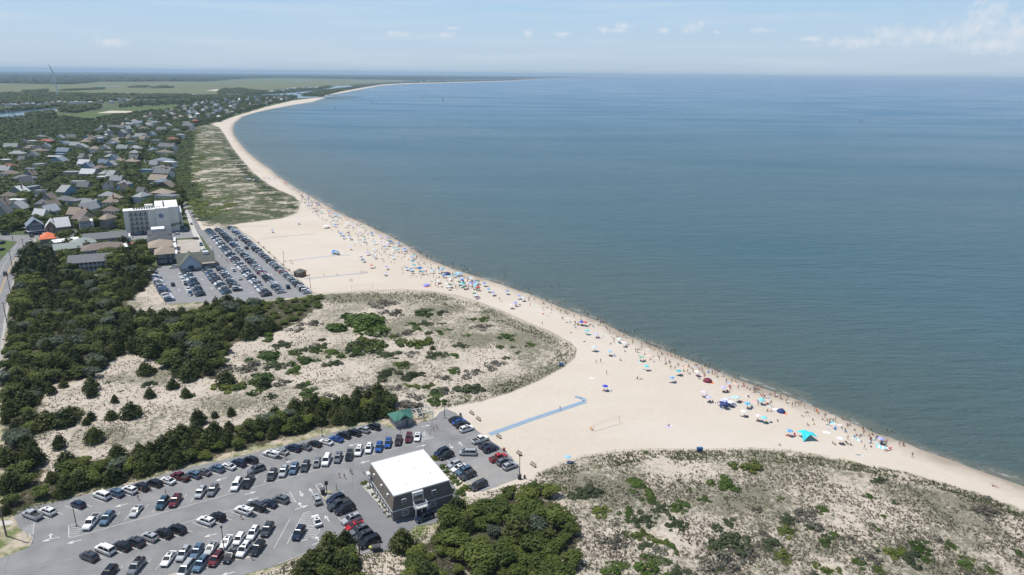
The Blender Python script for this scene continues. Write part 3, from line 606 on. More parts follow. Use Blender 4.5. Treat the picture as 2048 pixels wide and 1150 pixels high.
row([(64, 1029, 'silver', 'pickup'), (95, 1022, 'white', 'suv'), (156, 1007.6, 'navy', 'hatch'), (204, 990, 'white', 'large'), (231.5, 985, 'steel', 'suv'), (258.7, 979, 'white', 'suv'), (282.6, 973, 'black', 'suv'), (309, 965.6, 'black', 'suv'), (334.8, 960.4, 'white', 'sedan'),
     (359.8, 953, 'maroon', 'pickup'), (387, 948.5, 'steel', 'suv'), (407, 943, 'grey', 'sedan'), (434, 936.5, 'steel', 'suv'), (456.5, 931.7, 'white', 'sedan'), (476.7, 925.7, 'navy', 'suv'), (500.6, 919.8, 'black', 'suv'), (542, 907, 'white', 'suv', ' with open tailgate'), (562.6, 902, 'silver', 'sedan'), (586, 896, 'navy', 'suv'), (608, 893, 'grey', 'sedan'),
     (629, 886.5, 'black', 'sedan'), (651.7, 883, 'white', 'sedan'), (672, 877, 'blue', 'sedan'), (687, 870, 'black', 'suv'), (707, 865, 'black', 'suv'), (725.5, 859, 'silver', 'suv'), (747, 853.5, 'black', 'jeep')], -31, -12, 'nosed up to the shrub bank', gA)
gB = 'cars in the long middle row'
row([(182.6, 1043.5, 'white', 'pickup'), (214, 1036, 'steel', 'suv'), (272, 1020.6, 'silver', 'sedan'), (325, 1005.4, 'teal', 'suv'), (350.4, 1001, 'maroon', 'suv'), (401, 984, 'silver', 'suv'), (425.6, 980, 'grey', 'suv'), (473, 969, 'white', 'large'), (496, 962.6, 'black', 'pickup'),
     (544, 949, 'charcoal', 'suv'), (567, 942.6, 'silver', 'suv'), (588, 937, 'steel', 'suv'), (610.4, 932, 'charcoal', 'suv'), (634, 924.6, 'grey', 'hatch'), (652.8, 920, 'white', 'large'), (676, 914.8, 'grey', 'suv'), (698.5, 910, 'black', 'suv'), (717.4, 901.3, 'white', 'suv'), (737.6, 896.3, 'white', 'suv'),
     (757.8, 893.5, 'blue', 'suv'), (776, 885.6, 'blue', 'suv'), (796.7, 880.6, 'brown', 'suv'), (817.4, 875, 'maroon', 'suv'), (834.8, 872.6, 'white', 'sedan')], -17, 20, 'in the long middle row', gB)
for o in list(CARS)[-24:]: pass
gC = 'cars in the lower left row'
row([(178, 1112, 'charcoal', 'suv'), (210.4, 1098, 'white', 'large'), (244, 1091, 'black', 'suv'), (271, 1083, 'charcoal', 'suv'), (299, 1072.8, 'silver', 'suv'), (327, 1066, 'black', 'suv'), (354, 1057.6, 'black', 'suv'), (411.5, 1041, 'white', 'suv'), (435.4, 1033, 'black', 'jeep'), (486.5, 1020, 'white', 'suv', ' with open tailgate'),
     (512, 1012, 'charcoal', 'large', ' with open tailgate'), (537, 1006, 'navy', 'sedan'), (561.5, 997.4, 'grey', 'suv')], -31, -13, 'against the long lane stripe', gC)
gD = 'cars in the lower double row'
row([(217, 1146, 'black', 'suv'), (272.3, 1133, 'grey', 'large', ' with roof load'), (337, 1116, 'white', 'sedan'), (367, 1106.6, 'silver', 'suv'), (394, 1102.5, 'steel', 'suv'), (422, 1094.8, 'silver', 'sedan'), (452.8, 1082, 'white', 'sedan'), (478, 1076.3, 'white', 'hatch'), (506, 1065.6, 'white', 'suv'), (534.4, 1058.5, 'charcoal', 'suv'), (570, 1046, 'grey', 'suv')][:-1], -17, 21, 'upper in the near double row', gD)
row([(371.8, 1136, 'silver', 'van'), (401.5, 1127, 'steel', 'suv'), (431.8, 1117, 'maroon', 'suv'), (461, 1109.7, 'black', 'sedan'), (487.6, 1098.4, 'white', 'suv'), (514.7, 1095.4, 'black', 'suv')], -17, 21, 'lower in the near double row', gD)
gG = 'cars beside the grey beach motel'
row([(671.3, 997.4, 'navy', 'suv'), (677.8, 1008, 'charcoal', 'pickup'), (689.8, 1017.5, 'black', 'large')], -30, 12, 'by the kiosk in the motel row', gG, lines=False)
row([(702.8, 1037.6, 'silver', 'suv'), (709.3, 1050.6, 'red', 'sedan'), (718, 1060.4, 'grey', 'suv'), (727.8, 1071, 'charcoal', 'suv'), (738.7, 1083, 'black', 'large')], -30, 12, 'in the packed motel side row', gG, lines=False)
gR = 'cars on the beach side of the motel'
row([(883.7, 903.5, 'navy', 'suv'), (892.4, 910.4, 'black', 'suv'), (908.7, 927.4, 'silver', 'hatch'), (917.4, 935, 'white', 'sedan'), (928.3, 941.5, 'steel', 'suv'), (936, 950, 'charcoal', 'suv'), (957.6, 969.8, 'charcoal', 'van')], -30, 12, 'behind the grey motel', gR)
row([(911.6, 837.4, 'black', 'sedan'), (918.3, 843, 'blue', 'sedan'), (925.5, 849, 'black', 'suv'), (933.6, 856.9, 'white', 'suv'), (960.4, 878.5, 'white', 'pickup'), (971.8, 889, 'charcoal', 'sedan'), (981.4, 896.7, 'navy', 'suv'), (996.7, 914.8, 'red', 'pickup'), (1009, 922.5, 'grey', 'suv'), (1020.6, 931, 'silver', 'suv')], 30, -10, 'nosed toward the beach sand', gR)
car(512.6, 938, -30, 11, 'grey', 'suv', 'backing across the aisle of the near car park', None)
car(597.4, 1065, -14, 22, 'navy', 'suv', 'alone beside the striped island', None)
car(633.3, 1040, -10, -22, 'white', 'sedan', 'driving past the striped island', None)
car(633.3, 997.4, -10, -22, 'silver', 'suv', 'driving up past the kiosk', None)
car(849, 1033, -30, 12, 'navy', 'suv', 'in front of the motel porch', None)
car(936, 904.6, -30, -1, 'silver', 'van', 'turning in the aisle behind the motel', None)
# ------------------------------------------------------------------ the crowded far lot
PAL = ['white'] * 24 + ['silver'] * 13 + ['grey'] * 13 + ['black'] * 16 + ['charcoal'] * 10 + ['steel'] * 7 + ['navy'] * 6 + ['blue'] * 3 + ['red'] * 3 + ['maroon'] * 3 + ['tan'] * 2
TP = ['suv'] * 9 + ['sedan'] * 6 + ['large'] * 2 + ['van'] * 2 + ['hatch'] * 2 + ['pickup'] * 2 + ['jeep']
RR = random.Random(4)
rows = [('in the far seafront row', (615, 587), (461, 456), (30, -2)),
        ('right side of far big block', (563, 586), (436, 459), (30, -3)),
        ('left side of far big block', (533, 592), (416, 461), (-30, 3)),
        ('right side of far short block', (476, 582), (441, 539), (30, -3)),
        ('left side of far short block', (453, 587), (413, 541), (-30, 3)),
        ('right of the low parapet', (402, 592), (374, 547), (-30, 2)),
        ('below the bank of bare sand', (340, 602), (300, 539), (30, -4))]
far = []
for where, a, b, hd in rows:
    A, B = G(*a), G(*b); n_ = int((B - A).length / 2.72)
    h = G((a[0] + b[0]) / 2 + hd[0], (a[1] + b[1]) / 2 + hd[1]) - G((a[0] + b[0]) / 2, (a[1] + b[1]) / 2)
    lnA = (B - A).normalized(); h = Vector((lnA.y, -lnA.x, 0)) * (1 if h.dot(Vector((lnA.y, -lnA.x, 0))) > 0 else -1)
    h = (h + lnA * -0.12).normalized()
    for i in range(n_ + 1):
        p = A.lerp(B, i / n_); far.append((p.length, p, h, RR.choice(PAL), RR.choice(TP), where, i))
for k, (x, y) in enumerate([(361, 554), (366, 562), (372, 572), (377, 581), (381, 589)]): far.append((0, G(x, y), G(x + 10, y + 22) - G(x, y), ['white', 'white', 'charcoal', 'white', 'steel'][k], 'suv', 'along the low white parapet', k))
for x, y, hx, hy, c_, ty, wh in [(346, 571, -4, -14, 'charcoal', 'suv', 'driving down the left aisle'), (468, 542, -6, -12, 'white', 'suv', 'driving by the short double row'), (480.5, 558.5, -6, -12, 'white', 'sedan', 'leaving the short double row'),
     (576, 576, -10, -14, 'navy', 'suv', 'driving in the seafront aisle'), (493, 498, -14, -10, 'black', 'suv', 'driving halfway up the seafront aisle'), (472, 480.5, -10, -10, 'silver', 'sedan', 'driving far up the seafront aisle'),
     (383, 449, -6, -14, 'silver', 'sedan', 'driving down the shore road'), (391, 478.5, -30, -3, 'charcoal', 'sedan', 'turning off the shore road'), (402.5, 491, 6, 14, 'steel', 'suv', 'waiting beside the sandy kerb'), (407, 503, 14, -6, 'white', 'suv', 'behind the pavilion roof'),
     (348, 536, -30, 2, 'white', 'suv', 'by the pavilion gable'), (458, 602, 24, -8, 'silver', 'sedan', 'half hidden by the shrubs'), (364, 412, 5, 14, 'navy', 'suv', 'parked at the top of the shore road'), (367.5, 423, 5, 14, 'red', 'suv', 'parked beside the tall motel'), (371.5, 430, 5, 14, 'white', 'van', 'parked beside the tall motel'),
     (371, 407, 5, 14, 'white', 'suv', 'at the top of the shore road'), (365, 417, 5, 14, 'silver', 'sedan', 'parked along the shore road kerb'), (281, 468, 20, -6, 'white', 'suv', 'under the tall motel balconies'), (262, 469, 20, -6, 'navy', 'sedan', 'under the tall motel balconies'), (291, 469, 20, -6, 'charcoal', 'suv', 'under the tall motel balconies'), (353, 470, -20, 2, 'white', 'hatch', 'beside the tall motel'), (371, 464, -20, 2, 'navy', 'suv', 'beside the tall motel'), (369, 461, -20, 2, 'steel', 'suv', 'beside the tall motel'),
     (11, 550, -3, 16, 'black', 'suv', 'driving on the coast road'), (34, 512, -6, 16, 'silver', 'suv', 'on the coast road shoulder'), (39, 504.5, -6, 14, 'charcoal', 'suv', 'on the coast road shoulder'), (49, 495.5, -8, 14, 'tan', 'suv', 'on the coast road shoulder'), (55, 489.5, -8, 14, 'charcoal', 'suv', 'on the coast road shoulder'), (61, 482, -8, 12, 'silver', 'sedan', 'at the street corner'), (64, 474, -8, 12, 'brown', 'suv', 'at the street corner'), (12, 470.5, 30, -1, 'black', 'suv', 'on the cross street'), (57, 467, 30, -1, 'charcoal', 'suv', 'on the cross street'), (2, 501, -14, 3, 'navy', 'sedan', 'on the corner lawn'), (3, 488, -14, 3, 'teal', 'suv', 'on the corner lawn'),
     (155, 473, 20, -8, 'charcoal', 'jeep', 'by the long grey motel'), (90, 470, 20, -8, 'silver', 'suv', 'on the cross street'), (84, 366, 12, -8, 'white', 'sedan', 'on the inland street lot'), (93, 364, 12, -8, 'red', 'suv', 'on the inland street lot'), (68, 371, 12, -4, 'navy', 'sedan', 'on the inland street lot'), (96, 359, 14, 3, 'white', 'suv', 'on the inland street lot'), (130, 346, 12, -12, 'white', 'van', 'on the inland street')]:
    far.append((0, G(x, y), G(x + hx, y + hy) - G(x, y), c_, ty, wh, x))
far.sort(key=lambda r: r[0]); NIND = 300 - len(CARS)
print('near', len(CARS), 'far', len(far))
rest = far[NIND:]
for k, (d_, p, h, c_, ty, wh, i) in enumerate(far[:NIND]):
    body, kids, L = PROTO[ty]
    o = link('parked_car', body, None, (p.x, p.y, .04), math.atan2(h.y, h.x) + RR.uniform(-.03, .03), RR.uniform(.96, 1.02)); setslot(o, {0: paints[c_]})
    link('windows', kids[0][1], o)
    for nm, m_, lc in kids[1:5]: link('wheel', m_, o, lc)
    reg(o, '%s %s %s' % (CNAME.get(c_, c_), TN[ty], wh), 'parked car', 'cars in the far car park' if d_ else 'cars on the streets', i, 'from the near end' if d_ else 'from the left')
# the farthest ones: one massed object
vs, fs, mi = [], [], []; keys = list(paints); off = 0
for d_, p, h, c_, ty, wh, i in rest:
    body, kids, L = PROTO[ty]; a = math.atan2(h.y, h.x); ca, sa = math.cos(a), math.sin(a)
    for me, lc, mm_ in [(body, (0, 0, 0), None), (kids[0][1], (0, 0, 0), 'g')] + [(k_[1], k_[2], 't') for k_ in kids[1:5]]:
        for v in me.vertices:
            x, y, z = v.co.x + lc[0], v.co.y + lc[1], v.co.z + lc[2]; vs.append((p.x + x * ca - y * sa, p.y + x * sa + y * ca, z + .04))
        for f in me.polygons:
            fs.append([off + q for q in f.vertices]); mi.append(keys.index(c_) if mm_ is None and f.material_index == 0 else len(keys) + (0 if mm_ == 'g' else 1))
        off += len(me.vertices)
if rest:
    me = bpy.data.meshes.new('massed_cars'); me.from_pydata(vs, [], fs)
    for k in keys: me.materials.append(paints[k])
    me.materials.append(glassm); me.materials.append(tyre); me.polygons.foreach_set('material_index', mi)
    kind(tag(link('parked_cars', me), 'packed parked cars at the far end of the distant lot', 'parked cars'), 'stuff')
pl([(374, 584), (357, 551)], 0.25); pl([(383, 596), (374, 584)], 0.25)
sheet('drifted_sand', [(330, 1152), (370, 1140), (420, 1126), (470, 1117), (505, 1112), (506, 1115), (474, 1121), (430, 1131), (380, 1147), (345, 1162)], 0.056, pavemat('sand_streak', (0.40, 0.355, 0.30), (0.48, 0.43, 0.37)))
for a in [(358, 580, 4, 14), (404, 559, 4, 14), (424, 577, -4, -14), (421, 494, 4, 12), (439, 512, 4, 12), (463, 536, 4, 12), (502, 586, 20, -3), (543, 549, 6, 12), (478, 489, 6, 12)]: arrow(*a, L=3.6)
kind(build(mk, 'painted_markings', wpaint), 'structure')
ym = MB()
for a, b in [((36, 508), (14, 548)), ((14, 548), (0, 585)), ((0, 585), (-14, 640))]:
    for o_ in (-.15, .15):
        A, B = G(*a), G(*b); d = (B - A).normalized(); s_ = Vector((-d.y, d.x, 0)) * o_; stroke(A + s_, B + s_, .14, .085, ym)
kind(build(ym, 'centre_line', ypaint), 'structure')
ed = MB()
for pts in [[(66, 486), (44, 520), (33, 545), (18, 590), (10, 640), (4, 700)], [(34, 490), (8, 530), (-12, 580)]]:
    for a, b in zip(pts, pts[1:]): stroke(G(*a), G(*b), .14, .085, ed)
kind(build(ed, 'edge_line', wpaint), 'structure')
# kerbs
kb = MB()
def kerb(pts, w=.18, h=.14):
    for a, b in zip(pts, pts[1:]):
        A, B = G(*a), G(*b); d = (B - A).normalized(); s_ = Vector((-d.y, d.x, 0)) * w / 2
        kb.loft([[(*(A + s_)[:2], .0), (*(A - s_)[:2], .0), (*(A - s_)[:2], h), (*(A + s_)[:2], h)], [(*(B + s_)[:2], .0), (*(B - s_)[:2], .0), (*(B - s_)[:2], h), (*(B + s_)[:2], h)]])
kerb([(58, 1094), (64, 1084), (65, 1076), (58, 1068)]); kerb([(645, 986), (656, 990), (652, 1000), (690, 1055), (722, 1108), (760, 1096)]); kerb([(884, 908), (900, 928), (940, 968), (950, 978)]); kerb([(724, 972), (790, 1043), (800, 1040)])
kerb([(357, 551), (381, 594)], .5, .8); kerb([(554, 1130), (600, 1112), (660, 1083)])
kind(build(kb, 'kerb', conc), 'structure')
sheet('sidewalk', [(727, 972), (736, 964), (795, 1040), (789, 1046)], 0.09, conc)
sheet('sandy_sidewalk', [(392, 460), (398, 470), (412, 500), (432, 531), (426, 531), (404, 500), (386, 470), (376, 440), (364, 410), (369, 410), (384, 440)], 0.09, conc)
# ------------------------------------------------------------------ buildings
def wallm(name, c, rough=0.75): return mat('wall_' + name, c, rough, var=0.06, scale=1.2)
WALL = {k: wallm(k, c) for k, c in dict(white=(.62, .61, .58), cream=(.74, .70, .62), grey=(.30, .30, .29), bluegrey=(.22, .27, .32), navy=(.05, .075, .12), blue=(.24, .36, .48), tan=(.42, .35, .26), brown=(.17, .12, .09), red=(.35, .08, .06), lblue=(.42, .50, .56), green=(.20, .24, .19), charcoal=(.07, .07, .075)).items()}
def roofmat(name, c):
    global t
    m = bpy.data.materials.new('roof_' + name); t, n, l = nodes_of(m); b = n['Principled BSDF']; b.inputs['Roughness'].default_value = 0.85
    tc = N(t, 'ShaderNodeTexCoord'); br = N(t, 'ShaderNodeTexBrick'); br.inputs['Scale'].default_value = 1.0; br.inputs['Brick Width'].default_value = 0.9; br.inputs['Row Height'].default_value = 0.32; br.inputs['Mortar Size'].default_value = 0.015
    br.inputs['Color1'].default_value = (*[v * .9 for v in c], 1); br.inputs['Color2'].default_value = (*[min(1, v * 1.1) for v in c], 1); br.inputs['Mortar'].default_value = (*[v * .6 for v in c], 1); l.new(tc.outputs['Object'], br.inputs['Vector'])
    l.new(mix(mapr(noise(0.5, 5, .6, tc.outputs['Object']), .3, .7, 0, .25), br.outputs[0], tuple(v * .7 for v in c)), b.inputs['Base Color']); return m
ROOF = {k: roofmat(k, c) for k, c in dict(grey=(.17, .175, .18), lgrey=(.33, .34, .34), brown=(.20, .165, .14), tan=(.34, .28, .215), white=(.62, .63, .64), bluegrey=(.20, .25, .30), greengrey=(.27, .31, .285), olive=(.125, .135, .115), charcoal=(.075, .08, .09), red=(.40, .12, .08), orange=(.80, .20, .09), redbrown=(.25, .10, .08), green=(.055, .175, .135)).items()}
memb = mat('white_roof_membrane', (.78, .78, .765), 0.6, var=.09, scale=.25)
trim = mat('white_trim', (.72, .72, .71), 0.6, var=.04); pane = mat('window_glass', (.03, .045, .06), 0.08, var=.03, spec=.8); doorm = mat('door_paint', (.10, .12, .15), 0.5); brick = mat('chimney_brick', (.24, .11, .08), 0.85); deckm = mat('deck_boards', (.36, .31, .26), 0.8)
def win_mesh(w, h):
    k = 'win%.1f_%.1f' % (w, h)
    if k in bpy.data.meshes: return bpy.data.meshes[k]
    b = MB(); f = .1
    b.box(-w / 2, w / 2, -.06, .0, 0, f); b.box(-w / 2, w / 2, -.06, 0, h - f, h); b.box(-w / 2, -w / 2 + f, -.06, 0, f, h - f); b.box(w / 2 - f, w / 2, -.06, 0, f, h - f)
    b.box(-w / 2 + f, w / 2 - f, -.03, 0, f, h - f, 1); b.box(-w / 2 + f, w / 2 - f, -.05, -.031, h / 2 - .03, h / 2 + .03); b.box(-w / 2 - .08, w / 2 + .08, -.12, 0, -.08, -.001)
    return b.mesh(k, [trim, pane])
def put_win(root, face, u, z, w, h, Wd, D, name='window'):
    "face F/B/L/R of a Wd x D box whose front-left corner is the origin"
    me = win_mesh(w, h)
    loc, rz = {'F': ((u, -.003, z), 0), 'B': ((u, D + .003, z), math.pi), 'L': ((-.003, u, z), -math.pi / 2), 'R': ((Wd + .003, u, z), math.pi / 2)}[face]
    return link(name, me, root, loc, rz)
def box_house(Wd, D, H, roof, overh=.5, rise=None, ridge='x'):
    "wall and roof meshes with the front-left corner at the origin"
    w = MB(); r = MB(); o = overh; rise = rise if rise is not None else 0.32 * min(Wd, D); th = .18
    w.box(0, Wd, 0, D, -.3, H)
    if roof == 'flat':
        r.box(-o * .4, Wd + o * .4, -o * .4, D + o * .4, H, H + .25)
    elif roof == 'hip':
        if Wd >= D: a, b = (D / 2, D / 2), (Wd - D / 2, D / 2)
        else: a, b = (Wd / 2, Wd / 2), (Wd / 2, D - Wd / 2)
        z = H + rise; vs = [(-o, -o, H), (Wd + o, -o, H), (Wd + o, D + o, H), (-o, D + o, H), (a[0], a[1], z), (b[0], b[1], z)]
        vb = [(x, y, H - .12) for x, y, _ in vs[:4]]
        if Wd >= D: fs = [(0, 1, 5, 4), (1, 2, 5), (2, 3, 4, 5), (3, 0, 4)]
        else: fs = [(0, 1, 4), (1, 2, 5, 4), (2, 3, 5), (3, 0, 4, 5)]
        r.add(vs + vb, fs + [(0, 6, 7, 1), (1, 7, 8, 2), (2, 8, 9, 3), (3, 9, 6, 0), (9, 8, 7, 6)])
    else:
        z = H + rise
        if ridge == 'x':
            w.add([(0, 0, H), (0, D, H), (0, D / 2, z - .1), (Wd, 0, H), (Wd, D, H), (Wd, D / 2, z - .1)], [(0, 2, 1), (3, 4, 5)])
            for s_, y0 in ((1, -o), (-1, D + o)):
                e = H - o * rise / (D / 2)
                r.add([(-o, y0, e), (Wd + o, y0, e), (Wd + o, D / 2, z), (-o, D / 2, z), (-o, y0, e + th), (Wd + o, y0, e + th), (Wd + o, D / 2, z + th), (-o, D / 2, z + th)], [(0, 1, 2, 3)[::s_], (4, 5, 6, 7)[::s_], (0, 1, 5, 4), (1, 2, 6, 5), (3, 0, 4, 7)])
        else:
            w.add([(0, 0, H), (Wd, 0, H), (Wd / 2, 0, z - .1), (0, D, H), (Wd, D, H), (Wd / 2, D, z - .1)], [(0, 1, 2), (3, 5, 4)])
            for s_, x0 in ((1, -o), (-1, Wd + o)):
                e = H - o * rise / (Wd / 2)
                r.add([(x0, -o, e), (x0, D + o, e), (Wd / 2, D + o, z), (Wd / 2, -o, z), (x0, -o, e + th), (x0, D + o, e + th), (Wd / 2, D + o, z + th), (Wd / 2, -o, z + th)], [(0, 1, 2, 3)[::-s_], (4, 5, 6, 7)[::-s_], (0, 1, 5, 4), (1, 2, 6, 5), (3, 0, 4, 7)])
    return w, r
def bld(name, label, cat, FL, FR, D, H, roof, wallc, roofc, rise=None, ridge='x', wins=(), chimney=None, group=None, overh=.5, root=None):
    A, B = G(*FL), G(*FR); d = B - A; rt = bpy.data.objects.new(name, None); COL.objects.link(rt); rt.location = A; rt.rotation_euler = (0, 0, math.atan2(d.y, d.x)); Wd = d.length
    if label: tag(rt, label, cat, group)
    w, r = box_house(Wd, D, H, roof, overh, rise, ridge)
    build(w, 'wall', WALL.get(wallc, wallc), rt); rf = build(r, 'roof', ROOF.get(roofc, roofc) if isinstance(roofc, str) else roofc, rt)
    for f, u, z, ww, hh in wins: put_win(rt, f, u * (Wd if f in 'FB' else D), z, ww, hh, Wd, D)
    if chimney: c = chimney; build(MB().box(Wd * c[0] - .4, Wd * c[0] + .4, D * c[1] - .4, D * c[1] + .4, H, H + 3.2), 'chimney', brick, rf)
    return rt, Wd, D

# ---- grey mansard beach motel in front
Hm = 6.7
def mansard():
    c = [G(788, 991.5, Hm), G(734.8, 929.6, Hm), G(838, 900.2, Hm), G(896.7, 960, Hm)]   # front, left, back, right
    ex = (c[3] - c[0]); ey = (c[1] - c[0]); ex.z = ey.z = 0; a = math.atan2(ex.y, ex.x); Wd = (ex.length + (c[2] - c[1]).length) / 2; D = (ey.length + (c[2] - c[3]).length) / 2
    print('mansard', ex.length, (c[2] - c[1]).length, ey.length, (c[2] - c[3]).length, math.degrees(a), math.degrees(math.atan2(ey.y, ey.x)))
    rt = bpy.data.objects.new('beach_motel', None); COL.objects.link(rt); rt.location = (c[0].x, c[0].y, 0); rt.rotation_euler = (0, 0, a)
    tag(rt, 'two storey beach motel with white flat roof and dark mansard sides beside the car park', 'motel')
    z0, g = 3.1, .95      # mansard flares out by g at its foot
    w = MB().box(-g + .25, Wd + g - .25, -g + .25, D + g - .25, -.2, z0)
    build(w, 'wall', wallm('motel_taupe', (.17, .16, .15)), rt)
    m = MB().loft([[(-g, -g, z0), (Wd + g, -g, z0), (Wd + g, D + g, z0), (-g, D + g, z0)], [(0, 0, Hm - .25), (Wd, 0, Hm - .25), (Wd, D, Hm - .25), (0, D, Hm - .25)]])
    shg = roofmat('cedar_shingle', (.155, .132, .11)); ms = build(m, 'mansard_siding', shg, rt)
    build(MB().box(-g - .06, Wd + g + .06, -g - .06, D + g + .06, z0 - .22, z0 - .003), 'fascia', trim, rt)
    rf = MB().box(-.15, Wd + .15, -.15, D + .15, Hm - .249, Hm); r = build(rf, 'roof', memb, rt)
    sl_ = (g) / (Hm - .25 - z0)
    def mwin(face, u, zz, wd=1.15, hh=1.35):
        o = (zz - z0) * sl_
        b = MB(); b.box(-wd / 2, wd / 2, -.06, .5, 0, hh, 0); b.box(-wd / 2 + .08, wd / 2 - .08, -.09, -.061, .08, hh - .08, 1); b.box(-wd / 2 + .08, wd / 2 - .08, -.12, -.091, hh / 2 - .03, hh / 2 + .03, 0)
        me = b.mesh('dormer_window', [trim, pane]); loc, rz = {'F': ((u, -g + o, zz), 0), 'L': ((-g + o, u, zz), -math.pi / 2), 'R': ((Wd + g - o, u, zz), math.pi / 2)}[face]
        link('window', me, rt, loc, rz)
    mwin('F', Wd * .155, 4.1); mwin('F', Wd * .70, 4.1)
    for u in (.20, .47, .80): mwin('L', D * u, 4.2, .7, 1.2)
    for u in (.3, .7): mwin('R', D * u, 4.1)
    for u, zz, ww in ((.17, 1.0, 1.5), (.68, 1.0, 1.5)): put_win(rt, 'F', 0, 0, ww, 1.3, Wd, D).location = (Wd * u, -g + .247, zz)
    for i in range(8):
        o = put_win(rt, 'L', 0, 0, 1.0, 1.2, Wd, D); o.location = (-g + .247, D * (.08 + .12 * i), 1.0)
    # central balcony bay with porch below
    x0, x1 = Wd * .30, Wd * .52
    bay = MB().box(x0 + .1, x1 - .3, -g + .1, 1.2, z0 - .1, Hm - .3); build(bay, 'balcony_bay', WALL['white'], rt)
    d = MB(); d.box(x0 + .35, x1 - .5, -g + .03, -g + .09, z0 + .25, z0 + 2.35); b_ = build(d, 'glass_door', pane, rt)
    for x in (x0 + .3, (x0 + x1) / 2 - .1, x1 - .5): pass
    bal = MB(); y1 = -g - 1.9
    bal.box(x0, x1, y1, -g + .0, z0 - .2, z0 + .02)
    for z in (z0 + .15, z0 + 1.05): bal.box(x0, x1, y1, y1 + .07, z, z + .08); bal.box(x0, x0 + .07, y1 + .071, -g - .01, z, z + .08); bal.box(x1 - .07, x1, y1 + .071, -g - .01, z, z + .08)
    k = x0
    while k < x1 - .05: bal.box(k + .07, k + .14, y1 + .01, y1 + .05, z0 + .23, z0 + 1.05); k += .2
    for i in range(9):
        yy = y1 + .12 + i * .2; bal.box(x0 + .01, x0 + .05, yy, yy + .07, z0 + .23, z0 + 1.05); bal.box(x1 - .05, x1 - .01, yy, yy + .07, z0 + .23, z0 + 1.05)
    build(bal, 'balcony', trim, rt)
    pr = MB(); [pr.box(x - .09, x + .09, y1 + .02, y1 + .2, 0, z0 - .201) for x in (x0 + .1, (x0 + x1) / 2, x1 - .1)]; pr.box(x0, x1, y1 + .05, y1 + .12, .9, 1.0); pr.box(x0, x1, y1 + .05, y1 + .12, .15, .22)
    k = x0 + .2
    while k < x1 - .1: pr.box(k, k + .06, y1 + .06, y1 + .11, .22, .9); k += .22
    build(pr, 'porch_railing', trim, rt)
    build(MB().box(x0 + .6, x0 + 1.6, -g + .17, -g + .249, 0, 2.1), 'door', doorm, rt); build(MB().box(x1 + .5, x1 + 1.4, -g + .17, -g + .249, 0, 2.1), 'door', trim, rt)
    ac = MB().box(-g - .9, -g - .15, D * .86, D * .95, 4.4, 5.1); build(ac, 'air_conditioner', trim, rt)
    sgn = MB().box(-g - 1.0, -g - .9, D + .3, D + 1.6, 3.4, 4.4); build(sgn, 'hanging_sign', WALL['bluegrey'], rt)
    sm_ = MB()
    for i in range(1, 9): sm_.box(-.1, Wd + .1, D * i / 9 - .05, D * i / 9 + .05, Hm + .002, Hm + .02)
    sm_.box(-.15, Wd + .15, -.15, .0, Hm + .001, Hm + .09).box(-.15, Wd + .15, D, D + .15, Hm + .001, Hm + .09).box(-.15, .0, .001, D - .001, Hm + .001, Hm + .09).box(Wd, Wd + .15, .001, D - .001, Hm + .001, Hm + .09)
    build(sm_, 'roof_seams', mat('seam_grey', (.60, .60, .59), .6), r)
    v = MB(); [v.tube((Wd * a_, D * b_, Hm), (Wd * a_, D * b_, Hm + .45), .12, n=8) for a_, b_ in ((.3, .2), (.62, .55), (.8, .3), (.15, .7), (.45, .85))]; build(v, 'roof_vent', trim, rt)
    return rt, Wd, D, g
MOT, MW, MD, MG = mansard()
# ---- restroom hut with green cross-gabled roof
rt, Wd, D = bld('restroom_hut', 'small grey restroom hut with green cross gabled roof by the beach entrance', 'hut', (792, 857), (824, 848.5), 5.2, 2.7, 'hip', 'grey', 'green', rise=1.5, wins=(('L', .3, 1.5, .8, .6), ('F', .25, 1.6, .8, .6)))
g2 = MB()
for ax, (cx, cy) in (('y', (Wd * .5, 0)), ('x', (Wd, D * .5))):
    hw_, ln2, zb, zt = 1.7, 3.0, 2.9, 4.35
    if ax == 'y': pts = lambda y: [(cx - hw_, y, zb), (cx, y, zt), (cx + hw_, y, zb)]; g2.loft([pts(-.75), pts(ln2)])
    else: pts = lambda x: [(x, cy - hw_, zb), (x, cy, zt), (x, cy + hw_, zb)]; g2.loft([pts(Wd - ln2), pts(Wd + .75)])
build(g2, 'cross_gable', ROOF['green'], rt); build(MB().box(Wd * .5 - .8, Wd * .5 + .8, -.78, -.755, 2.95, 3.5), 'gable_louvre', dark, rt); build(MB().box(Wd * .6, Wd * .6 + .95, -.05, -.004, 0, 2.05), 'door', doorm, rt)
pg = MB(); A = G(826, 846)
rt = bpy.data.objects.new('pergola', None); COL.objects.link(rt); rt.location = G(826, 845); rt.rotation_euler = (0, 0, rad(25)); tag(rt, 'white open frame shelter with benches beside the green roofed hut', 'shelter')
for x in (0, 3.2, 6.4):
    for y in (0, 3.4): pg.box(x, x + .16, y, y + .16, 0, 2.5)
build(pg, 'post', trim, rt); q = MB(); [q.box(-.3, 6.8, y, y + .14, 2.5, 2.7) for y in (0, 3.4)]; [q.box(x, x + .1, -.3, 3.9, 2.701, 2.82) for x in (0, 1.6, 3.2, 4.8, 6.4)]; build(q, 'rafters', trim, rt); build(MB().box(1, 5.4, 1.4, 1.9, .4, .48).box(1.2, 1.3, 1.45, 1.85, 0, .4).box(5.1, 5.2, 1.45, 1.85, 0, .4), 'bench', deckm, rt)
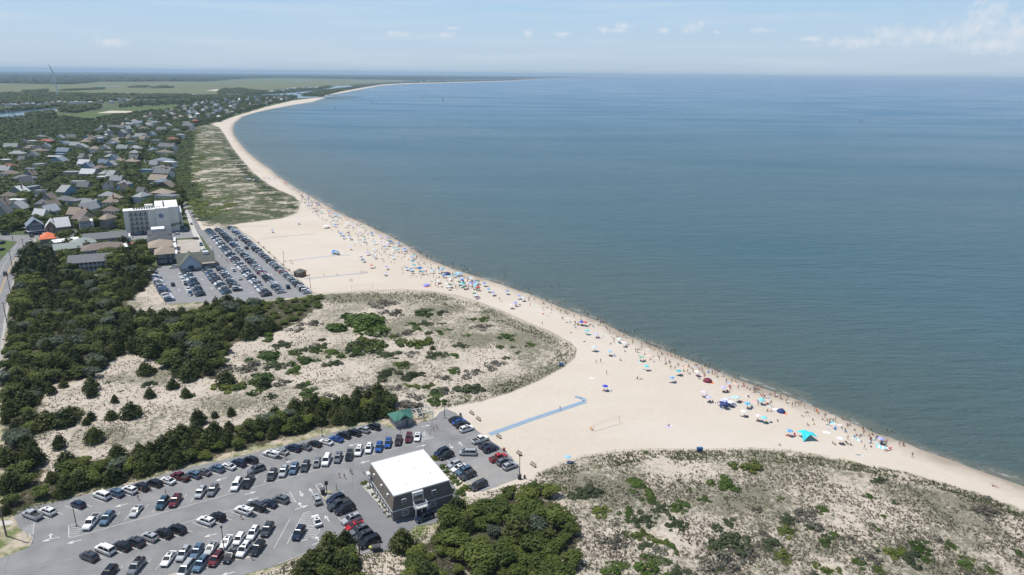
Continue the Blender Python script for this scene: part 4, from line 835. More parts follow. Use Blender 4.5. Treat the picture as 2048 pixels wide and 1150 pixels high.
# ---- pavilion beside the far lot
rt, Wd, D = bld('beach_pavilion', 'long low beach pavilion with olive grey roof and tall front gable', 'pavilion', (359, 540), (429, 533), 13, 3.0, 'gable', 'grey', 'olive', rise=4.6, overh=.9, wins=[('F', u, 1.2, 1.4, 1.2) for u in (.58, .68, .78, .88)])
w, r = box_house(10.5, 11, 3.4, 'gable', .7, 5.2, 'y'); gb = build(w, 'gable_wing', WALL['lblue'], rt, loc=(.6, -4.2, 0)); build(r, 'gable_roof', ROOF['olive'], gb); build(MB().box(3.9, 6.6, -.06, -.003, 0, 2.9), 'door', WALL['navy'], gb)
st = MB().box(-.1, 4, -.04, -.002, 0, 1.5).box(6.6, 10.6, -.04, -.002, 0, 1.5); build(st, 'stone_base', mat('field_stone', (.32, .29, .25), .9, var=.4, scale=4), gb)
build(MB().box(Wd * .72, Wd * .72 + 3, D * .36, D * .36 + 2.6, 5.4, 7.9), 'roof_hatch', trim, rt)
po = MB(); [po.box(x, x + .2, -2.6, -2.4, 0, 2.75) for x in (11.5, 14, 16.5, 19)]; po.box(11.2, Wd + .5, -2.9, -.1, 2.76, 2.95); build(po, 'porch', deckm, rt)
# ---- sea-front houses left of the shore road
W4 = [('F', u, z, 1.1, 1.5) for u in (.16, .34, .52, .82) for z in (4.2, 1.3)]
rt, Wd, D = bld('navy_beach_house', 'dark navy clapboard beach house with tan hipped roof and white balconies', 'house', (314.5, 530.5), (349, 527.3), 12, 6.2, 'hip', 'navy', 'tan', rise=3.2, overh=.9, wins=W4)
def decks(rt, Wd, D, H, side='R', n=2):
    b = MB()
    for k in range(n):
        z = 2.9 * (k + 1) - .2 if k + 1 <= n else 0; x0, x1 = (Wd, Wd + 2.2)
        b.box(x0, x1, 0, D * .8, z, z + .18)
        b.box(x1 - .06, x1, 0, D * .8, z + 1.0, z + 1.1); b.box(x0 + .05, x1 - .061, 0, .06, z + 1.0, z + 1.1)
        y = 0
        while y < D * .8: b.box(x1 - .05, x1 - .01, y, y + .08, z + .181, z + 1.0); y += .6
    for y in (0, D * .4, D * .78): b.box(x1 - .2, x1 - .07, y + .07, y + .2, 0, 2.9 * n - .21 + 0) if n == 1 else [b.box(x1 - .2, x1 - .07, y + .07, y + .2, 2.9 * k_ - (0 if k_ == 0 else .02), 2.9 * (k_ + 1) - .21) for k_ in range(n)]
    return build(b, 'balcony', trim, rt)
decks(rt, Wd, D, 6.2)
rt, Wd, D = bld('tan_roof_beach_house', 'beach house with wide tan hipped roof just behind the navy one', 'house', (301, 518), (348, 513.5), 16, 6.5, 'hip', 'tan', 'tan', rise=2.8, wins=[('R', .2, 4, 1.2, 1.4), ('R', .6, 4, 1.2, 1.4)]); decks(rt, Wd, D, 6.5)
rt, Wd, D = bld('dark_roof_beach_house', 'beach house with charcoal hipped roof in the seafront terrace', 'house', (298, 505), (346, 501), 13, 6.8, 'hip', 'grey', 'charcoal', rise=3.0, wins=[('R', .3, 4, 1.2, 1.4)]); decks(rt, Wd, D, 6.8)
rt, Wd, D = bld('flat_top_beach_house', 'dark roofed house topped by a flat white deck below the tall motel', 'house', (299, 492), (346, 488), 16, 6.6, 'hip', 'charcoal', 'charcoal', rise=2.4, wins=[('R', .3, 4, 1.2, 1.4)])
build(MB().box(Wd * .15, Wd * .72, D * .3, D * .8, 8.0, 9.4), 'roof_deck', memb, rt)
# ---- tall motel
HT = 15.8
A, B = G(253, 470.5), G(316, 465.5); d = B - A; Wl = d.length; ang_ = math.atan2(d.y, d.x); rt = bpy.data.objects.new('tall_motel', None); COL.objects.link(rt); rt.location = A; rt.rotation_euler = (0, 0, ang_); tag(rt, 'tall cream five storey motel with white flat roof and rows of balconies', 'motel')
Wt = (G(359, 465) - G(316, 465.5)).length
w = MB(); Dl = 9
w.box(0, Wl, 1.1, Dl, -.2, HT); w.box(0, 3.0, 0, 1.099, -.2, HT); w.box(Wl - 4.6, Wl, 0, 1.099, -.2, HT)
for k in range(5): w.box(3.0, Wl - 4.6, -.1, 1.098, k * 3.05 + 2.75, k * 3.05 + 3.05)
for i in range(1, 4): w.box(3 + (Wl - 7.6) * i / 4 - .12, 3 + (Wl - 7.6) * i / 4 + .12, 0, 1.097, 0, HT - .6) 
build(w, 'wall', WALL['cream'], rt)
w = MB(); w.box(Wl + .01, Wl + Wt * .6, -1.2, 30, -.2, HT + .6); w.box(Wl + Wt * .6 + .002, Wl + Wt, 1.0, 30, -.2, HT + .6); build(w, 'tower_wall', WALL['cream'], rt)
r = MB(); r.box(-.2, Wl, -.3, Dl + .2, HT, HT + .4); r.box(Wl - .1 + .11, Wl + Wt * .6, -1.4, 30.2, HT + .6, HT + 1.0); r.box(Wl + Wt * .6 + .002, Wl + Wt + .2, .8, 30.2, HT + .6, HT + 1.0); rf = build(r, 'roof', memb, rt)
for i in range(11): build(MB().box(6 + i * 1.55, 7.0 + i * 1.55, 3.5, 4.6, HT + .4, HT + 1.3), 'roof_unit', WALL['charcoal'], rf)
build(MB().box(Wl + Wt * .36, Wl + Wt * .42, 4, 24, HT + 1.0, HT + 1.7), 'roof_duct', WALL['charcoal'], rf); build(MB().box(Wl - 6, Wl - 1, Dl + .3, Dl + 4, -.2, HT + 2), 'stair_tower', WALL['cream'], rt)
for k in range(5):
    for i in range(4):
        x0 = 3 + (Wl - 7.6) * i / 4 + .2; x1 = 3 + (Wl - 7.6) * (i + 1) / 4 - .2; z = k * 3.05
        b = MB().box(x0 + .9, x1 - .9, 1.05, 1.097, z + .15, z + 2.3); build(b, 'balcony_door', pane, rt)
        if k: b = MB().box(x0, x1, -.16, -.11, z - .0, z + 1.0); build(b, 'balcony_rail', mat('grey_railing', (.22, .22, .22), .6), rt)
for k in range(4):
    b = MB().box(Wl + Wt, Wl + Wt + 2.2, 3, 29, k * 3.05 + 3.0, k * 3.05 + 3.2).box(Wl + Wt + 2.14, Wl + Wt + 2.2, 3, 29, k * 3.05 + 3.9, k * 3.05 + 4.0)
    for y in range(3, 30, 4): b.box(Wl + Wt + 2.0, Wl + Wt + 2.139, y, y + .15, k * 3.05 + 3.2, k * 3.05 + 5.9 if k < 3 else k * 3.05 + 3.9)
    build(b, 'side_balcony', trim, rt)
em = MB(); cx, cz = Wl + Wt * .22, HT - 4.0; prev = None
for i in range(46):
    a = i * .28; r_ = .25 * math.exp(i * .042); p = (cx + r_ * math.cos(a), -1.3, cz + r_ * math.sin(a))
    if prev: em.tube(prev, p, .09 + .005 * i, n=5)
    prev = p
for i in range(9): a = 5.6 + i * .26; em.tube((cx + .75 * math.cos(a), -1.28, cz + .75 * math.sin(a)), (cx + 1.5 * math.cos(a), -1.28, cz + 1.5 * math.sin(a)), .06, n=4)
build(em, 'shell_emblem', mat('blue_emblem', (.05, .16, .38), .5), rt)
# ---- motels and houses on the near edge of town
def row_wins(n, zs, w=1.2, h=1.3, f='F', a=.06, b=.94): return [(f, a + (b - a) * i / (n - 1), z, w, h) for i in range(n) for z in zs]
rt, Wd, D = bld('long_grey_motel', 'long two storey grey motel with grey gabled roof', 'motel', (170, 499), (256, 491), 12, 5.8, 'gable', 'grey', 'grey', rise=2.6, wins=row_wins(11, (1.2, 3.9))); decks(rt, Wd, D, 5.8)
rt, Wd, D = bld('brown_roof_motel', 'long pale motel with brown hipped roof beside the white stairs', 'motel', (167, 523), (251, 513), 13, 6.0, 'hip', 'white', 'brown', rise=2.6, wins=row_wins(12, (4.0,))); decks(rt, Wd, D, 6)
rt, Wd, D = bld('balcony_motel', 'blue grey motel fronted by two tiers of white railed balconies', 'motel', (144.5, 544), (222, 537.5), 9, 5.7, 'gable', 'bluegrey', 'grey', rise=2.4, overh=1.6)
b = MB()
for z in (.0, 2.8): b.box(0, Wd, -1.5, -.01, z, z + .16); b.box(0, Wd, -1.5, -1.44, z + .95, z + 1.05)
for i in range(10): x = Wd * i / 9; b.box(min(x, Wd - .16), min(x, Wd - .16) + .16, -1.43, -1.28, .16, 5.4)
x = 0
while x < Wd: b.box(x, x + .06, -1.49, -1.45, 2.96, 3.75); x += .5
build(b, 'balcony', trim, rt)
for i in range(9):
    for z in (.3, 3.1): build(MB().box(Wd * (i + .18) / 9, Wd * (i + .8) / 9, -.05, -.004, z, z + 2.0), 'glass_door', pane, rt)
st = MB()
for k in range(8): st.box(Wd + .3, Wd + 4, -1.4 + k * .35, -1.05 + k * .35, k * .35, k * .35 + .1); 
for z in (2.8, 5.2): st.box(Wd + .2, Wd + 5.5, 1.5, 7.5, z, z + .16); st.box(Wd + .2, Wd + 5.5, 1.5, 1.56, z + .9, z + 1.0); st.box(Wd + 5.44, Wd + 5.5, 1.561, 7.5, z + .9, z + 1.0)
for x in (Wd + .2, Wd + 5.3):
    for y in (1.57, 7.3): st.box(x, x + .14, y, y + .14, 0, 2.8); st.box(x, x + .14, y, y + .14, 2.96, 5.2)
build(st, 'stair_deck', trim, rt)
bld('blue_annex', 'small lilac grey annex with dark roof deck right of the balcony motel', 'house', (234, 533), (252, 531), 8, 5.4, 'flat', 'bluegrey', 'brown', wins=row_wins(3, (1.2, 3.6)))
rt, Wd, D = bld('orange_roof_shop', 'low shop with bright orange red hipped roof at the street corner', 'shop', (82, 489), (113, 486), 12, 3.2, 'hip', 'green', 'orange', rise=3.0, wins=row_wins(3, (1.0,)))
bld('white_flat_shop', 'long low shop with a white flat roof behind the corner trees', 'shop', (112, 500), (164, 493), 9, 4.4, 'flat', 'cream', memb, wins=row_wins(5, (1.2,)))
rt, Wd, D = bld('green_grey_motel', 'long motel wing with pale green grey gabled roof', 'motel', (112, 518), (168, 511.5), 12, 5.2, 'gable', 'bluegrey', 'greengrey', rise=2.2, wins=row_wins(7, (1.2, 3.4)))
bld('green_grey_hip_house', 'blue house with pale green grey hipped roof among the motels', 'house', (150, 508), (196, 502), 13, 5.6, 'hip', 'blue', 'greengrey', rise=2.4, wins=row_wins(5, (3.6,)))
bld('terracotta_shed', 'little shed with terracotta hipped roof under the green grey motel', 'shed', (119, 521), (140, 518), 5, 2.4, 'hip', 'tan', 'red', rise=1.4)
rt, Wd, D = bld('navy_gabled_house', 'dark navy gabled house with white porch at the street corner', 'house', (57, 470.5), (90, 467), 12, 6, 'gable', 'navy', 'bluegrey', rise=4, ridge='y', wins=row_wins(4, (1.2, 3.8, 6.2), a=.2, b=.8)); build(MB().box(-.5, Wd + .5, -2.4, -.01, 2.7, 2.95).box(0, .2, -2.3, -2.1, 0, 2.7).box(Wd - .2, Wd, -2.3, -2.1, 0, 2.7), 'porch', trim, rt)
bld('white_metal_roof_house', 'brown house with a bright white metal roof', 'house', (93, 470), (116, 468), 12, 5, 'gable', 'brown', 'white', rise=4, ridge='y', wins=row_wins(3, (1.2, 3.4)))
bld('white_steep_roof_house', 'gabled brown house with steep white metal roof and dark dormers', 'house', (116, 469), (143, 466), 13, 5, 'gable', 'brown', 'white', rise=5, wins=row_wins(4, (1.2,)))
rt, Wd, D = bld('grey_victorian_house', 'tall grey three storey house with turret roofs and white trim', 'house', (163, 470), (183, 468), 12, 9.2, 'hip', 'bluegrey', 'brown', rise=3, wins=row_wins(3, (1.2, 4, 6.8), a=.2, b=.8)); decks(rt, Wd, D, 9, n=3)
bld('brick_wall_shed', 'low maroon brick shed in front of the tall motel yard', 'shed', (256, 497), (273, 496), 5, 2.6, 'flat', 'brown', 'redbrown')

# ---- the town: prototypes copied house by house
def hproto(kind_, w=11., d=10.):
    sp = {'gable': ('gable', 5.8, 3.4, 'x'), 'gabley': ('gable', 5.8, 3.6, 'y'), 'hip': ('hip', 5.8, 2.6, 'x'), 'flat': ('flat', 6.4, 0, 'x')}[kind_]
    wl, rf = box_house(w, d, sp[1], sp[0], .6, sp[2], sp[3])
    P_ = dict(wall=wl.mesh('house_wall_' + kind_, [WALL['white']]), roof=rf.mesh('house_roof_' + kind_, [ROOF['grey']]), wins=[], w=w, d=d)
    for f, us in (('F', (.15, .38, .62, .85)), ('R', (.25, .7))):
        for u in us:
            for z in (1.1, 3.8): P_['wins'].append((f, u, z))
    dk = MB().box(.4, w - .4, -2.2, -.01, 2.75, 2.95).box(.4, w - .4, -2.2, -2.14, 3.8, 3.9)
    for x in np.arange(.4, w - .4, .55): dk.box(x, x + .08, -2.19, -2.15, 2.951, 3.8)
    for x in (.4, w / 2, w - .6): dk.box(x, x + .18, -2.15, -1.98, 0, 2.75)
    P_['deck'] = dk.mesh('house_deck', [trim]); P_['chim'] = MB().box(w * .7, w * .7 + .9, d * .4, d * .4 + .9, 6, 10).mesh('house_chimney', [brick]) if kind_ != 'flat' else None
    return P_
HP = {k: hproto(k) for k in ('gable', 'gabley', 'hip', 'flat')}
WN = dict(lblue='pale blue', bluegrey='blue grey'); RN = dict(lgrey='pale grey', bluegrey='blue grey', redbrown='red brown', greengrey='green grey')
def house(px, py, wpx, roofc, wallc, k, where, lvl=2, yaw=0, st=1.0):
    P_ = HP[k]; p = G(px, py); s_ = scale_at(py); wm = max(7.0, min(22, wpx / s_ * .8)); sx = wm / P_['w']; sy = max(.62, min(.95, sx * .62))
    r = bpy.data.objects.new('house', None); COL.objects.link(r); a = yaw
    off = Vector((math.cos(a), math.sin(a), 0)) * wm / 2; r.location = p - off; r.rotation_euler = (0, 0, a); r.scale = (sx, sy, st * 1.22)
    w_ = link('wall', P_['wall'], r, slot={0: WALL[wallc]}); rf = link('roof', P_['roof'], r, slot={0: ROOF[roofc]})
    if lvl >= 1 and P_['chim'] and R.random() < .4: link('chimney', P_['chim'], rf)
    if lvl >= 2:
        for f, u, z in P_['wins']:
            put_win(r, f, u * (P_['w'] if f == 'F' else P_['d']), z, 1.2, 1.4, P_['w'], P_['d'])
        if R.random() < .6: link('porch_deck', P_['deck'], r)
    reg(r, '%s house, %s %s roof, %s' % (WN.get(wallc, wallc), RN.get(roofc, roofc), {'gable': 'gabled', 'gabley': 'gabled', 'hip': 'hipped', 'flat': 'flat'}[k], where), 'house', 'houses ' + where, px)
    return r
T1 = '''85,870,170,brown,white,hip;150,925,190,white,white,flat;170,1000,210,lgrey,white,gabley;45,1050,130,grey,grey,gabley;395,820,100,grey,white,flat;490,900,170,brown,grey,gabley;430,955,150,grey,grey,hip;650,915,230,grey,white,hip;910,965,200,lgrey,lblue,gable;1100,865,190,lgrey,white,hip;1170,890,150,tan,brown,hip;1130,935,170,tan,white,hip;1120,1030,190,brown,white,hip;1440,830,80,grey,white,gable;1640,835,250,tan,bluegrey,hip;1680,878,270,grey,white,flat;1680,765,210,brown,brown,gabley;1610,690,230,tan,green,gable;1650,615,220,grey,white,gable;1640,565,240,grey,white,hip;1650,480,240,bluegrey,white,hip;1670,390,200,brown,white,hip;1700,325,220,grey,white,gable;800,720,150,lgrey,white,flat;850,765,160,grey,grey,gable;1190,695,150,lgrey,grey,gable;1040,668,60,white,white,flat;1090,775,90,grey,white,gabley;730,615,170,lgrey,grey,flat;220,675,250,grey,white,hip;300,635,130,brown,grey,gabley;90,625,190,brown,white,hip;855,515,150,white,white,gable;1130,530,130,lgrey,blue,gabley;1225,480,90,tan,grey,hip;1340,490,150,tan,brown,hip;1370,455,110,grey,navy,gable;1370,395,120,lgrey,white,hip;80,545,170,redbrown,brown,hip;590,485,180,bluegrey,blue,gabley;540,445,160,white,grey,flat;50,480,110,white,grey,flat;220,475,90,grey,grey,gable;330,425,140,grey,white,gabley;160,405,170,lgrey,white,hip;640,380,150,bluegrey,blue,gable;400,375,170,brown,grey,hip;290,345,150,brown,grey,hip;470,325,90,lgrey,white,gabley;110,330,150,greengrey,grey,gable;325,270,95,white,white,flat;460,270,140,red,brown,hip;250,285,90,grey,tan,gabley;410,220,120,grey,bluegrey,hip;610,232,90,lgrey,white,gabley;730,225,100,grey,white,gable;640,280,80,bluegrey,blue,flat;1000,225,150,grey,white,hip;1080,192,90,lgrey,white,gabley;870,275,110,tan,brown,hip;820,335,150,lgrey,white,gabley;960,350,110,tan,white,hip;1070,348,110,lgrey,white,gabley;1250,345,130,greengrey,white,gable;1380,345,130,lgrey,white,hip;1350,222,80,white,white,flat;1440,215,120,lgrey,white,gable;1550,195,80,bluegrey,lblue,gabley;1840,200,90,white,white,flat;1755,245,130,redbrown,red,hip;1650,140,130,grey,grey,gable;1220,120,140,grey,white,gable;1900,65,85,white,white,flat;1990,45,70,red,red,hip;1915,98,130,grey,white,gable;1300,80,100,lgrey,white,hip;1400,70,120,bluegrey,lblue,gable;1530,95,80,white,white,flat;1240,175,90,lgrey,grey,gabley;1580,60,110,grey,grey,hip;1700,95,100,lgrey,white,gabley;1790,150,90,grey,white,hip;1460,130,110,brown,tan,hip;1130,115,60,grey,white,gable'''
for i, s_ in enumerate(T1.split(';')):
    x, y, w_, rc, wc, k = s_.split(','); x, y, w_ = float(x), float(y), float(w_); px, py = x / 5.12, 240 + y / 5.12
    sea = px > 292
    house(px, py, w_ / 5.12, rc, wc, k, 'in the seafront row' if sea and py > 290 else 'in the near streets' if py > 340 else 'in the middle streets' if py > 280 else 'near the dune hamlet', 2 if py > 330 else 1 if py > 290 else 0, rad(R.choice((-14, -10, -18)) if sea else R.choice((-12, -8, 4))))
bpy.context.view_layer.update(); ex = [o.matrix_world @ Vector((5.5, 5, 0)) for o in COL.objects if o.name.startswith('house') and o.parent is None and o.type == 'EMPTY']
inf = random.Random(8); n_ = 0; TW = W([(-10, 300), (100, 288), (160, 282), (230, 268), (330, 262), (342, 330), (335, 440), (250, 456), (150, 462), (50, 455), (-10, 460)])
for _ in range(4000):
    px, py = inf.uniform(2, 340), inf.uniform(272, 458); p = G(px, py)
    if n_ >= 52 or not inside(np.array([p.x]), np.array([p.y]), TW)[0] or any((p - q).xy.length < 17 for q in ex) or any(abs(px - a) < 9 and b < py < c for a, b, c in ((272, 330, 440), (288, 290, 340))) or (px > 240 and py > 425) or (40 < px < 150 and abs(py - (388 - (px - 60) * .62)) < 9): continue
    ex.append(p); n_ += 1; house(px, py, 12.5 * scale_at(py) * inf.uniform(.85, 1.5), inf.choice(['grey', 'lgrey', 'lgrey', 'bluegrey', 'brown', 'white', 'tan']), inf.choice(['white', 'white', 'lblue', 'grey', 'tan', 'blue']), inf.choice(['gable', 'gabley', 'hip', 'flat']), 'in the near streets' if py > 340 else 'in the middle streets', 1, rad(inf.choice((-14, -10, 78))))
# far strip of houses toward the harbour, and the canal side
hr = random.Random(21); strip = [(195, 290), (330, 247), (430, 243), (468, 228), (530, 211), (583, 199.5), (590, 193.5), (520, 197), (450, 202), (380, 212), (330, 226), (200, 262)]
stripW = W(strip); lo, hi = stripW.min(0), stripW.max(0); pts = []
tries = 0
while len(pts) < 112 and tries < 20000:
    tries += 1; py = hr.uniform(193, 290); py = 193 + (py - 193) ** 1.0; px = hr.uniform(195, 590); p = G(px, py)
    if not inside(np.array([p.x]), np.array([p.y]), stripW)[0]: continue
    if all((p - q).length > 19 + 0.006 * p.length for q, _ in pts): pts.append((p, (px, py)))
for p, (px, py) in pts:
    house(px, py, 11 * scale_at(py) * hr.uniform(.8, 1.6), hr.choice(['grey', 'grey', 'lgrey', 'lgrey', 'bluegrey', 'brown', 'white', 'tan']), hr.choice(['white', 'white', 'grey', 'lblue', 'tan', 'bluegrey']), hr.choice(['gable', 'gabley', 'hip', 'hip', 'flat']), 'in the far beach strip', 0, rad(hr.choice((-50, -40, -30, 45))), hr.uniform(.9, 1.3))
for i in range(26):
    px = [6, 14, 22, 30, 44, 55, 66, 80, 92, 105, 118, 130, 142, 152, 166, 180, 200, 222, 240, 258, 275, 290, 306, 236, 262, 250][i]; py = (211.5 if px < 90 else 208.5 - (px - 90) * .02 if px < 190 else 205.5 - (px - 190) * .03 - (4 if i > 22 else 0)) + hr.uniform(-1.2, 1.2)
    house(px, py + 1.5, 13 * scale_at(py) * hr.uniform(1., 1.7), hr.choice(['grey', 'lgrey', 'bluegrey', 'brown']) if i != 15 else 'white', hr.choice(['white', 'grey', 'tan']), hr.choice(['gable', 'hip', 'hip']), 'beside the canal', 0, rad(hr.uniform(-15, 15)))
for i in range(22):
    px = 540 + i * 4.4; py = 181.5 - i * .25 + hr.uniform(-1, 1.4) + (3 if i < 7 else 0); house(px, py, 12 * scale_at(py) * hr.uniform(1, 2.2), hr.choice(['white', 'lgrey', 'grey', 'white']), hr.choice(['white', 'white', 'grey', 'lblue']), hr.choice(['gable', 'flat', 'hip']), 'at the harbour docks', 0, rad(hr.uniform(-20, 20)))
for i in range(22):
    px = 790 + i * 13.4 + hr.uniform(-2, 2); py = np.interp(px, [760, 810, 913, 1015, 1083], [171, 167.6, 164.8, 161.6, 157.9]) - hr.uniform(.6, 1.4); house(px, float(py), 26 * scale_at(py), hr.choice(['grey', 'lgrey', 'white']), hr.choice(['white', 'grey']), hr.choice(['gable', 'hip']), 'on the distant far shore', 0, 0, 1.6)
# ------------------------------------------------------------------ trees and shrubs
leafmat('cedar_foliage', (.034, .052, .014), (.110, .128, .034)); leafmat('broadleaf_foliage', (.055, .084, .016), (.165, .20, .04)); leafmat('olive_foliage', (.07, .095, .06), (.15, .185, .125)); leafmat('bright_shrub_foliage', (.045, .085, .014), (.105, .165, .028)); leafmat('dune_shrub_foliage', (.045, .065, .028), (.10, .125, .06)); leafmat('dry_shrub_foliage', (.12, .115, .09), (.19, .18, .145)); leafmat('far_wood_foliage', (.038, .060, .020), (.100, .135, .040), .02)
barkm = mat('bark', (.085, .065, .05), .9, var=.3)
def leaves(lobes, n, size, rs, flat=0.0, jag=.12):
    vs = []; fs = []; tot = sum((a[3] * a[4] + a[4] * a[5]) for a in lobes)
    for cx, cy, cz, rx, ry, rz in lobes:
        k = int(n * (rx * ry + ry * rz) / tot)
        for _ in range(k):
            th = rs.uniform(0, 6.283); u = rs.uniform(-.55, 1); q = math.sqrt(max(0, 1 - u * u)); r_ = rs.uniform(.72, 1.0 + jag)
            nx, ny, nz_ = q * math.cos(th), q * math.sin(th), u
            c = Vector((cx + rx * nx * r_, cy + ry * ny * r_, cz + rz * nz_ * r_)); nn = (Vector((nx, ny, nz_ + .25)) + Vector((rs.uniform(-1, 1), rs.uniform(-1, 1), rs.uniform(-.6, 1))) * .75).normalized()
            a = nn.orthogonal().normalized(); b = nn.cross(a); ph = rs.uniform(0, 6.28); a, b = a * math.cos(ph) + b * math.sin(ph), b * math.cos(ph) - a * math.sin(ph)
            s_ = size * rs.uniform(.6, 1.3); o = len(vs)
            vs += [tuple(c + a * s_), tuple(c + b * s_ * .7), tuple(c - a * s_ * .9), tuple(c - b * s_ * .75)]; fs.append((o, o + 1, o + 2, o + 3))
    return vs, fs
def mkmesh(name, vf, m):
    me = bpy.data.meshes.new(name); me.from_pydata(vf[0], [], vf[1]); me.materials.append(MATS[m] if isinstance(m, str) else m); me.update(); return me
def trunk(h, r0, limbs, rs, name):
    b = MB(); b.tube((0, 0, -.25), (rs.uniform(-.03, .03), 0, h), r0, r0 * .45, 6)
    for i in range(limbs):
        a = rs.uniform(0, 6.28); z = h * rs.uniform(.3, .85); L = h * rs.uniform(.25, .45); b.tube((0, 0, z), (L * math.cos(a), L * math.sin(a), z + L * .7), r0 * .35, r0 * .12, 4)
    return b.mesh(name, [barkm])
def cedar(i):
    rs = random.Random(100 + i); lobes = []; h = 1.0
    for k in range(7):
        f = k / 6.0; z = .18 + .72 * f; r_ = (.40 * (1 - f) ** .75 + .05); lobes.append((rs.uniform(-.05, .05), rs.uniform(-.05, .05), z, r_, r_, .16))
        if k < 5:
            for j in range(3): a = rs.uniform(0, 6.28); lobes.append((r_ * .7 * math.cos(a), r_ * .7 * math.sin(a), z, r_ * .45, r_ * .45, .1))
    return mkmesh('cedar_crown', leaves(lobes, 1000, .062, rs, jag=.3), 'cedar_foliage'), trunk(.75, .035, 4, rs, 'cedar_trunk')
def broad(i, m='broadleaf_foliage', n=1100, name='crown'):
    rs = random.Random(200 + i); lobes = [(0, 0, .55, .34, .34, .30)]
    for k in range(9):
        a = rs.uniform(0, 6.28); d = rs.uniform(.18, .36); z = rs.uniform(.38, .78); r_ = rs.uniform(.15, .24); lobes.append((d * math.cos(a), d * math.sin(a), z, r_, r_, r_ * .85))
    return mkmesh('broadleaf_crown', leaves(lobes, n, .055, rs, jag=.2), m), trunk(.6, .04, 5, rs, 'broadleaf_trunk')
def shrubm(i, m, n=950):
    rs = random.Random(300 + i); lobes = [(rs.uniform(-.1, .1), 0, .08, rs.uniform(.25, .4), rs.uniform(.2, .4), .3)]
    for k in range(13): a = rs.uniform(0, 6.28); d = rs.uniform(.15, .72); r_ = rs.uniform(.07, .24); lobes.append((d * math.cos(a), d * math.sin(a), .04, r_ * rs.uniform(.8, 1.5), r_, r_ * rs.uniform(.6, 1.1)))
    return mkmesh('shrub_mass', leaves(lobes, n, .062, rs, jag=.1), m)
CED = [cedar(i) for i in range(4)]; BRO = [broad(i) for i in range(4)]; OLI = [broad(i + 10, 'olive_foliage') for i in range(2)]
SH = {'bright': [shrubm(i, 'bright_shrub_foliage') for i in range(3)], 'dune': [shrubm(i + 5, 'dune_shrub_foliage') for i in range(3)], 'dry': [shrubm(i + 9, 'dry_shrub_foliage', 480) for i in range(3)], 'dark': [shrubm(i + 13, 'dune_shrub_foliage' if i == 1 else 'broadleaf_foliage') for i in range(3)]}
def sized(name, proto, p, w, h, desc, cat, group, key, share=False):
    r = bpy.data.objects.new(name, None); COL.objects.link(r); r.location = p; r.rotation_euler = (0, 0, R.uniform(0, 6.28)); r.scale = (w, w, h)
    link('crown', proto[0], r); link('trunk', proto[1], r); reg(r, desc, cat, group, key, share=share); return r
def shrub(px, py, wpx, hpx, k, desc=None, share=False):
    p = GH(px, py + hpx * .30); s_ = scale_at(py); wm = wpx / s_ / 1.1; hm = max(.5, min(wm * .55, hpx / s_ / .75))
    o = link('shrub', R.choice(SH[k]), None, (p.x, p.y, p.z - .05), R.uniform(0, 6.28), (wm, max(wm * .75, min(wm * 1.15, hpx / s_ / .5)), hm * 1.1)); o.rotation_euler.z = R.uniform(-.5, .5)
    reg(o, desc or '%s shrub on the bare sand of the dunes' % {'bright': 'bright green', 'dune': 'grey green', 'dry': 'dry grey brown', 'dark': 'dark green'}[k], 'shrub', 'dune shrubs', px, share=share); return o
# explicit dune shrubs (centre x, centre y, width, height, kind)
Z7 = lambda s_, ox, oy, sc, lab: [(ox + float(a[0]) / sc, oy + float(a[1]) / sc, float(a[2]) / sc, float(a[3]) / sc, a[4], lab) for a in (q.split(',') for q in s_.split(';'))]
LST = Z7('240,330,440,150,bright;190,470,220,180,dark;310,520,170,90,bright;130,575,110,60,bright;670,250,140,65,bright;450,240,150,90,dry;820,255,80,40,dune;1080,312,60,36,dark;1170,310,80,50,bright;1165,378,150,60,dry;600,355,90,34,bright;645,395,90,40,bright;830,353,60,18,dark;700,345,100,60,dune;545,425,130,50,dry;445,445,80,48,dark;610,495,210,110,dark;490,485,80,44,dry;590,585,90,70,dry;730,420,60,40,dark;810,420,95,34,bright;890,402,50,26,bright;1050,446,60,26,bright;995,530,110,40,dune;1355,450,110,40,bright;1410,475,60,40,bright;1565,520,80,44,bright;1295,540,65,30,bright;1420,545,45,26,bright;1450,588,40,28,bright;375,608,180,56,dune;800,600,140,60,dune;945,614,98,36,bright;515,680,170,56,dark;365,740,160,100,dune;605,765,200,80,dark;1275,680,140,70,dry;1370,632,60,26,dune;920,720,90,80,bright;1095,745,140,90,dry;860,785,110,36,dry;1050,870,190,80,dune;165,880,140,60,dry;770,960,140,100,bright;565,850,90,70,dark;700,860,110,60,dark;850,885,130,60,dry;475,860,100,60,dry;570,980,240,160,dry;780,890,100,70,bright;60,270,80,34,dark;350,180,180,80,dry;15,600,60,90,bright;905,500,24,22,dark', 680, 560, 4.096, 'in the round middle dune')
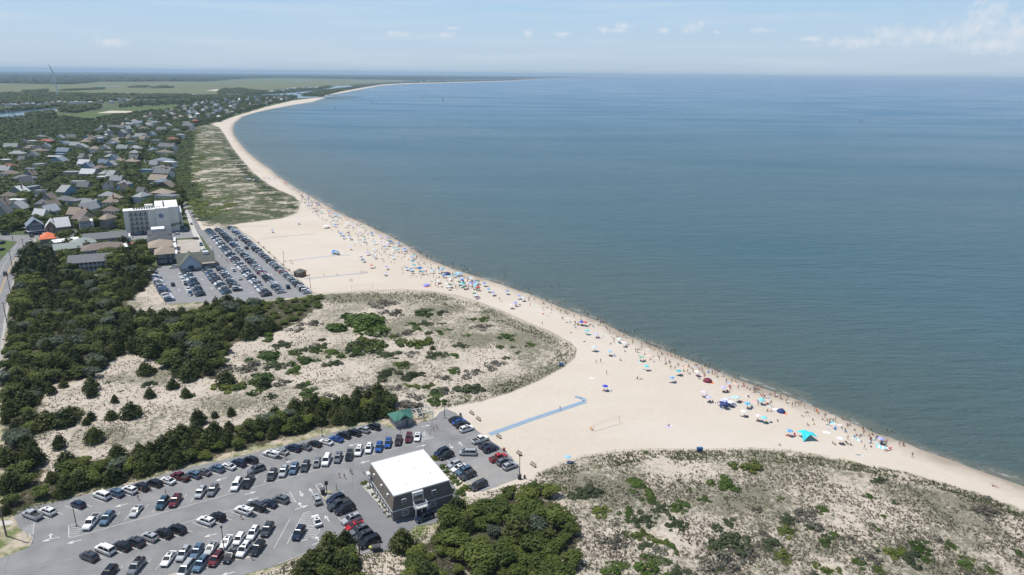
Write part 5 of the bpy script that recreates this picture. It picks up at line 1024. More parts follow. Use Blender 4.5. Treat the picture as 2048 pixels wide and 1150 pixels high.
LST += Z7('920,98,90,50,dark;830,165,90,50,bright;490,170,80,60,bright;260,205,110,50,dune;640,260,65,40,bright;530,235,60,34,bright;575,268,70,50,dune;330,272,70,50,dark;440,285,60,50,bright;510,312,75,44,dune;750,234,40,26,bright;640,332,70,46,dune;435,318,30,22,bright;395,322,36,26,dry;470,375,70,50,dark;555,402,65,36,dark;515,420,60,30,dark;620,428,50,34,bright;385,392,80,50,dry;580,450,80,50,dry;600,488,30,28,bright;855,395,130,70,dune;820,470,130,60,dry;935,438,100,60,dry;1020,405,80,60,dark;1065,458,75,40,dark;990,370,70,40,dry;1080,355,70,48,dark;1080,318,66,34,dune;1175,300,95,56,dry;1243,275,50,46,bright;1172,352,30,18,bright;1242,404,58,34,bright;1290,380,38,32,bright;1340,392,50,30,dry;1245,515,80,60,dark;1190,536,60,30,dry;815,520,46,30,dark;1418,462,70,48,dry;1452,442,30,30,dark;1396,492,50,36,bright;1500,440,90,56,dark;1570,468,80,44,dune;1450,512,50,34,dark;1612,418,85,38,bright;1640,480,60,24,bright;1757,422,44,34,bright;1815,496,76,38,bright;1908,522,40,26,bright;2025,448,40,24,bright;1475,300,34,30,dark;1440,345,34,22,bright;1520,250,30,24,bright;1420,226,40,18,bright;1458,160,60,26,dune;1870,280,110,40,dry;1905,236,40,16,dry;970,268,40,34,dry;1060,232,24,18,bright;690,198,24,16,bright;185,195,24,20,bright;130,185,50,50,dry;850,330,60,50,dune;770,430,30,24,bright;520,510,140,60,bright;370,530,120,50,bright;630,532,80,40,dune;710,536,40,30,dry;1700,400,50,20,dry', 1040, 880, 2.0317, 'in the right hand dune')
LST += Z7('360,235,150,60,dune;940,470,20,14,dark;1400,215,110,60,dune;1180,215,30,24,dark;1265,190,34,30,dark;995,265,24,20,dark;1155,290,40,30,dark;1035,205,40,30,dune;1430,260,60,40,dry;1680,920,110,60,dry', 0, 720, 4.7925, 'in the left hollow')
LST += Z7('1260,575,110,60,dry;1200,600,70,40,dune;1330,520,70,36,dune;1360,565,90,46,dune;1290,590,110,76,bright;1460,620,130,90,bright;1190,700,190,70,bright;1095,625,120,50,bright;1430,725,130,60,dune;1080,780,160,100,bright;880,670,260,110,bright;940,740,140,80,dune;700,740,300,70,dry;800,870,260,170,bright;960,900,150,110,dry;1150,925,120,60,dune;1210,910,90,50,bright;1210,985,150,80,bright;500,925,210,130,dark;430,835,80,50,dune;1675,950,140,60,dry;1360,1030,150,80,dry;890,1015,90,60,dune;1060,895,50,30,dune;150,1005,90,90,dark;1140,425,150,70,dry;860,480,160,70,bright;1260,365,160,60,dry;1020,560,160,60,dune;1640,640,110,60,dark;1690,540,200,140,dark;1700,380,330,130,bright;1850,560,100,60,dark;1860,650,80,40,bright', 340, 560, 4.4238, 'in the middle hollow')
for x, y, w_, h_, k, lab in LST:
    shrub(x, y, w_, h_, k, '%s shrub %s' % ({'bright': 'bright green', 'dune': 'grey green', 'dry': 'dry grey', 'dark': 'dark green'}[k], lab))
def scatter(poly, spacing, rs, maxn=5000, tries=None):
    lo, hi = poly.min(0), poly.max(0); pts = []; cell = {}; s_ = spacing
    for _ in range(tries or int((hi - lo).prod() / s_ ** 2 * 6)):
        x, y = rs.uniform(lo[0], hi[0]), rs.uniform(lo[1], hi[1]); k = (int(x // s_), int(y // s_))
        if any((x - a) ** 2 + (y - b) ** 2 < s_ * s_ for i in (-1, 0, 1) for j in (-1, 0, 1) for a, b in cell.get((k[0] + i, k[1] + j), ())): continue
        cell.setdefault(k, []).append((x, y)); pts.append((x, y))
    pts = np.array(pts); pts = pts[inside(pts[:, 0], pts[:, 1], poly)]
    return [tuple(p) for p in pts][:maxn]
HB = [(Vector(o.location).xy, 9) for o in ()]
def visible(x, y):
    px, py = PX(x, y, 0); return -60 < px < 2110 and py < 1230
# keep plants off the buildings and cars
OBST = []
for o in list(COL.objects):
    if o.parent is None and o.name.split('.')[0] in ('house', 'parked_car') : OBST.append((o.matrix_world.translation.copy() if False else Vector(o.location), o))
solid = []
bpy.context.view_layer.update()
for o in COL.objects:
    if o.name.startswith('wall') and o.parent and o.type == 'MESH':
        bb = [o.parent.matrix_world @ Vector(c) for c in o.bound_box]; c = sum((v for v in bb), Vector()) / 8; solid.append((c.x, c.y, max((v - c).xy.length for v in bb) * .78))
SOL = np.array(solid); CARP = np.array([(o.location.x, o.location.y) for o in CARS] or [(0, 0)])
def clear(x, y, r):
    return not ((np.hypot(SOL[:, 0] - x, SOL[:, 1] - y) < SOL[:, 2] + r * .55).any() or (np.hypot(CARP[:, 0] - x, CARP[:, 1] - y) < r * .6 + 2.3).any())
ROADS = [W([(366, 396), (384, 396), (404, 461), (470, 520), (430, 545), (395, 475)]), W([(-200, 468), (252, 459), (260, 478), (60, 482), (-200, 490)]), W([(45, 476), (76, 476), (60, 500), (44, 525), (30, 570), (16, 650), (2, 760), (-190, 900), (-90, 560), (-200, 500)]), W([(50, 466), (42, 446), (72, 374), (126, 354), (166, 316), (232, 274), (264, 258), (278, 266), (222, 297), (145, 350), (84, 388), (62, 450), (68, 468)]), W([(259, 440), (270, 375), (288, 310), (294, 288), (305, 290), (296, 335), (280, 385), (275, 440)])]
def offroad(x, y):
    X_, Y_ = np.array([x]), np.array([y]); return not any(inside(X_, Y_, r_)[0] for r_ in ROADS)
tr = random.Random(77)
MERGE = {'cedar': [], 'broad': [], 'town': []}
ntree = {'cedar': 0, 'broad': 0, 'olive': 0, 'town': 0}
cand = []
names = ['in the big thicket', 'on the bank above the cars', 'in the thicket below the motel', 'in the clump below the car park']
for pi, poly in enumerate(SPEC['thick']):
    for x, y in scatter(poly, [3.9, 2.9, 3.0, 2.9][pi], tr):
        if visible(x, y) and clear(x, y, 1.5): cand.append((math.hypot(x, y), x, y, pi))
cand.sort()
for d_, x, y, pi in cand:
    px, py = PX(x, y); cl = nz(np.array([x]), np.array([y]), 45.)[0]; z = hz1(x, y) - .1; u = tr.random()
    if pi == 2: pick = 'broad' if u < .85 else 'olive' if u < .93 else 'cedar'
    elif pi == 3: pick = 'cedar' if u < .6 else 'broad'
    elif px > 515 and 590 < py < 660: pick = 'broad'
    else: pick = 'cedar' if u + cl * .25 < .60 else 'broad' if u + cl * .25 < .93 else 'olive'
    if pick == 'cedar': h = tr.triangular(2.2, 7.0, 4.4) * (1.15 if pi == 0 else 1); w_ = h * tr.uniform(.85, 1.25); pr = CED
    else: h = tr.triangular(1.6, 5.2, 2.8) * (1.3 if pi == 0 else .95); w_ = h * tr.uniform(1.3, 1.8); pr = BRO if pick == 'broad' else OLI
    if px > 515 and 590 < py < 660: h = tr.uniform(1.4, 2.6); w_ = h * 2.1
    if ntree[pick] >= 290: MERGE['cedar' if pick == 'cedar' else 'broad'].append((x, y, z, w_, h, tr.randrange(4), tr.uniform(0, 6.28))); continue
    ntree[pick] += 1
    desc = {'cedar': 'dark green cedar', 'broad': 'leafy green bush tree', 'olive': 'silvery grey green tree'}[pick] + ' ' + names[pi]
    sized({'cedar': 'cedar_tree', 'broad': 'broadleaf_tree', 'olive': 'silver_leaved_tree'}[pick], pr[tr.randrange(len(pr))], (x, y, z), w_, h, desc, {'cedar': 'cedar tree', 'broad': 'bushy tree', 'olive': 'silver tree'}[pick], names[pi][3:] + ' trees', px)
# single cedars standing on the dune sand: x, base y, width, height in pixels
SGL = [(184, 794, 27, 26), (230, 807, 17, 20), (183, 843, 22, 24), (223, 840, 28, 24), (262, 835, 50, 36), (173, 852, 18, 20), (190, 885, 44, 40), (120, 898, 30, 38), (300, 797, 25, 24), (373, 797, 22, 24), (347, 779, 28, 26), (398, 851, 38, 42), (430, 838, 18, 18), (293, 750, 40, 30), (128, 778, 22, 22), (103, 790, 24, 30), (183, 783, 36, 34), (60, 850, 46, 36), (95, 856, 60, 40), (130, 852, 60, 42), (145, 838, 50, 30), (70, 868, 28, 26), (463, 834, 20, 24), (530, 776, 30, 28), (370, 790, 16, 16), (805, 1100, 62, 56), (650, 1134, 80, 62), (690, 1140, 60, 48), (622, 1142, 60, 46), (775, 832, 44, 40), (740, 838, 46, 40), (713, 822, 34, 38), (757, 815, 30, 36), (1084, 1062, 32, 22), (452, 770, 44, 34), (865, 702, 14, 12)]
for px, py, w_, h_ in SGL:
    p = GH(px, py - 3); s_ = scale_at(py); sized('cedar_tree', CED[tr.randrange(4)], (p.x, p.y, p.z - .15), w_ / s_ / 1.12, h_ / s_ / 1.12, 'lone dark cedar standing on open sand' if py < 1000 else 'large dark cedar by the lot edge', 'cedar tree', 'lone cedars', px)
# town trees
tc_ = []
for poly in SPEC['town']:
    lo, hi = poly.min(0), poly.max(0)
    for _ in range(34000):
        py = 478 - (478 - 190) * tr.random() ** 1.0; py = tr.uniform(188, 548); px = tr.uniform(-20, 640); p = G(px, py)
        if inside(np.array([p.x]), np.array([p.y]), poly)[0]: tc_.append((p.x, p.y))
kept = []; cell = {}
for x, y in tc_:
    d_ = math.hypot(x, y); s_ = 5.6 + d_ * .0012; k = (int(x // 8), int(y // 8))
    if any((x - a) ** 2 + (y - b) ** 2 < s_ * s_ for i in (-1, 0, 1) for j in (-1, 0, 1) for a, b in cell.get((k[0] + i, k[1] + j), ())): continue
    if not clear(x, y, 4.0) or not offroad(x, y): continue
    px, py = PX(x, y)
    if py > 484 and not (px < 300): continue
    if 256 < px < 362 and 461 < py < 500: continue
    if tr.random() < .24 or (76 < px < 130 and 480 < py < 500) or (105 < px < 172 and 488 < py < 508 and tr.random() < .8) or (140 < px < 236 and 538 < py < 556 and tr.random() < .6): continue
    if any(inside(np.array([x]), np.array([y]), f_)[0] for f_ in SPEC['field']) or (px < 240 and 206 < py < 246 and py > 218 - px * .03): continue
    cell.setdefault(k, []).append((x, y)); kept.append((d_, x, y, px))
kept.sort(); print('town trees', len(kept), 'thicket', len(cand), ntree)
for i, (d_, x, y, px) in enumerate(kept):
    h = tr.uniform(5.5, 10); w_ = h * tr.uniform(1.0, 1.45)
    if i < 290: sized('shade_tree', (BRO if tr.random() < .72 else CED)[tr.randrange(4)], (x, y, 0), w_, h, 'green shade tree between the town houses', 'shade tree', 'shade trees in the near streets of town', px, share=True)
    else: MERGE['town'].append((x, y, 0, w_ * 1.05, h, tr.randrange(4), tr.uniform(0, 6.28)))
def merged(name, lst, protos, n_, size, m, label, rs=random.Random(3), kinds='tree'):
    if not lst: return
    pv = []
    for i in range(4):
        r2 = random.Random(900 + i); lobes = [(0, 0, .5, .42, .42, .36)] + [(.3 * math.cos(a), .3 * math.sin(a), r2.uniform(.35, .7), .2, .2, .2) for a in (0, 1.3, 2.6, 3.9, 5.2)]
        if protos == 'cedar': lobes = [(0, 0, .2 + .13 * k, .42 * (1 - k / 6.5), .42 * (1 - k / 6.5), .12) for k in range(6)]
        v, f = leaves(lobes, n_, size, r2, jag=.25); pv.append((np.array(v), np.array(f)))
    V = []; Fc = []; off = 0
    for x, y, z, w_, h, i, a in lst:
        v, f = pv[i]; c, s_ = math.cos(a), math.sin(a); q = np.empty_like(v); q[:, 0] = x + w_ * (v[:, 0] * c - v[:, 1] * s_); q[:, 1] = y + w_ * (v[:, 0] * s_ + v[:, 1] * c); q[:, 2] = z + v[:, 2] * h; V.append(q); Fc.append(f + off); off += len(v)
    V = np.concatenate(V).astype(np.float32); Fc = np.concatenate(Fc).astype(np.int32)
    me = bpy.data.meshes.new(name); me.vertices.add(len(V)); me.vertices.foreach_set('co', V.ravel()); me.loops.add(Fc.size); me.loops.foreach_set('vertex_index', Fc.ravel()); me.polygons.add(len(Fc)); me.polygons.foreach_set('loop_start', (np.arange(len(Fc)) * 4).astype(np.int32)); me.update(calc_edges=True); me.materials.append(MATS[m])
    return kind(tag(link(name, me), label, 'vegetation'), 'stuff')
merged('distant_town_trees', MERGE['town'], 'broad', 150, .13, 'far_wood_foliage', 'green canopy of trees between the far town houses')
merged('thicket_cedars', MERGE['cedar'], 'cedar', 420, .085, 'cedar_foliage', 'dense dark cedar thicket behind the nearer trees')
merged('thicket_bushes', MERGE['broad'], 'broad', 420, .08, 'broadleaf_foliage', 'dense leafy thicket behind the nearer trees')
# woods beyond the town
def woods(name, polys, sp_, hh, label, cap=6000, m='far_wood_foliage', n_=46, size=.2, f=1.25):
    lst = []
    for poly in polys:
        Wp = W(poly); lo, hi = Wp.min(0), Wp.max(0); X_ = []
        for _ in range(cap * 3):
            px = tr.uniform(max(-60, min(q[0] for q in poly)), max(q[0] for q in poly)); ys = [q[1] for q in poly]; py = tr.uniform(min(ys), max(ys)); p = G(px, py)
            X_.append((p.x, p.y))
        X_ = np.array(X_); X_ = X_[inside(X_[:, 0], X_[:, 1], Wp)]; cell = {}
        for x, y in X_:
            s_ = sp_ * (1 + math.hypot(x, y) / 4000.); k = (int(x // s_), int(y // s_))
            if k in cell: continue
            cell[k] = 1; h = tr.uniform(.7, 1.2) * hh; w_ = s_ * f * tr.uniform(.9, 1.3); lst.append((x, y, -.3, w_, h, tr.randrange(4), tr.uniform(0, 6.28)))
    lst = lst[:cap * 2]; print(name, len(lst)); return merged(name, lst, 'broad', n_, size, m, label)
woods('near_woods', [[(-60, 305), (0, 300), (20, 296), (60, 283), (110, 285), (160, 282), (200, 278), (235, 262), (215, 248), (150, 240), (105, 236), (20, 240), (-60, 244)], [(235, 262), (262, 250), (330, 243), (338, 232), (250, 232), (200, 238)]], 8.5, 9, 'broad dark wood at the left of the town', 5000, n_=110, size=.15)
woods('canal_woods', [[(-60, 213), (0, 210), (60, 207), (110, 206), (170, 204), (200, 203), (300, 198), (385, 196), (380, 191), (250, 190), (120, 188), (0, 187), (-60, 190)], [(255, 211), (380, 206), (378, 199), (270, 202)], [(55, 230), (104, 226), (106, 233), (60, 235)], [(122, 217), (150, 214), (200, 212), (195, 218), (150, 226), (125, 224)], [(0, 222.5), (130, 211), (132, 212.5), (0, 224.5)]], 9, 10, 'tree belt along the canal beyond the green fields', 6000, n_=60)
woods('marsh_islands', [[(260, 174), (285, 171.5), (298, 173), (290, 175), (262, 175.5)], [(304, 175.5), (325, 171.8), (345, 174), (344, 176), (306, 176.5)], [(120, 180.5), (205, 176), (206, 179), (128, 182)], [(40, 183), (92, 180), (90, 184)], [(438, 185), (450, 177.5), (480, 176.5), (500, 180), (540, 183), (575, 182), (640, 176), (655, 172), (660, 174), (640, 178.5), (575, 185), (520, 189), (440, 187)], [(603, 190), (640, 181), (690, 177.6), (720, 174.6), (706, 178), (668, 184.5), (652, 190), (640, 192.3)], [(380, 192), (440, 190.5), (500, 192), (560, 193.5), (590, 193.5), (585, 195.5), (450, 200), (385, 200)]], 11, 8, 'scattered tree islands on the salt marsh and inlet spit', 5000, n_=40)
woods('horizon_woods', [[(-60, 165.5), (60, 166), (130, 168), (195, 162.5), (420, 162), (480, 157), (560, 155), (700, 157), (800, 158), (1000, 156.5), (1080, 155), (1000, 153.5), (700, 152), (300, 149), (-60, 147)]], 26, 13, 'long band of far off woods along the horizon', 9000, n_=22, size=.32, f=1.5)
woods('shoreline_trees', [[(345, 262), (380, 250), (420, 243), (440, 234), (470, 226), (530, 210), (583, 198), (575, 196.5), (500, 206), (440, 222), (400, 238), (345, 250)]], 8, 7, 'belt of trees and scrub behind the far beach', 3000, n_=60)
woods('northern_dune_scrub', [[(347, 385), (345, 300), (365, 270), (380, 262), (385, 290), (372, 340), (385, 380), (400, 395), (380, 402), (372, 396)]], 7.0, 2.6, 'scrub thickets on the inland side of the far dune', 800, n_=110, size=.14)
woods('inland_dune_shrubs', [[(352, 385), (350, 300), (375, 268), (398, 262), (410, 300), (400, 350), (430, 385), (470, 400), (460, 425), (410, 436), (392, 425), (372, 396)]], 9.5, 2.0, 'dark shrubs dotted over the landward half of the far dune', 1200, m='broadleaf_foliage', n_=110, size=.14, f=.9)
woods('northern_dune_bushes', [[(385, 290), (430, 262), (455, 300), (500, 350), (560, 395), (585, 415), (560, 425), (480, 440), (400, 440), (380, 350)]], 6.0, 1.0, 'low bushes on the seaward side of the far dune', 1500, m='dune_shrub_foliage', n_=110, size=.14)
# dune grass tufts: stuff
gr = random.Random(9)
def tufts(name, polys, n_, label, m, hh=(.35, .8), dens=None, w=.5):
    V = []; Fs = []
    for poly, k in zip(polys, n_):
        Wp = W(poly) if isinstance(poly, list) else poly; X_ = []
        bx = [PX(a, b) for a, b in Wp]; x0, x1 = max(-20, min(q[0] for q in bx)), min(2080, max(q[0] for q in bx)); y0, y1 = min(q[1] for q in bx), min(1180, max(q[1] for q in bx))
        for _ in range(k): p = G(gr.uniform(x0, x1), gr.uniform(y0, y1)); X_.append((p.x, p.y))
        X_ = np.array(X_); X_ = X_[inside(X_[:, 0], X_[:, 1], Wp)]; dd = nz(X_[:, 0], X_[:, 1], 26) + .6 * nz(X_[:, 0], X_[:, 1], 7); X_ = X_[dd + _rn.uniform(-.9, .9, len(dd)) > (dens if dens is not None else 0)]
        Z = height(X_[:, 0], X_[:, 1])
        for (x, y), z in zip(X_, Z):
            h = gr.uniform(*hh)
            for b in range(5):
                a = gr.uniform(0, 6.28); o = len(V); r_ = w * gr.uniform(.3, 1); cx, cy = x + gr.uniform(-.3, .3) * w, y + gr.uniform(-.3, .3) * w; dx, dy = .22 * w * math.cos(a), .22 * w * math.sin(a)
                V += [(cx - dy, cy + dx, z - .05), (cx + dy, cy - dx, z - .05), (cx + math.cos(a) * r_ * .6, cy + math.sin(a) * r_ * .6, z + h * gr.uniform(.6, 1))]; Fs.append((o, o + 1, o + 2))
    me = bpy.data.meshes.new(name); me.from_pydata(V, [], Fs); me.materials.append(MATS[m]); me.update(); print(name, len(V)); kind(tag(link(name, me), label, 'grass'), 'stuff')
leafmat('beach_grass', (.17, .165, .115), (.27, .26, .18)); leafmat('green_beach_grass', (.13, .165, .07), (.23, .26, .12)); leafmat('dead_grass', (.14, .12, .095), (.24, .20, .16))
tufts('dune_grass', [DUNE_M, DUNE_S], [34000, 42000], 'grey green beach grass tufts over the dunes', 'beach_grass', (.25, .6), .15)
tufts('dry_dune_grass', [DUNE_M, DUNE_S], [22000, 30000], 'dark dry stems and litter dotted over the dune sand', 'dead_grass', (.12, .32), .3, .7)
tufts('dune_edge_grass', [[(620, 592), (740, 585), (860, 586), (950, 606), (1050, 648), (1140, 690), (1149, 703), (1145, 716), (1120, 735), (1020, 783), (915, 810), (880, 815), (900, 795), (1000, 770), (1090, 735), (1115, 705), (1080, 680), (1000, 650), (930, 625), (860, 612), (740, 606), (640, 612)], [(1075, 950), (1170, 917), (1300, 903), (1500, 901.5), (1660, 918), (1810, 945), (2060, 1025), (2100, 1060), (1900, 985), (1740, 950), (1600, 930), (1500, 935), (1480, 920), (1300, 925), (1150, 950)]], [16000, 14000], 'thicker green beach grass along the fenced dune edges', 'green_beach_grass', (.4, .9), -.3, .6)
tufts('verge_grass', [[(12, 1036), (110, 1006), (240, 970), (350, 944), (346, 932), (240, 955), (110, 990), (12, 1020)], [(560, 1133), (640, 1095), (660, 1080), (700, 1080), (722, 1105), (760, 1110), (830, 1060), (900, 1035), (930, 1012), (900, 1120), (560, 1170)]], [5000, 3000], 'rough green verge between the car park and the shrubs', 'green_beach_grass', (.2, .5), -.9, .5)
# planted bed beside the motel
for i, (px, py, w_) in enumerate([(729, 966, 14), (737, 977, 9), (747, 989, 9), (752, 996, 8), (759, 1004, 9), (765, 1011, 9), (768, 1016, 8), (773, 1024, 9), (780, 1033, 9), (868, 918, 20), (885, 935, 14), (893, 945, 14), (905, 956, 16), (913, 964, 16), (918, 984, 22), (932, 976, 20), (924, 990, 14), (804, 1031, 10), (860, 1012, 12), (812, 1027, 9), (852, 1014, 10)]):
    p = G(px, py); s_ = scale_at(py); o = link('garden_shrub', SH['bright' if i % 3 else 'dark'][i % 3], None, p, i * 1.3, (w_ / s_, w_ / s_, w_ / s_ * .8)); reg(o, 'small clipped %s bush in the bed round the grey motel' % ('bright green' if i % 3 else 'dark green'), 'bush', 'bushes round the motel', px)
# ------------------------------------------------------------------ people
skinm = mat('skin', (.42, .26, .18), .6, var=.05, rnd=.35); hairm = mat('hair', (.05, .03, .02), .7, rnd=.8)
CL_ = {k: mat('cloth_' + k, c, .8, var=.06) for k, c in dict(white=(.7, .7, .68), black=(.02, .02, .022), navy=(.02, .035, .10), red=(.5, .03, .03), blue=(.03, .16, .45), teal=(.03, .32, .36), pink=(.6, .2, .28), grey=(.25, .25, .26), green=(.05, .2, .08), orange=(.7, .2, .04), skin=(.42, .26, .18)).items()}
def person_mesh(name, J, E, top=True):
    "J joints name->(pos, radius); E edges; skinned into one continuous body, then face, ears and fingers joined on"
    ks = list(J); me = bpy.data.meshes.new(name); me.from_pydata([J[k][0] for k in ks], [(ks.index(a), ks.index(b)) for a, b in E], [])
    o = bpy.data.objects.new(name, me); COL.objects.link(o); m = o.modifiers.new('s', 'SKIN'); sv_ = me.skin_vertices[0].data
    for i, k in enumerate(ks): sv_[i].radius = (J[k][1], J[k][1] * (J[k][2] if len(J[k]) > 2 else 1)); sv_[i].use_root = (k == 'pelvis')
    s_ = o.modifiers.new('d', 'SUBSURF'); s_.levels = 1; s_.render_levels = 1
    dg = bpy.context.evaluated_depsgraph_get(); ev = o.evaluated_get(dg); r = bpy.data.meshes.new_from_object(ev); COL.objects.unlink(o); bpy.data.objects.remove(o)
    b = MB(); b.v = [tuple(v.co) for v in r.vertices]; b.f = [tuple(p.vertices) for p in r.polygons]
    pz = Vector(J['pelvis'][0]); ch = Vector(J['chest'][0]); hd = Vector(J['head'][0]); nk = Vector(J['neck'][0]); ax = (ch - pz)
    def zone(c):
        if (c - hd).length < .17: return 1 if (c - hd).dot((hd - nk).normalized()) > .03 or (c - hd).dot(FWD) < -.02 else 0
        f = (c - pz).dot(ax) / ax.length_squared; lat = (c - pz - ax * max(0, min(1, f))).length
        if -.45 < f < .22 and lat < .24: return 2
        if .22 <= f < 1.12 and lat < .21: return 3
        return 0
    FWD = Vector(J['toe_l'][0]) - Vector(J['ankle_l'][0]); FWD.z = 0; FWD = FWD.normalized() if FWD.length > .02 else Vector((1, 0, 0))
    b.m = [zone(sum((Vector(b.v[i]) for i in f), Vector()) / len(f)) for f in b.f]
    up = (hd - nk).normalized(); sd = FWD.cross(up).normalized()
    b.tube(hd + FWD * .09 - up * .01, hd + FWD * .125 - up * .03, .014, .010, 4)
    for s2 in (-1, 1):
        b.tube(hd + sd * s2 * .03 + FWD * .085 + up * .02, hd + sd * s2 * .03 + FWD * .1 + up * .02, .01, .008, 4, 1); b.tube(hd + sd * s2 * .075, hd + sd * s2 * .098 + up * .01, .02, .016, 4)
    for h, e in (('hand_l', 'elbow_l'), ('hand_r', 'elbow_r')):
        H_ = Vector(J[h][0]); d = (H_ - Vector(J[e][0])).normalized(); n_ = d.cross(Vector((0, 1, .2))).normalized()
        for k in range(4): b.tube(H_ + n_ * (k - 1.5) * .019, H_ + n_ * (k - 1.5) * .024 + d * (.085 + .02 * (k in (1, 2))), .009, .006, 4)
        b.tube(H_ - n_ * .03, H_ - n_ * .065 + d * .03, .01, .007, 4)
    me2 = b.mesh(name, [skinm, hairm, CL_['navy'], CL_['white']]); me2.polygons.foreach_set('use_smooth', [True] * len(me2.polygons)); return me2
EDG = [('pelvis', 'waist'), ('waist', 'chest'), ('chest', 'neck'), ('neck', 'head'), ('head', 'crown')]
for s_ in 'lr': EDG += [('chest', 'sh_' + s_), ('sh_' + s_, 'elbow_' + s_), ('elbow_' + s_, 'hand_' + s_), ('pelvis', 'hip_' + s_), ('hip_' + s_, 'knee_' + s_), ('knee_' + s_, 'ankle_' + s_), ('ankle_' + s_, 'toe_' + s_)]
def pose(kind_):
    J = dict(pelvis=((0, 0, .95), .13, .85), waist=((0, 0, 1.1), .115, .85), chest=((0, 0, 1.33), .14, .8), neck=((.01, 0, 1.5), .05), head=((.02, 0, 1.62), .085), crown=((.015, 0, 1.70), .07))
    for s_, y in (('l', 1), ('r', -1)):
        J['sh_' + s_] = ((0, y * .19, 1.40), .052); J['elbow_' + s_] = ((-.02, y * .25, 1.13), .04); J['hand_' + s_] = ((.06, y * .27, .87), .03)
        J['hip_' + s_] = ((0, y * .09, .88), .085); J['knee_' + s_] = ((.02, y * .1, .49), .06); J['ankle_' + s_] = ((-.02, y * .1, .09), .042); J['toe_' + s_] = ((.15, y * .12, .035), .032)
    if kind_ == 'walk':
        J['knee_l'] = ((.16, .1, .50), .06); J['ankle_l'] = ((.26, .1, .12), .042); J['toe_l'] = ((.42, .11, .06), .032); J['knee_r'] = ((-.04, -.1, .49), .06); J['ankle_r'] = ((-.28, -.1, .14), .042); J['toe_r'] = ((-.16, -.11, .035), .032)
        J['elbow_l'] = ((-.14, .24, 1.15), .04); J['hand_l'] = ((-.12, .26, .9), .03); J['elbow_r'] = ((.1, -.24, 1.14), .04); J['hand_r'] = ((.26, -.24, .98), .03)
    if kind_ == 'reach':
        J['elbow_l'] = ((.2, .26, 1.42), .04); J['hand_l'] = ((.4, .24, 1.58), .03); J['elbow_r'] = ((.08, -.27, 1.15), .04); J['hand_r'] = ((.3, -.22, 1.12), .03)
    if kind_ == 'sit':
        dz = -.78
        for k in list(J): p = J[k][0]; J[k] = ((p[0] - .12 * max(0, p[2] - .95), p[1], p[2] + dz),) + J[k][1:]
        for s_, y in (('l', 1), ('r', -1)):
            J['hip_' + s_] = ((.06, y * .09, .15), .085); J['knee_' + s_] = ((.42, y * .13, .42), .06); J['ankle_' + s_] = ((.66, y * .1, .08), .042); J['toe_' + s_] = ((.82, y * .11, .05), .032); J['elbow_' + s_] = ((.1, y * .26, .42), .04); J['hand_' + s_] = ((.34, y * .2, .40), .03)
    if kind_ == 'lie':
        for k in list(J): p = J[k][0]; J[k] = ((p[2] - .9, p[1], .13 + p[0] * .4),) + J[k][1:]
        for y, s_ in ((1, 'l'), (-1, 'r')): J['toe_' + s_] = ((-.86, y * .1, .25), .03)
    return J
PM = {k: person_mesh('person_' + k, pose(k), EDG) for k in ('stand', 'walk', 'reach', 'sit', 'lie')}
pr_ = random.Random(31); PEOPLE = []
def person(px, py, pz_, where, bottom=None, top=None, face=None, z=None, at=None, key=None, share=False, group=None, desc=None):
    p = at if at is not None else GH(px, py); b_ = bottom or pr_.choice(['navy', 'black', 'blue', 'red', 'teal', 'grey', 'pink', 'green']); t_ = top or pr_.choice(['skin'] * 6 + ['white', 'black', 'navy', 'pink', 'grey', 'teal', 'red', 'orange'])
    o = link('person', PM[pz_], None, (p.x, p.y, p.z if z is None else z), face if face is not None else pr_.uniform(0, 6.28), pr_.uniform(.9, 1.08)); setslot(o, {2: CL_[b_], 3: CL_[t_]})
    if desc is None:
        v = {'stand': 'standing', 'walk': 'walking', 'reach': 'reaching out', 'sit': 'sitting', 'lie': 'lying'}[pz_]
        desc = 'person %s, %s %s %s' % (v, 'bare topped in' if t_ == 'skin' else t_ + ' top and', b_ + (' swimwear' if t_ == 'skin' else ' shorts'), where)
    reg(o, desc, 'person', group or 'people ' + where, px if key is None else key, share=share); PEOPLE.append(o); return o
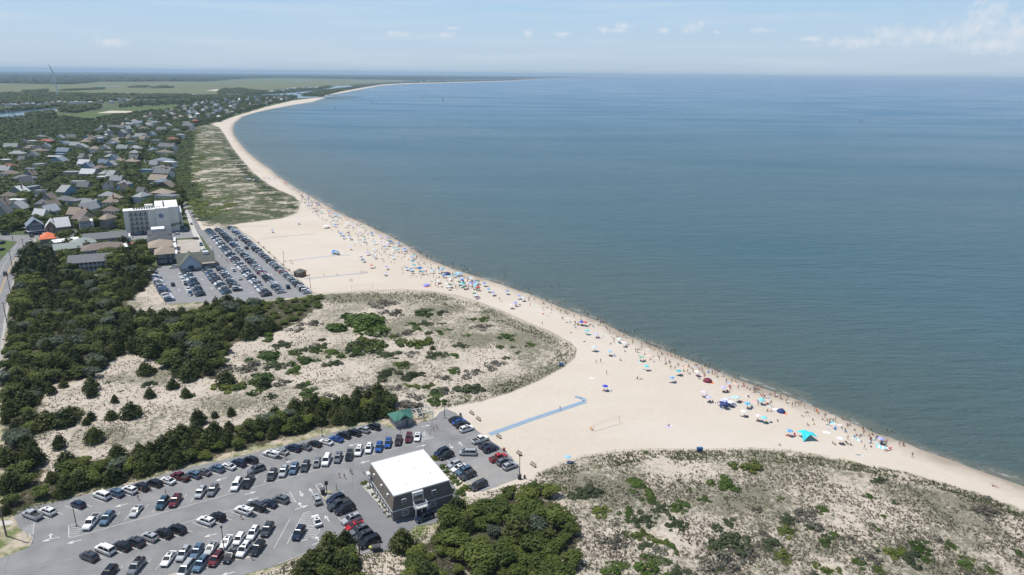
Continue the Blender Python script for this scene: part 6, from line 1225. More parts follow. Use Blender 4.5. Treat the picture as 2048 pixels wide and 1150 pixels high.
# ------------------------------------------------------------------ umbrellas, tents, towels, chairs
UC = dict(blue=(.02, .22, .62), royal=(.02, .05, .50), teal=(.01, .42, .50), sky=(.30, .55, .78), aqua=(.18, .62, .68), periwinkle=(.28, .33, .78), lavender=(.50, .48, .78), white=(.75, .75, .76), mint=(.45, .72, .62), green=(.03, .20, .10), red=(.62, .03, .05), pink=(.75, .52, .50), navy=(.02, .04, .16), maroon=(.16, .02, .04), orange=(.75, .22, .04), stripe=(.40, .62, .85), turquoise=(.02, .58, .66))
UM = {k: mat('canopy_' + k, c, .7, var=.04) for k, c in UC.items()}; polem = mat('white_pole', (.6, .6, .6), .4); silver = mat('grey_metal', (.3, .31, .32), .4, .6)
def umb_mesh():
    b = MB(); n_ = 8; rr_ = [(0.02, 2.32), (.4, 2.26), (.8, 2.12), (1.12, 1.92)]
    rings = [[(r * math.cos(k * 6.2832 / 16) * (1 if k % 2 == 0 else .93), r * math.sin(k * 6.2832 / 16) * (1 if k % 2 == 0 else .93), z - (0 if k % 2 == 0 else .03 * r)) for k in range(16)] for r, z in rr_]
    vs = [p for r in rings for p in r]; fs = []; mi = []
    for i in range(3):
        for k in range(16): a = i * 16 + k; c = i * 16 + (k + 1) % 16; fs.append((a, c, c + 16, a + 16)); mi.append((k // 2) % 2)
    b.v = vs; b.f = fs; b.m = mi; o = len(vs)
    b.add([(x, y, z - .03) for x, y, z in vs], [f[::-1] for f in fs], 0); b.m[len(fs):] = mi
    p = MB(); p.tube((0, 0, -.25), (0, 0, 2.38), .022, n=6, mi=0); 
    for k in range(8): a = k * .7854; p.tube((0, 0, 1.75), (.7 * math.cos(a), .7 * math.sin(a), 2.1), .008, n=3)
    return b.mesh('umbrella_canopy', [UM['blue'], UM['blue']]), p.mesh('umbrella_pole', [polem])
UCAN, UPOL = umb_mesh(); TWO = {'stripe': 'white', 'blue': 'blue'}
def umbrella(px, py, c, where, c2=None, share=False, sc=.92, base=False):
    s_ = scale_at(py); p = GH(px, py + (0 if base else 1.9 * s_ * .93))
    r = bpy.data.objects.new('beach_umbrella', None); COL.objects.link(r); r.location = p; r.rotation_euler = (pr_.uniform(-.12, .12), pr_.uniform(-.12, .12), pr_.uniform(0, 6)); r.scale = (sc, sc, sc)
    o = link('canopy', UCAN, r); setslot(o, {0: UM[c], 1: UM[c2 or c]}); link('pole', UPOL, r)
    reg(r, '%s beach umbrella %s' % (c + (' and ' + c2 if c2 and c2 != c else '') if c != 'stripe' else 'sky blue striped', where), 'umbrella', 'beach umbrellas ' + where, px, share=share); return r
def chair_mesh():
    b = MB(); f = MB()
    b.loft([[(-.02, -.27, .30), (-.02, .27, .30), (-.02, .27, .32), (-.02, -.27, .32)], [(.45, -.27, .34), (.45, .27, .34), (.45, .27, .36), (.45, -.27, .36)]]); b.loft([[(-.02, -.27, .30), (-.02, .27, .30), (.0, .27, .31), (.0, -.27, .31)], [(-.3, -.27, .85), (-.3, .27, .85), (-.28, .27, .86), (-.28, -.27, .86)]])
    for y in (-.28, .28): f.tube((-.2, y, .02), (.48, y, .36), .014, n=4); f.tube((.4, y, .02), (-.06, y, .32), .014, n=4); f.tube((-.02, y, .3), (-.31, y, .88), .014, n=4); f.tube((-.15, y, .5), (.35, y, .5), .02, n=4)
    return b.mesh('beach_chair_sling', [UM['blue']]), f.mesh('beach_chair_frame', [silver])
CHS, CHF = chair_mesh(); TOW = MB()
for i in range(6): TOW.box(-.95 + .316 * i, -.95 + .316 * (i + 1) - .002, -.42, .42, .0, .022 + .012 * (i % 2), i % 2)
TOWM = TOW.mesh('towel', [UM['blue'], UM['white']]); CLR = MB().box(-.32, .32, -.2, .2, .04, .36, 0).box(-.33, .33, -.21, .21, .361, .43, 1).box(-.3, .3, -.02, .02, .431, .47, 1); CLRM = CLR.mesh('cooler', [UM['blue'], UM['white']])
BAGM = MB().loft([[(-.2, -.12, 0), (.2, -.12, 0), (.2, .12, 0), (-.2, .12, 0)], [(-.26, -.15, .36), (.26, -.15, .36), (.26, .15, .36), (-.26, .15, .36)]]).tube((-.15, 0, .36), (0, 0, .58), .012, n=4).tube((0, 0, .58), (.15, 0, .36), .012, n=4).mesh('beach_bag', [UM['navy']])
def prop(kind_, p, c, where, key, share=True):
    a = pr_.uniform(0, 6.28)
    if kind_ == 'chair': r = bpy.data.objects.new('beach_chair', None); COL.objects.link(r); r.location = p; r.rotation_euler = (0, 0, a); s_ = link('seat_sling', CHS, r); setslot(s_, {0: UM[c]}); link('frame', CHF, r)
    elif kind_ == 'towel': r = link('beach_towel', TOWM, None, p, a); setslot(r, {0: UM[c]})
    elif kind_ == 'cooler': r = link('cooler', CLRM, None, p, a); setslot(r, {0: UM[c]})
    else: r = link('beach_bag', BAGM, None, p, a); setslot(r, {0: UM[c]})
    reg(r, '%s %s %s' % (c, {'chair': 'folding beach chair', 'towel': 'striped beach towel', 'cooler': 'picnic cooler box', 'bag': 'beach bag'}[kind_], where), {'chair': 'beach chair', 'towel': 'towel', 'cooler': 'cooler', 'bag': 'bag'}[kind_], 'beach gear ' + where, key, share=share); return r
WN_ = lambda px: 'on the near beach' if px > 1380 else 'on the middle beach' if px > 1080 else 'by the round dune' if px > 900 else 'on the crowded beach'
UL = [(888.8, 549, 'blue'), (925.9, 558, 'blue'), (926.9, 566, 'teal'), (928.4, 572, 'green'), (901, 568.8, 'green'), (968.9, 566, 'blue'), (976.7, 578, 'blue', 'teal'), (986.4, 584.5, 'periwinkle'), (948.4, 586.4, 'green'), (952.3, 590.3, 'stripe', 'white'), (1014.8, 582, 'blue'), (1037.2, 591.3, 'periwinkle'), (1045, 595.2, 'stripe', 'white'), (1030.4, 605, 'periwinkle'), (1023.6, 609.8, 'pink', 'white'),
      (1163.2, 642.7, 'royal'), (1170, 644, 'red'), (1174.9, 660.6, 'aqua', 'teal'), (1192.5, 666.5, 'periwinkle', 'white'), (1238.4, 677.2, 'mint', 'white'), (1188.6, 693.8, 'sky', 'white'), (1217.9, 702.6, 'sky'), (1248, 685, 'white'), (1282.5, 713, 'green', 'mint'), (1291.9, 730.8, 'aqua'), (1357.7, 741.3, 'teal'), (1393, 742.3, 'white'), (1344, 754.8, 'sky', 'blue'), (1209.9, 771.1, 'royal'), (1446.4, 773.6, 'lavender'),
      (1406.7, 783.5, 'lavender', 'white'), (1416.5, 793.4, 'lavender'), (1444, 800, 'periwinkle', 'white'), (1452, 797, 'lavender', 'white'), (1460, 802, 'white'), (1449, 806, 'navy'), (1472.5, 793.4, 'aqua', 'white'), (1494, 805.6, 'aqua', 'blue'), (1486.2, 821.4, 'white'), (1516.8, 830.4, 'pink', 'white'), (1528, 834.5, 'aqua'), (1522.4, 797.6, 'aqua'), (1576.7, 859.8, 'blue', 'sky'), (1678.4, 875.6, 'white'), (1758.6, 875.6, 'lavender', 'periwinkle'), (1134, 912.5, 'sky'),
      (597, 444, 'sky'), (658.6, 423, 'blue'), (660.6, 427.8, 'red'), (669.4, 428.8, 'mint'), (668, 501, 'blue'), (675, 503.5, 'teal'), (726, 518.6, 'blue'), (742.6, 530.4, 'red'), (772, 533.3, 'periwinkle'), (772, 545, 'lavender'), (842, 537, 'blue'), (845, 543, 'teal'), (822.7, 537, 'blue'), (814, 535, 'blue'), (797.3, 486.4, 'blue'), (776.8, 487.4, 'lavender'), (781.7, 481.5, 'blue'), (749.5, 483.5, 'teal'), (744.6, 466, 'blue'), (748.5, 498, 'stripe', 'white'), (734.8, 505, 'periwinkle'), (699.6, 494, 'stripe'),
      (688, 472.7, 'blue'), (699.6, 474.7, 'sky'), (728, 479.6, 'sky'), (823.7, 514.7, 'periwinkle'), (751.4, 511.8, 'sky'), (876.4, 560.6, 'white'), (545, 460, 'blue'), (653, 452, 'white'), (723, 514, 'navy')]
for u in UL:
    umbrella(u[0], u[1], u[2], WN_(u[0]), u[3] if len(u) > 3 else None)
    k = pr_.random(); s_ = scale_at(u[1]); bx, by = u[0] + .6 * s_, u[1] + 1.9 * s_ * .93
    for q in range(2 if u[1] < 560 else 3):
        p = GH(bx + pr_.uniform(-1.6, 1.8) * s_, by + pr_.uniform(-.5, .7) * s_ * .45); prop(pr_.choice(['chair', 'chair', 'towel', 'bag', 'cooler']), p, pr_.choice(['blue', 'navy', 'red', 'teal', 'maroon', 'green', 'sky']), WN_(u[0]), u[0])
    if k < .75: p = GH(bx + pr_.uniform(-1, 1) * s_, by + .2 * s_ * .45); person(u[0], by, 'sit', 'under the umbrellas ' + WN_(u[0]), at=p, share=True, desc='person sitting beside an umbrella ' + WN_(u[0]))
# the crowd between the far lot and the water
ed_ = [(600, 386), (640, 408), (673, 428), (716, 447), (775, 476), (814, 498), (853, 523), (892, 540), (938, 556), (997, 576)]
def crowd_pt(back=26):
    px = pr_.uniform(612, 960) if pr_.random() < .85 else pr_.uniform(600, 640); wl = np.interp(px, [a for a, _ in ed_], [b for _, b in ed_]); dep = np.interp(px, [600, 660, 720, 800, 860, 960], [14, 34, 48, 52, 44, 16]); return px, wl + 3 + dep * pr_.random() ** 1.5
for i in range(68):
    px, py = crowd_pt(); umbrella(px, py - 4, pr_.choice(['blue', 'blue', 'sky', 'white', 'teal', 'periwinkle', 'navy', 'stripe', 'green', 'red', 'lavender', 'white', 'aqua']), 'in the dense beach crowd', None, sc=pr_.uniform(.9, 1.05))
for i in range(100):
    px, py = crowd_pt(); prop(pr_.choice(['towel', 'chair', 'chair', 'cooler', 'bag']), GH(px, py), pr_.choice(['blue', 'navy', 'red', 'teal', 'maroon', 'orange', 'sky', 'pink']), 'in the dense beach crowd', px)
NP = 290 - len(PEOPLE) - 100
for i in range(118):
    px, py = crowd_pt(); k = pr_.choice(['stand', 'sit', 'sit', 'walk', 'lie', 'stand']); person(px, py, k, '', share=True, group='people in the dense beach crowd', desc='small figure %s among the dense beach crowd' % {'stand': 'standing', 'sit': 'sitting', 'walk': 'walking', 'lie': 'lying'}[k])
wl_pts = [(px, py) for px, py in SHORE[6:34]]; wx = [p[0] for p in wl_pts][::-1]; wy = [p[1] for p in wl_pts][::-1]
for i in range(58):   # bathers
    px = pr_.choice([pr_.uniform(690, 960), pr_.uniform(690, 960), pr_.uniform(600, 1150)]); py = float(np.interp(px, wx, wy)) - abs(pr_.gauss(0, 7)) - 1.0; p = G(px, py + 2, WZ); person(px, py, pr_.choice(['stand', 'reach', 'stand']), '', at=p, z=WZ - pr_.uniform(.25, .9), share=True, group='bathers in the sea', desc='small figure wading in the sea off the crowded beach')
for i in range(24):   # along the waterline further off
    px = pr_.uniform(470, 620); py = float(np.interp(px, wx, wy)) + pr_.uniform(2, 7); person(px, py, pr_.choice(['stand', 'sit', 'walk']), '', share=True, group='people on the distant waterline', desc='tiny figure by the water on the distant narrow beach')
for i in range(90):
    px = pr_.uniform(1050, 1780); py = float(np.interp(px, wx, wy)) + pr_.uniform(3, 30); prop(pr_.choice(['towel', 'chair', 'cooler', 'bag']), GH(px, py), pr_.choice(['blue', 'navy', 'red', 'teal', 'maroon', 'orange', 'sky', 'pink']), 'along the waterside sand', px)
for i in range(26):
    px = pr_.uniform(468, 620); py = float(np.interp(px, wx, wy)) + pr_.uniform(4, 9); umbrella(px, py, pr_.choice(['blue', 'white', 'red', 'sky', 'navy']), 'on the distant narrow beach', share=True, base=True)
# individually placed people
PP = [(1120, 820, 'walk', 'on the blue mat', 'maroon' and 'red', 'black'), (1338, 852, 'sit', 'on a lavender towel', 'black', 'navy'), (1213, 748, 'stand', 'alone on open sand', 'red', 'skin'), (1192, 726, 'walk', 'on open sand', 'black', 'black'), (1201, 725, 'stand', 'on open sand', 'red', 'skin'), (1240, 721, 'sit', 'on open sand', 'navy', 'skin'), (1275, 704, 'stand', 'beside the green umbrella', 'black', 'skin'), (1279, 714, 'sit', 'beside the green umbrella', 'navy', 'teal'), (1275, 757, 'sit', 'on open sand', 'black', 'navy'), (1282, 758, 'lie', 'on open sand', 'black', 'skin'),
  (1228, 685, 'stand', 'near the waterline', 'red', 'skin'), (1222, 688, 'sit', 'near the waterline', 'black', 'skin'), (1293, 688, 'stand', 'at the water edge', 'black', 'skin'), (1297, 691, 'stand', 'at the water edge', 'red', 'skin'), (1306, 692, 'walk', 'at the water edge', 'navy', 'skin'), (1315, 710, 'stand', 'at the water edge', 'blue', 'skin'), (1335, 712, 'walk', 'at the water edge', 'red', 'skin'), (1332, 728, 'sit', 'in the waterside group', 'navy', 'skin'), (1338, 727, 'stand', 'in the waterside group', 'green', 'skin'), (1342, 733, 'sit', 'in the waterside group', 'pink', 'skin'), (1330, 722, 'stand', 'in the waterside group', 'black', 'skin'),
  (1354, 733, 'stand', 'beside the teal umbrella', 'green', 'skin'), (1361, 716, 'stand', 'in the shallows', 'blue', 'skin'), (1386, 716, 'stand', 'in the shallows', 'black', 'white'), (1396, 717, 'reach', 'in the shallows', 'red', 'skin'), (1411, 729, 'stand', 'in the shallows', 'teal', 'black'), (1375, 745, 'stand', 'in the busy cluster', 'red', 'skin'), (1380, 748, 'sit', 'in the busy cluster', 'navy', 'pink'), (1386, 745, 'stand', 'in the busy cluster', 'black', 'skin'), (1398, 742, 'stand', 'in the busy cluster', 'blue', 'skin'), (1402, 741, 'stand', 'in the busy cluster', 'red', 'skin'), (1405, 744, 'walk', 'in the busy cluster', 'pink', 'skin'), (1424, 748, 'stand', 'behind the maroon tent', 'red', 'skin'), (1430, 750, 'stand', 'behind the maroon tent', 'navy', 'skin'), (1434, 751, 'stand', 'behind the maroon tent', 'black', 'pink'),
  (1469, 757, 'stand', 'at the near water edge', 'red', 'skin'), (1476, 778, 'stand', 'on near sand', 'blue', 'skin'), (1471, 764, 'sit', 'at the near water edge', 'red', 'red'), (1486, 769, 'sit', 'at the near water edge', 'black', 'skin'), (1510, 774, 'stand', 'at the near water edge', 'black', 'white'), (1515, 776, 'stand', 'at the near water edge', 'navy', 'skin'), (1522, 778, 'stand', 'at the near water edge', 'red', 'skin'), (1513, 784, 'walk', 'on near sand', 'black', 'skin'), (1527, 791, 'sit', 'beside a red chair', 'black', 'black'), (1560, 797, 'stand', 'at the near water edge', 'black', 'black'), (1549, 790, 'walk', 'at the near water edge', 'pink', 'skin'), (1572, 806, 'stand', 'at the near water edge', 'black', 'grey'), (1584, 813, 'stand', 'at the near water edge', 'red', 'black'), (1590, 812, 'walk', 'at the near water edge', 'teal', 'skin'), (1597, 812, 'stand', 'at the near water edge', 'red', 'skin'),
  (1625, 840, 'sit', 'on near sand', 'navy', 'white'), (1628, 848, 'lie', 'on near sand', 'black', 'skin'), (1644, 839, 'sit', 'on near sand', 'red', 'skin'), (1654, 841, 'sit', 'on near sand', 'green', 'skin'), (1682, 838, 'stand', 'at the near water edge', 'orange', 'skin'), (1685, 841, 'walk', 'at the near water edge', 'orange', 'skin'), (1650, 829, 'sit', 'at the near water edge', 'navy', 'skin'), (1669, 855, 'lie', 'on near sand', 'grey', 'white'), (1555, 842, 'sit', 'on near sand', 'teal', 'black'), (1543, 823, 'sit', 'by the navy dome tent', 'blue', 'white'), (1535, 822, 'sit', 'by the navy dome tent', 'navy', 'skin'), (1560, 891, 'sit', 'beside the grassy dune', 'black', 'white'), (1665, 887, 'sit', 'on near sand', 'navy', 'skin'), (1671, 889, 'lie', 'on near sand', 'black', 'skin'), (1695, 879, 'stand', 'on near sand', 'pink', 'skin'), (1712, 871, 'sit', 'on near sand', 'green', 'skin'), (1725, 858, 'sit', 'at the near water edge', 'black', 'skin'),
  (1742, 859, 'walk', 'in the near shallows', 'black', 'skin'), (1774, 862, 'stand', 'in the near shallows', 'black', 'black'), (1783, 863, 'stand', 'in the near shallows', 'black', 'skin'), (1773, 884, 'sit', 'by the lavender umbrella', 'pink', 'pink'), (1717, 910, 'lie', 'on near sand', 'orange', 'skin'), (1824, 914, 'walk', 'on near sand', 'black', 'black'), (1984, 972, 'sit', 'at the right edge', 'red', 'skin'), (1992, 973, 'lie', 'at the right edge', 'blue', 'skin'), (1700, 890, 'sit', 'on near sand', 'navy', 'navy'), (1461, 780, 'stand', 'between the lavender umbrellas', 'red', 'skin'),
  (1115, 612, 'walk', 'at the waterline', 'black', 'skin'), (1132, 626, 'stand', 'at the waterline', 'blue', 'skin'), (1135, 628, 'sit', 'at the waterline', 'navy', 'skin'), (1148, 635, 'stand', 'at the waterline', 'black', 'black'), (1095, 600, 'stand', 'in the shallows', 'teal', 'black'), (1165, 625, 'stand', 'in the shallows', 'green', 'skin'), (1206, 650, 'walk', 'at the waterline', 'black', 'skin'), (1219, 656, 'stand', 'at the waterline', 'red', 'skin'), (1214, 659, 'sit', 'at the waterline', 'black', 'skin'), (1261, 664, 'stand', 'in the shallows', 'teal', 'white'), (1247, 671, 'sit', 'at the waterline', 'red', 'skin'), (1134, 645, 'lie', 'on open sand', 'black', 'skin'), (1155, 651, 'sit', 'on open sand', 'navy', 'skin'), (1142, 665, 'lie', 'on open sand', 'red', 'skin'), (1169, 683, 'lie', 'on open sand', 'black', 'skin'), (1062, 592, 'stand', 'in the shallows', 'black', 'skin'), (1039, 584, 'stand', 'at the waterline', 'red', 'skin'), (1108, 563, 'reach', 'in the shallows', 'black', 'skin'), (1102, 573, 'stand', 'in the shallows', 'navy', 'skin'), (1118, 570, 'stand', 'in the shallows', 'red', 'skin'),
  (999, 601, 'walk', 'on open sand', 'black', 'skin'), (1003, 603, 'lie', 'on open sand', 'green', 'skin'), (960, 582, 'sit', 'on open sand', 'orange', 'skin'), (953, 583, 'sit', 'on open sand', 'black', 'skin'), (996, 558, 'stand', 'in the shallows', 'red', 'skin'), (947, 567, 'lie', 'on open sand', 'maroon' and 'red', 'skin'),
  (277, 1000, 'walk', 'in the parking aisle', 'black', 'red'), (284, 984, 'walk', 'in the parking aisle', 'pink', 'pink'), (301, 982, 'walk', 'in the parking aisle', 'black', 'skin'), (332, 989, 'stand', 'behind a teal car', 'red', 'skin'), (401, 957, 'walk', 'in the parking aisle', 'black', 'red'), (571, 918, 'walk', 'in the parking aisle', 'navy', 'skin'), (656, 891, 'walk', 'in the parking aisle', 'black', 'grey'), (535, 914, 'stand', 'behind the open tailgate', 'black', 'black'), (679, 955, 'walk', 'on the lot road', 'grey', 'pink'), (689, 957, 'walk', 'on the lot road', 'blue', 'grey'), (701, 947, 'walk', 'on the lot road', 'black', 'black'), (704, 948, 'walk', 'on the lot road', 'black', 'navy'), (673, 980, 'stand', 'by the kiosk', 'red', 'red'), (483, 1038, 'walk', 'in the lower aisle', 'black', 'grey'), (504, 1119, 'walk', 'below the double row', 'teal', 'blue'), (867, 861, 'walk', 'near the hut', 'pink', 'skin'), (873, 857, 'walk', 'near the hut', 'black', 'white'), (801, 864, 'stand', 'near the hut', 'black', 'black'), (874, 1013, 'stand', 'at the motel wall', 'black', 'white'), (888, 1009, 'stand', 'at the motel wall', 'black', 'red'),
  (648, 552, 'stand', 'on the far mat', 'black', 'skin'), (675, 551, 'walk', 'on the far mat', 'grey', 'skin'), (700, 563, 'walk', 'on the open far sand', 'black', 'black'), (704, 563, 'walk', 'on the open far sand', 'red', 'skin'), (723, 546, 'stand', 'at the far mat end', 'blue', 'skin'), (729, 546, 'stand', 'at the far mat end', 'navy', 'skin'), (733, 545, 'sit', 'at the far mat end', 'grey', 'white'), (821, 555, 'stand', 'on the open far sand', 'green', 'skin'), (443, 515, 'walk', 'by the pavilion', 'black', 'navy'), (452, 521, 'walk', 'by the pavilion', 'red', 'skin'), (455, 524, 'walk', 'by the pavilion', 'teal', 'black')]
for x, y, k, wh, b_, t_ in PP[:290]:
    s_ = scale_at(y)
    if 'shallows' in wh: person(x, y, k, wh, b_, t_, at=G(x, y + 1, WZ), z=WZ - .45)
    else: person(x, y + .3, k, wh, b_, t_)
print('people', len(PEOPLE))
lst = []
for i in range(190):
    px, py = crowd_pt(); p = GH(px, py); lst.append((p.x, p.y, p.z, pr_.choice(['stand', 'sit', 'sit', 'walk', 'lie'])))
for i in range(95): px = pr_.uniform(690, 1480); py = float(np.interp(px, wx, wy)) - abs(pr_.gauss(0, 8)) - 1; p = G(px, py + 1, WZ); lst.append((p.x, p.y, WZ - .5, 'stand'))
for i in range(130): px = pr_.uniform(1040, 1810) ** 1.0; py = float(np.interp(px, wx, wy)) + 2 + abs(pr_.gauss(0, 13)); p = GH(px, py); lst.append((p.x, p.y, p.z, pr_.choice(['stand', 'sit', 'sit', 'walk', 'lie'])))
V = []; Fc = []; Mi = []
for x, y, z, k in lst:
    a = pr_.uniform(0, 6.28); c, s2 = math.cos(a), math.sin(a); o = len(V); off = pr_.randrange(4)
    for v in PM[k].vertices: V.append((x + v.co.x * c - v.co.y * s2, y + v.co.x * s2 + v.co.y * c, z + v.co.z))
    for f in PM[k].polygons: Fc.append([o + q for q in f.vertices]); Mi.append(f.material_index if f.material_index < 2 else 2 + (off * 2 + f.material_index) % 6)
me = bpy.data.meshes.new('beach_crowd'); me.from_pydata(V, [], Fc)
for m_ in (skinm, hairm, CL_['navy'], skinm, CL_['black'], CL_['grey'], CL_['teal'], CL_['navy']): me.materials.append(m_)
me.polygons.foreach_set('material_index', Mi); kind(tag(link('beach_crowd', me), 'many small beachgoers scattered along the water and through the crowd', 'crowd'), 'stuff')
# extra beach things
def special(name, mb, mats_, p, rz, label, cat, **k):
    o = build(mb, name, mats_, None, loc=p, rz=rz); tag(o, label, cat); return o
def shade(px, py, w_, d_, c, label, hgt=2.0, rz=.3, name='sun_shade'):
    r = bpy.data.objects.new(name, None); COL.objects.link(r); r.location = GH(px, py); r.rotation_euler = (0, 0, rz); tag(r, label, 'sunshade'); b = MB(); n_ = 8; vs = []; fs = []
    for i in range(n_ + 1):
        for j in range(n_ + 1):
            u, v = i / n_ * 2 - 1, j / n_ * 2 - 1; pin = 1 - .22 * (1 - abs(u)) * abs(v) - .22 * (1 - abs(v)) * abs(u); vs.append((u * w_ / 2 * pin, v * d_ / 2 * pin, hgt * (1 - .32 * (abs(u * v)) ** 1.3 * (1 if (u * v) < 0 else 2.7)) - .2 * abs(u) ** 2))
    for i in range(n_):
        for j in range(n_): a = i * (n_ + 1) + j; fs.append((a, a + 1, a + n_ + 2, a + n_ + 1))
    b.add(vs, fs); b.add([(x, y, z - .02) for x, y, z in vs], [f[::-1] for f in fs]); build(b, 'canopy', UM[c], r)
    for x, y in ((-.28, .2), (.28, -.2), (.3, .3), (-.3, -.3)): build(MB().tube((x * w_, y * d_, -.2), (x * w_ * .9, y * d_ * .9, hgt * .93), .025), 'pole', polem, r)
    return r
shade(1613, 876, 4.6, 4.2, 'turquoise', 'large turquoise stretched sunshade on the near beach', 2.0, .15)
shade(653, 456, 5, 3.4, 'white', 'large white canopy at the back of the crowd', 2.1, .2)
shade(918, 552, 4.2, 3.2, 'sky', 'blue and white canopy by the water near the round dune', 2.1, .3); shade(671, 508, 4.6, 3.2, 'blue', 'blue canopy standing alone on the far sand', 2.0, .2)
shade(1447, 812, 3.6, 2.4, 'navy', 'navy blue cabana roof behind lavender umbrellas', 1.6, .2); shade(1458, 812, 3.0, 2.2, 'royal', 'dark blue beach canopy at the right of the lavender cluster', 1.6, -.1)
def dome(px, py, r_, c, label):
    b = MB(); rings = []
    for i in range(6): a = i / 5 * 1.45; rings.append([(r_ * math.cos(a) * math.cos(t_ * .524), r_ * math.cos(a) * math.sin(t_ * .524), r_ * .8 * math.sin(a) + .0) for t_ in range(12)])
    b.loft(rings); b.add([(r_ * .5, -r_ * .95, .02), (r_ * 1.4, -r_ * .7, .02), (r_ * 1.4, r_ * .7, .02), (r_ * .5, r_ * .95, .02)], [(0, 1, 2, 3)], 1)
    o = build(b, 'pop_up_tent', [UM[c], UM['orange']], None, loc=GH(px, py), rz=-1.2); tag(o, label, 'tent')
dome(1562, 824, 1.4, 'navy', 'navy dome tent with orange floor on the near beach'); dome(1415, 763, 1.7, 'maroon', 'dark maroon dome tent by the busy cluster'); dome(853, 572, 1.7, 'periwinkle', 'periwinkle dome tent behind the crowd'); dome(895, 549, 1.8, 'navy', 'dark navy tent at the water end of the crowd'); dome(902, 561, 1.3, 'white', 'white and grey dome tent behind the navy tent')
for px, py, c, w_, lab in [(1338, 853, 'lavender', 2.2, 'lavender blanket under a lone sitter'), (1663.7, 845, 'turquoise', 1.6, 'turquoise towel near the waterline'), (1653.5, 865, 'white', 2.2, 'white crumpled sheet on near sand'), (1764, 895, 'aqua', 3.2, 'long aqua mat under the lavender umbrella'), (1183, 757, 'white', 1.8, 'white blanket on open middle sand'), (1469, 795, 'aqua', 2.4, 'pale aqua blanket by the lavender cluster'), (1719, 911, 'sky', 1.6, 'sky blue towel under a sunbather'), (1078, 622, 'lavender', 1.2, 'small lavender towel in the beach gap'), (1550, 818, 'white', 2, 'white beach blanket beside the navy dome tent'), (1530, 788, 'red', 1.0, 'red towel beside a black clad sitter')]:
    o = link('beach_blanket', TOWM, None, GH(px, py, .02), pr_.uniform(-.6, .6), (w_ / 1.9, w_ / 1.4, 1)); setslot(o, {0: UM[c], 1: UM['white' if c != 'turquoise' else c]}); tag(o, lab, 'blanket')
# blue access mats
matm = mat('blue_access_mat', (.225, .335, .45), .85, var=.12, scale=.8)
def mat_run(pts, w_, label):
    b = MB()
    for (a, c) in zip(pts, pts[1:]):
        A, B = GH(*a), GH(*c); n_ = max(1, int((B - A).length / 3)); d = (B - A).normalized(); s_ = Vector((-d.y, d.x, 0)) * w_ / 2
        for i in range(n_):
            p, q = A.lerp(B, i / n_), A.lerp(B, (i + 1) / n_ - .004)
            for sg in (-1, 1):
                o = s_ * (.53 * sg); h_ = s_ * .44; b.loft([[(*(p + o - h_)[:2], p.z + .01), (*(p + o + h_)[:2], p.z + .01), (*(p + o + h_)[:2], p.z + .05), (*(p + o - h_)[:2], p.z + .05)], [(*(q + o - h_)[:2], q.z + .01), (*(q + o + h_)[:2], q.z + .01), (*(q + o + h_)[:2], q.z + .05), (*(q + o - h_)[:2], q.z + .05)]])
    tag(build(b, 'access_mat', matm), label, 'beach mat')
mat_run([(979, 869), (1060, 840), (1171, 803)], 2.0, 'wide blue access mat running out from the near car park'); mat_run([(1171, 802), (1163, 796), (1150, 793.5)], 1.6, 'short bent blue mat at the end of the long one')
mat_run([(609, 558), (732, 545.5)], 1.0, 'blue mat across the far sand starting by the lifeguard hut'); mat_run([(566, 523), (660, 512), (700, 510)], .8, 'thin blue mat across the middle of the far sand'); mat_run([(520, 477), (560, 473.5), (630, 467)], .7, 'thin blue mat on the upper far sand'); mat_run([(480, 453), (539, 452)], .6, 'thin pale mat at the top of the far lot')
# volleyball nets
def vnet(a, b_, label):
    r = bpy.data.objects.new('volleyball_net', None); COL.objects.link(r); A, B = GH(*a), GH(*b_); r.location = A; tag(r, label, 'volleyball net'); d = B - A; d.z = 0
    for p in (Vector(), d): build(MB().tube(p - Vector((0, 0, .3)), p + Vector((0, 0, 2.5)), .045), 'post', mat('wood_post', (.30, .24, .18), .8), r)
    n_ = MB()
    for z in (1.45, 1.75, 2.05, 2.4): n_.tube(Vector((0, 0, z)), d + Vector((0, 0, z)), .012 if z in (1.45, 2.4) else .006, n=3)
    for i in range(1, 30): n_.tube(d * i / 30 + Vector((0, 0, 1.45)), d * i / 30 + Vector((0, 0, 2.4)), .008, n=3)
    build(n_, 'net', mat('net_cord', (.35, .34, .30), .8), r); ln = MB(); e = d.normalized(); f_ = Vector((-e.y, e.x, 0)); 
    c_ = [d * -.0 - f_ * 8, d - f_ * 8, d + f_ * 8, d * 0 + f_ * 8]
    ln.tube(Vector((0, -.9, .03)), d + Vector((0, -.9, .03)), .02, n=3)  # thin darker cord on the sand standing in for the net's shadow
    build(ln, 'net_shadow_line', mat('net_cord', (.35, .34, .30), .8), r)
vnet((1187.5, 861), (1239, 845), 'volleyball net on the open sand near the blue mat'); vnet((703.5, 580), (746, 575), 'volleyball net by the edge of the round dune')
# lifeguard hut and stands
bld('lifeguard_hut', 'small dark grey lifeguard hut with hipped roof on the far sand', 'hut', (588, 553), (601, 555), 4.6, 2.6, 'hip', 'brown', 'olive', rise=1.6, wins=(('F', .5, 1.1, 1, .9),))
for px, py, lab in ((583, 527, 'orange lifeguard stand on the far sand'), (612, 552, 'orange rescue boat rack beside the lifeguard hut'), (1183, 860, 'small orange marker box at the volleyball court')):
    b = MB(); k = .5 if 'marker' in lab else 1.0
    for x in (-.6, .6):
        for y in (-.5, .5): b.tube((x * k, y * k, 0), (x * .7 * k, y * .7 * k, 1.5 * k), .05, n=4)
    b.box(-.6 * k, .6 * k, -.5 * k, .5 * k, 1.5 * k, 1.58 * k).box(-.6 * k, -.52 * k, -.5 * k, .5 * k, 1.581 * k, 2.3 * k); special('lifeguard_stand', b, UM['orange'], GH(px, py), .4, lab, 'stand')
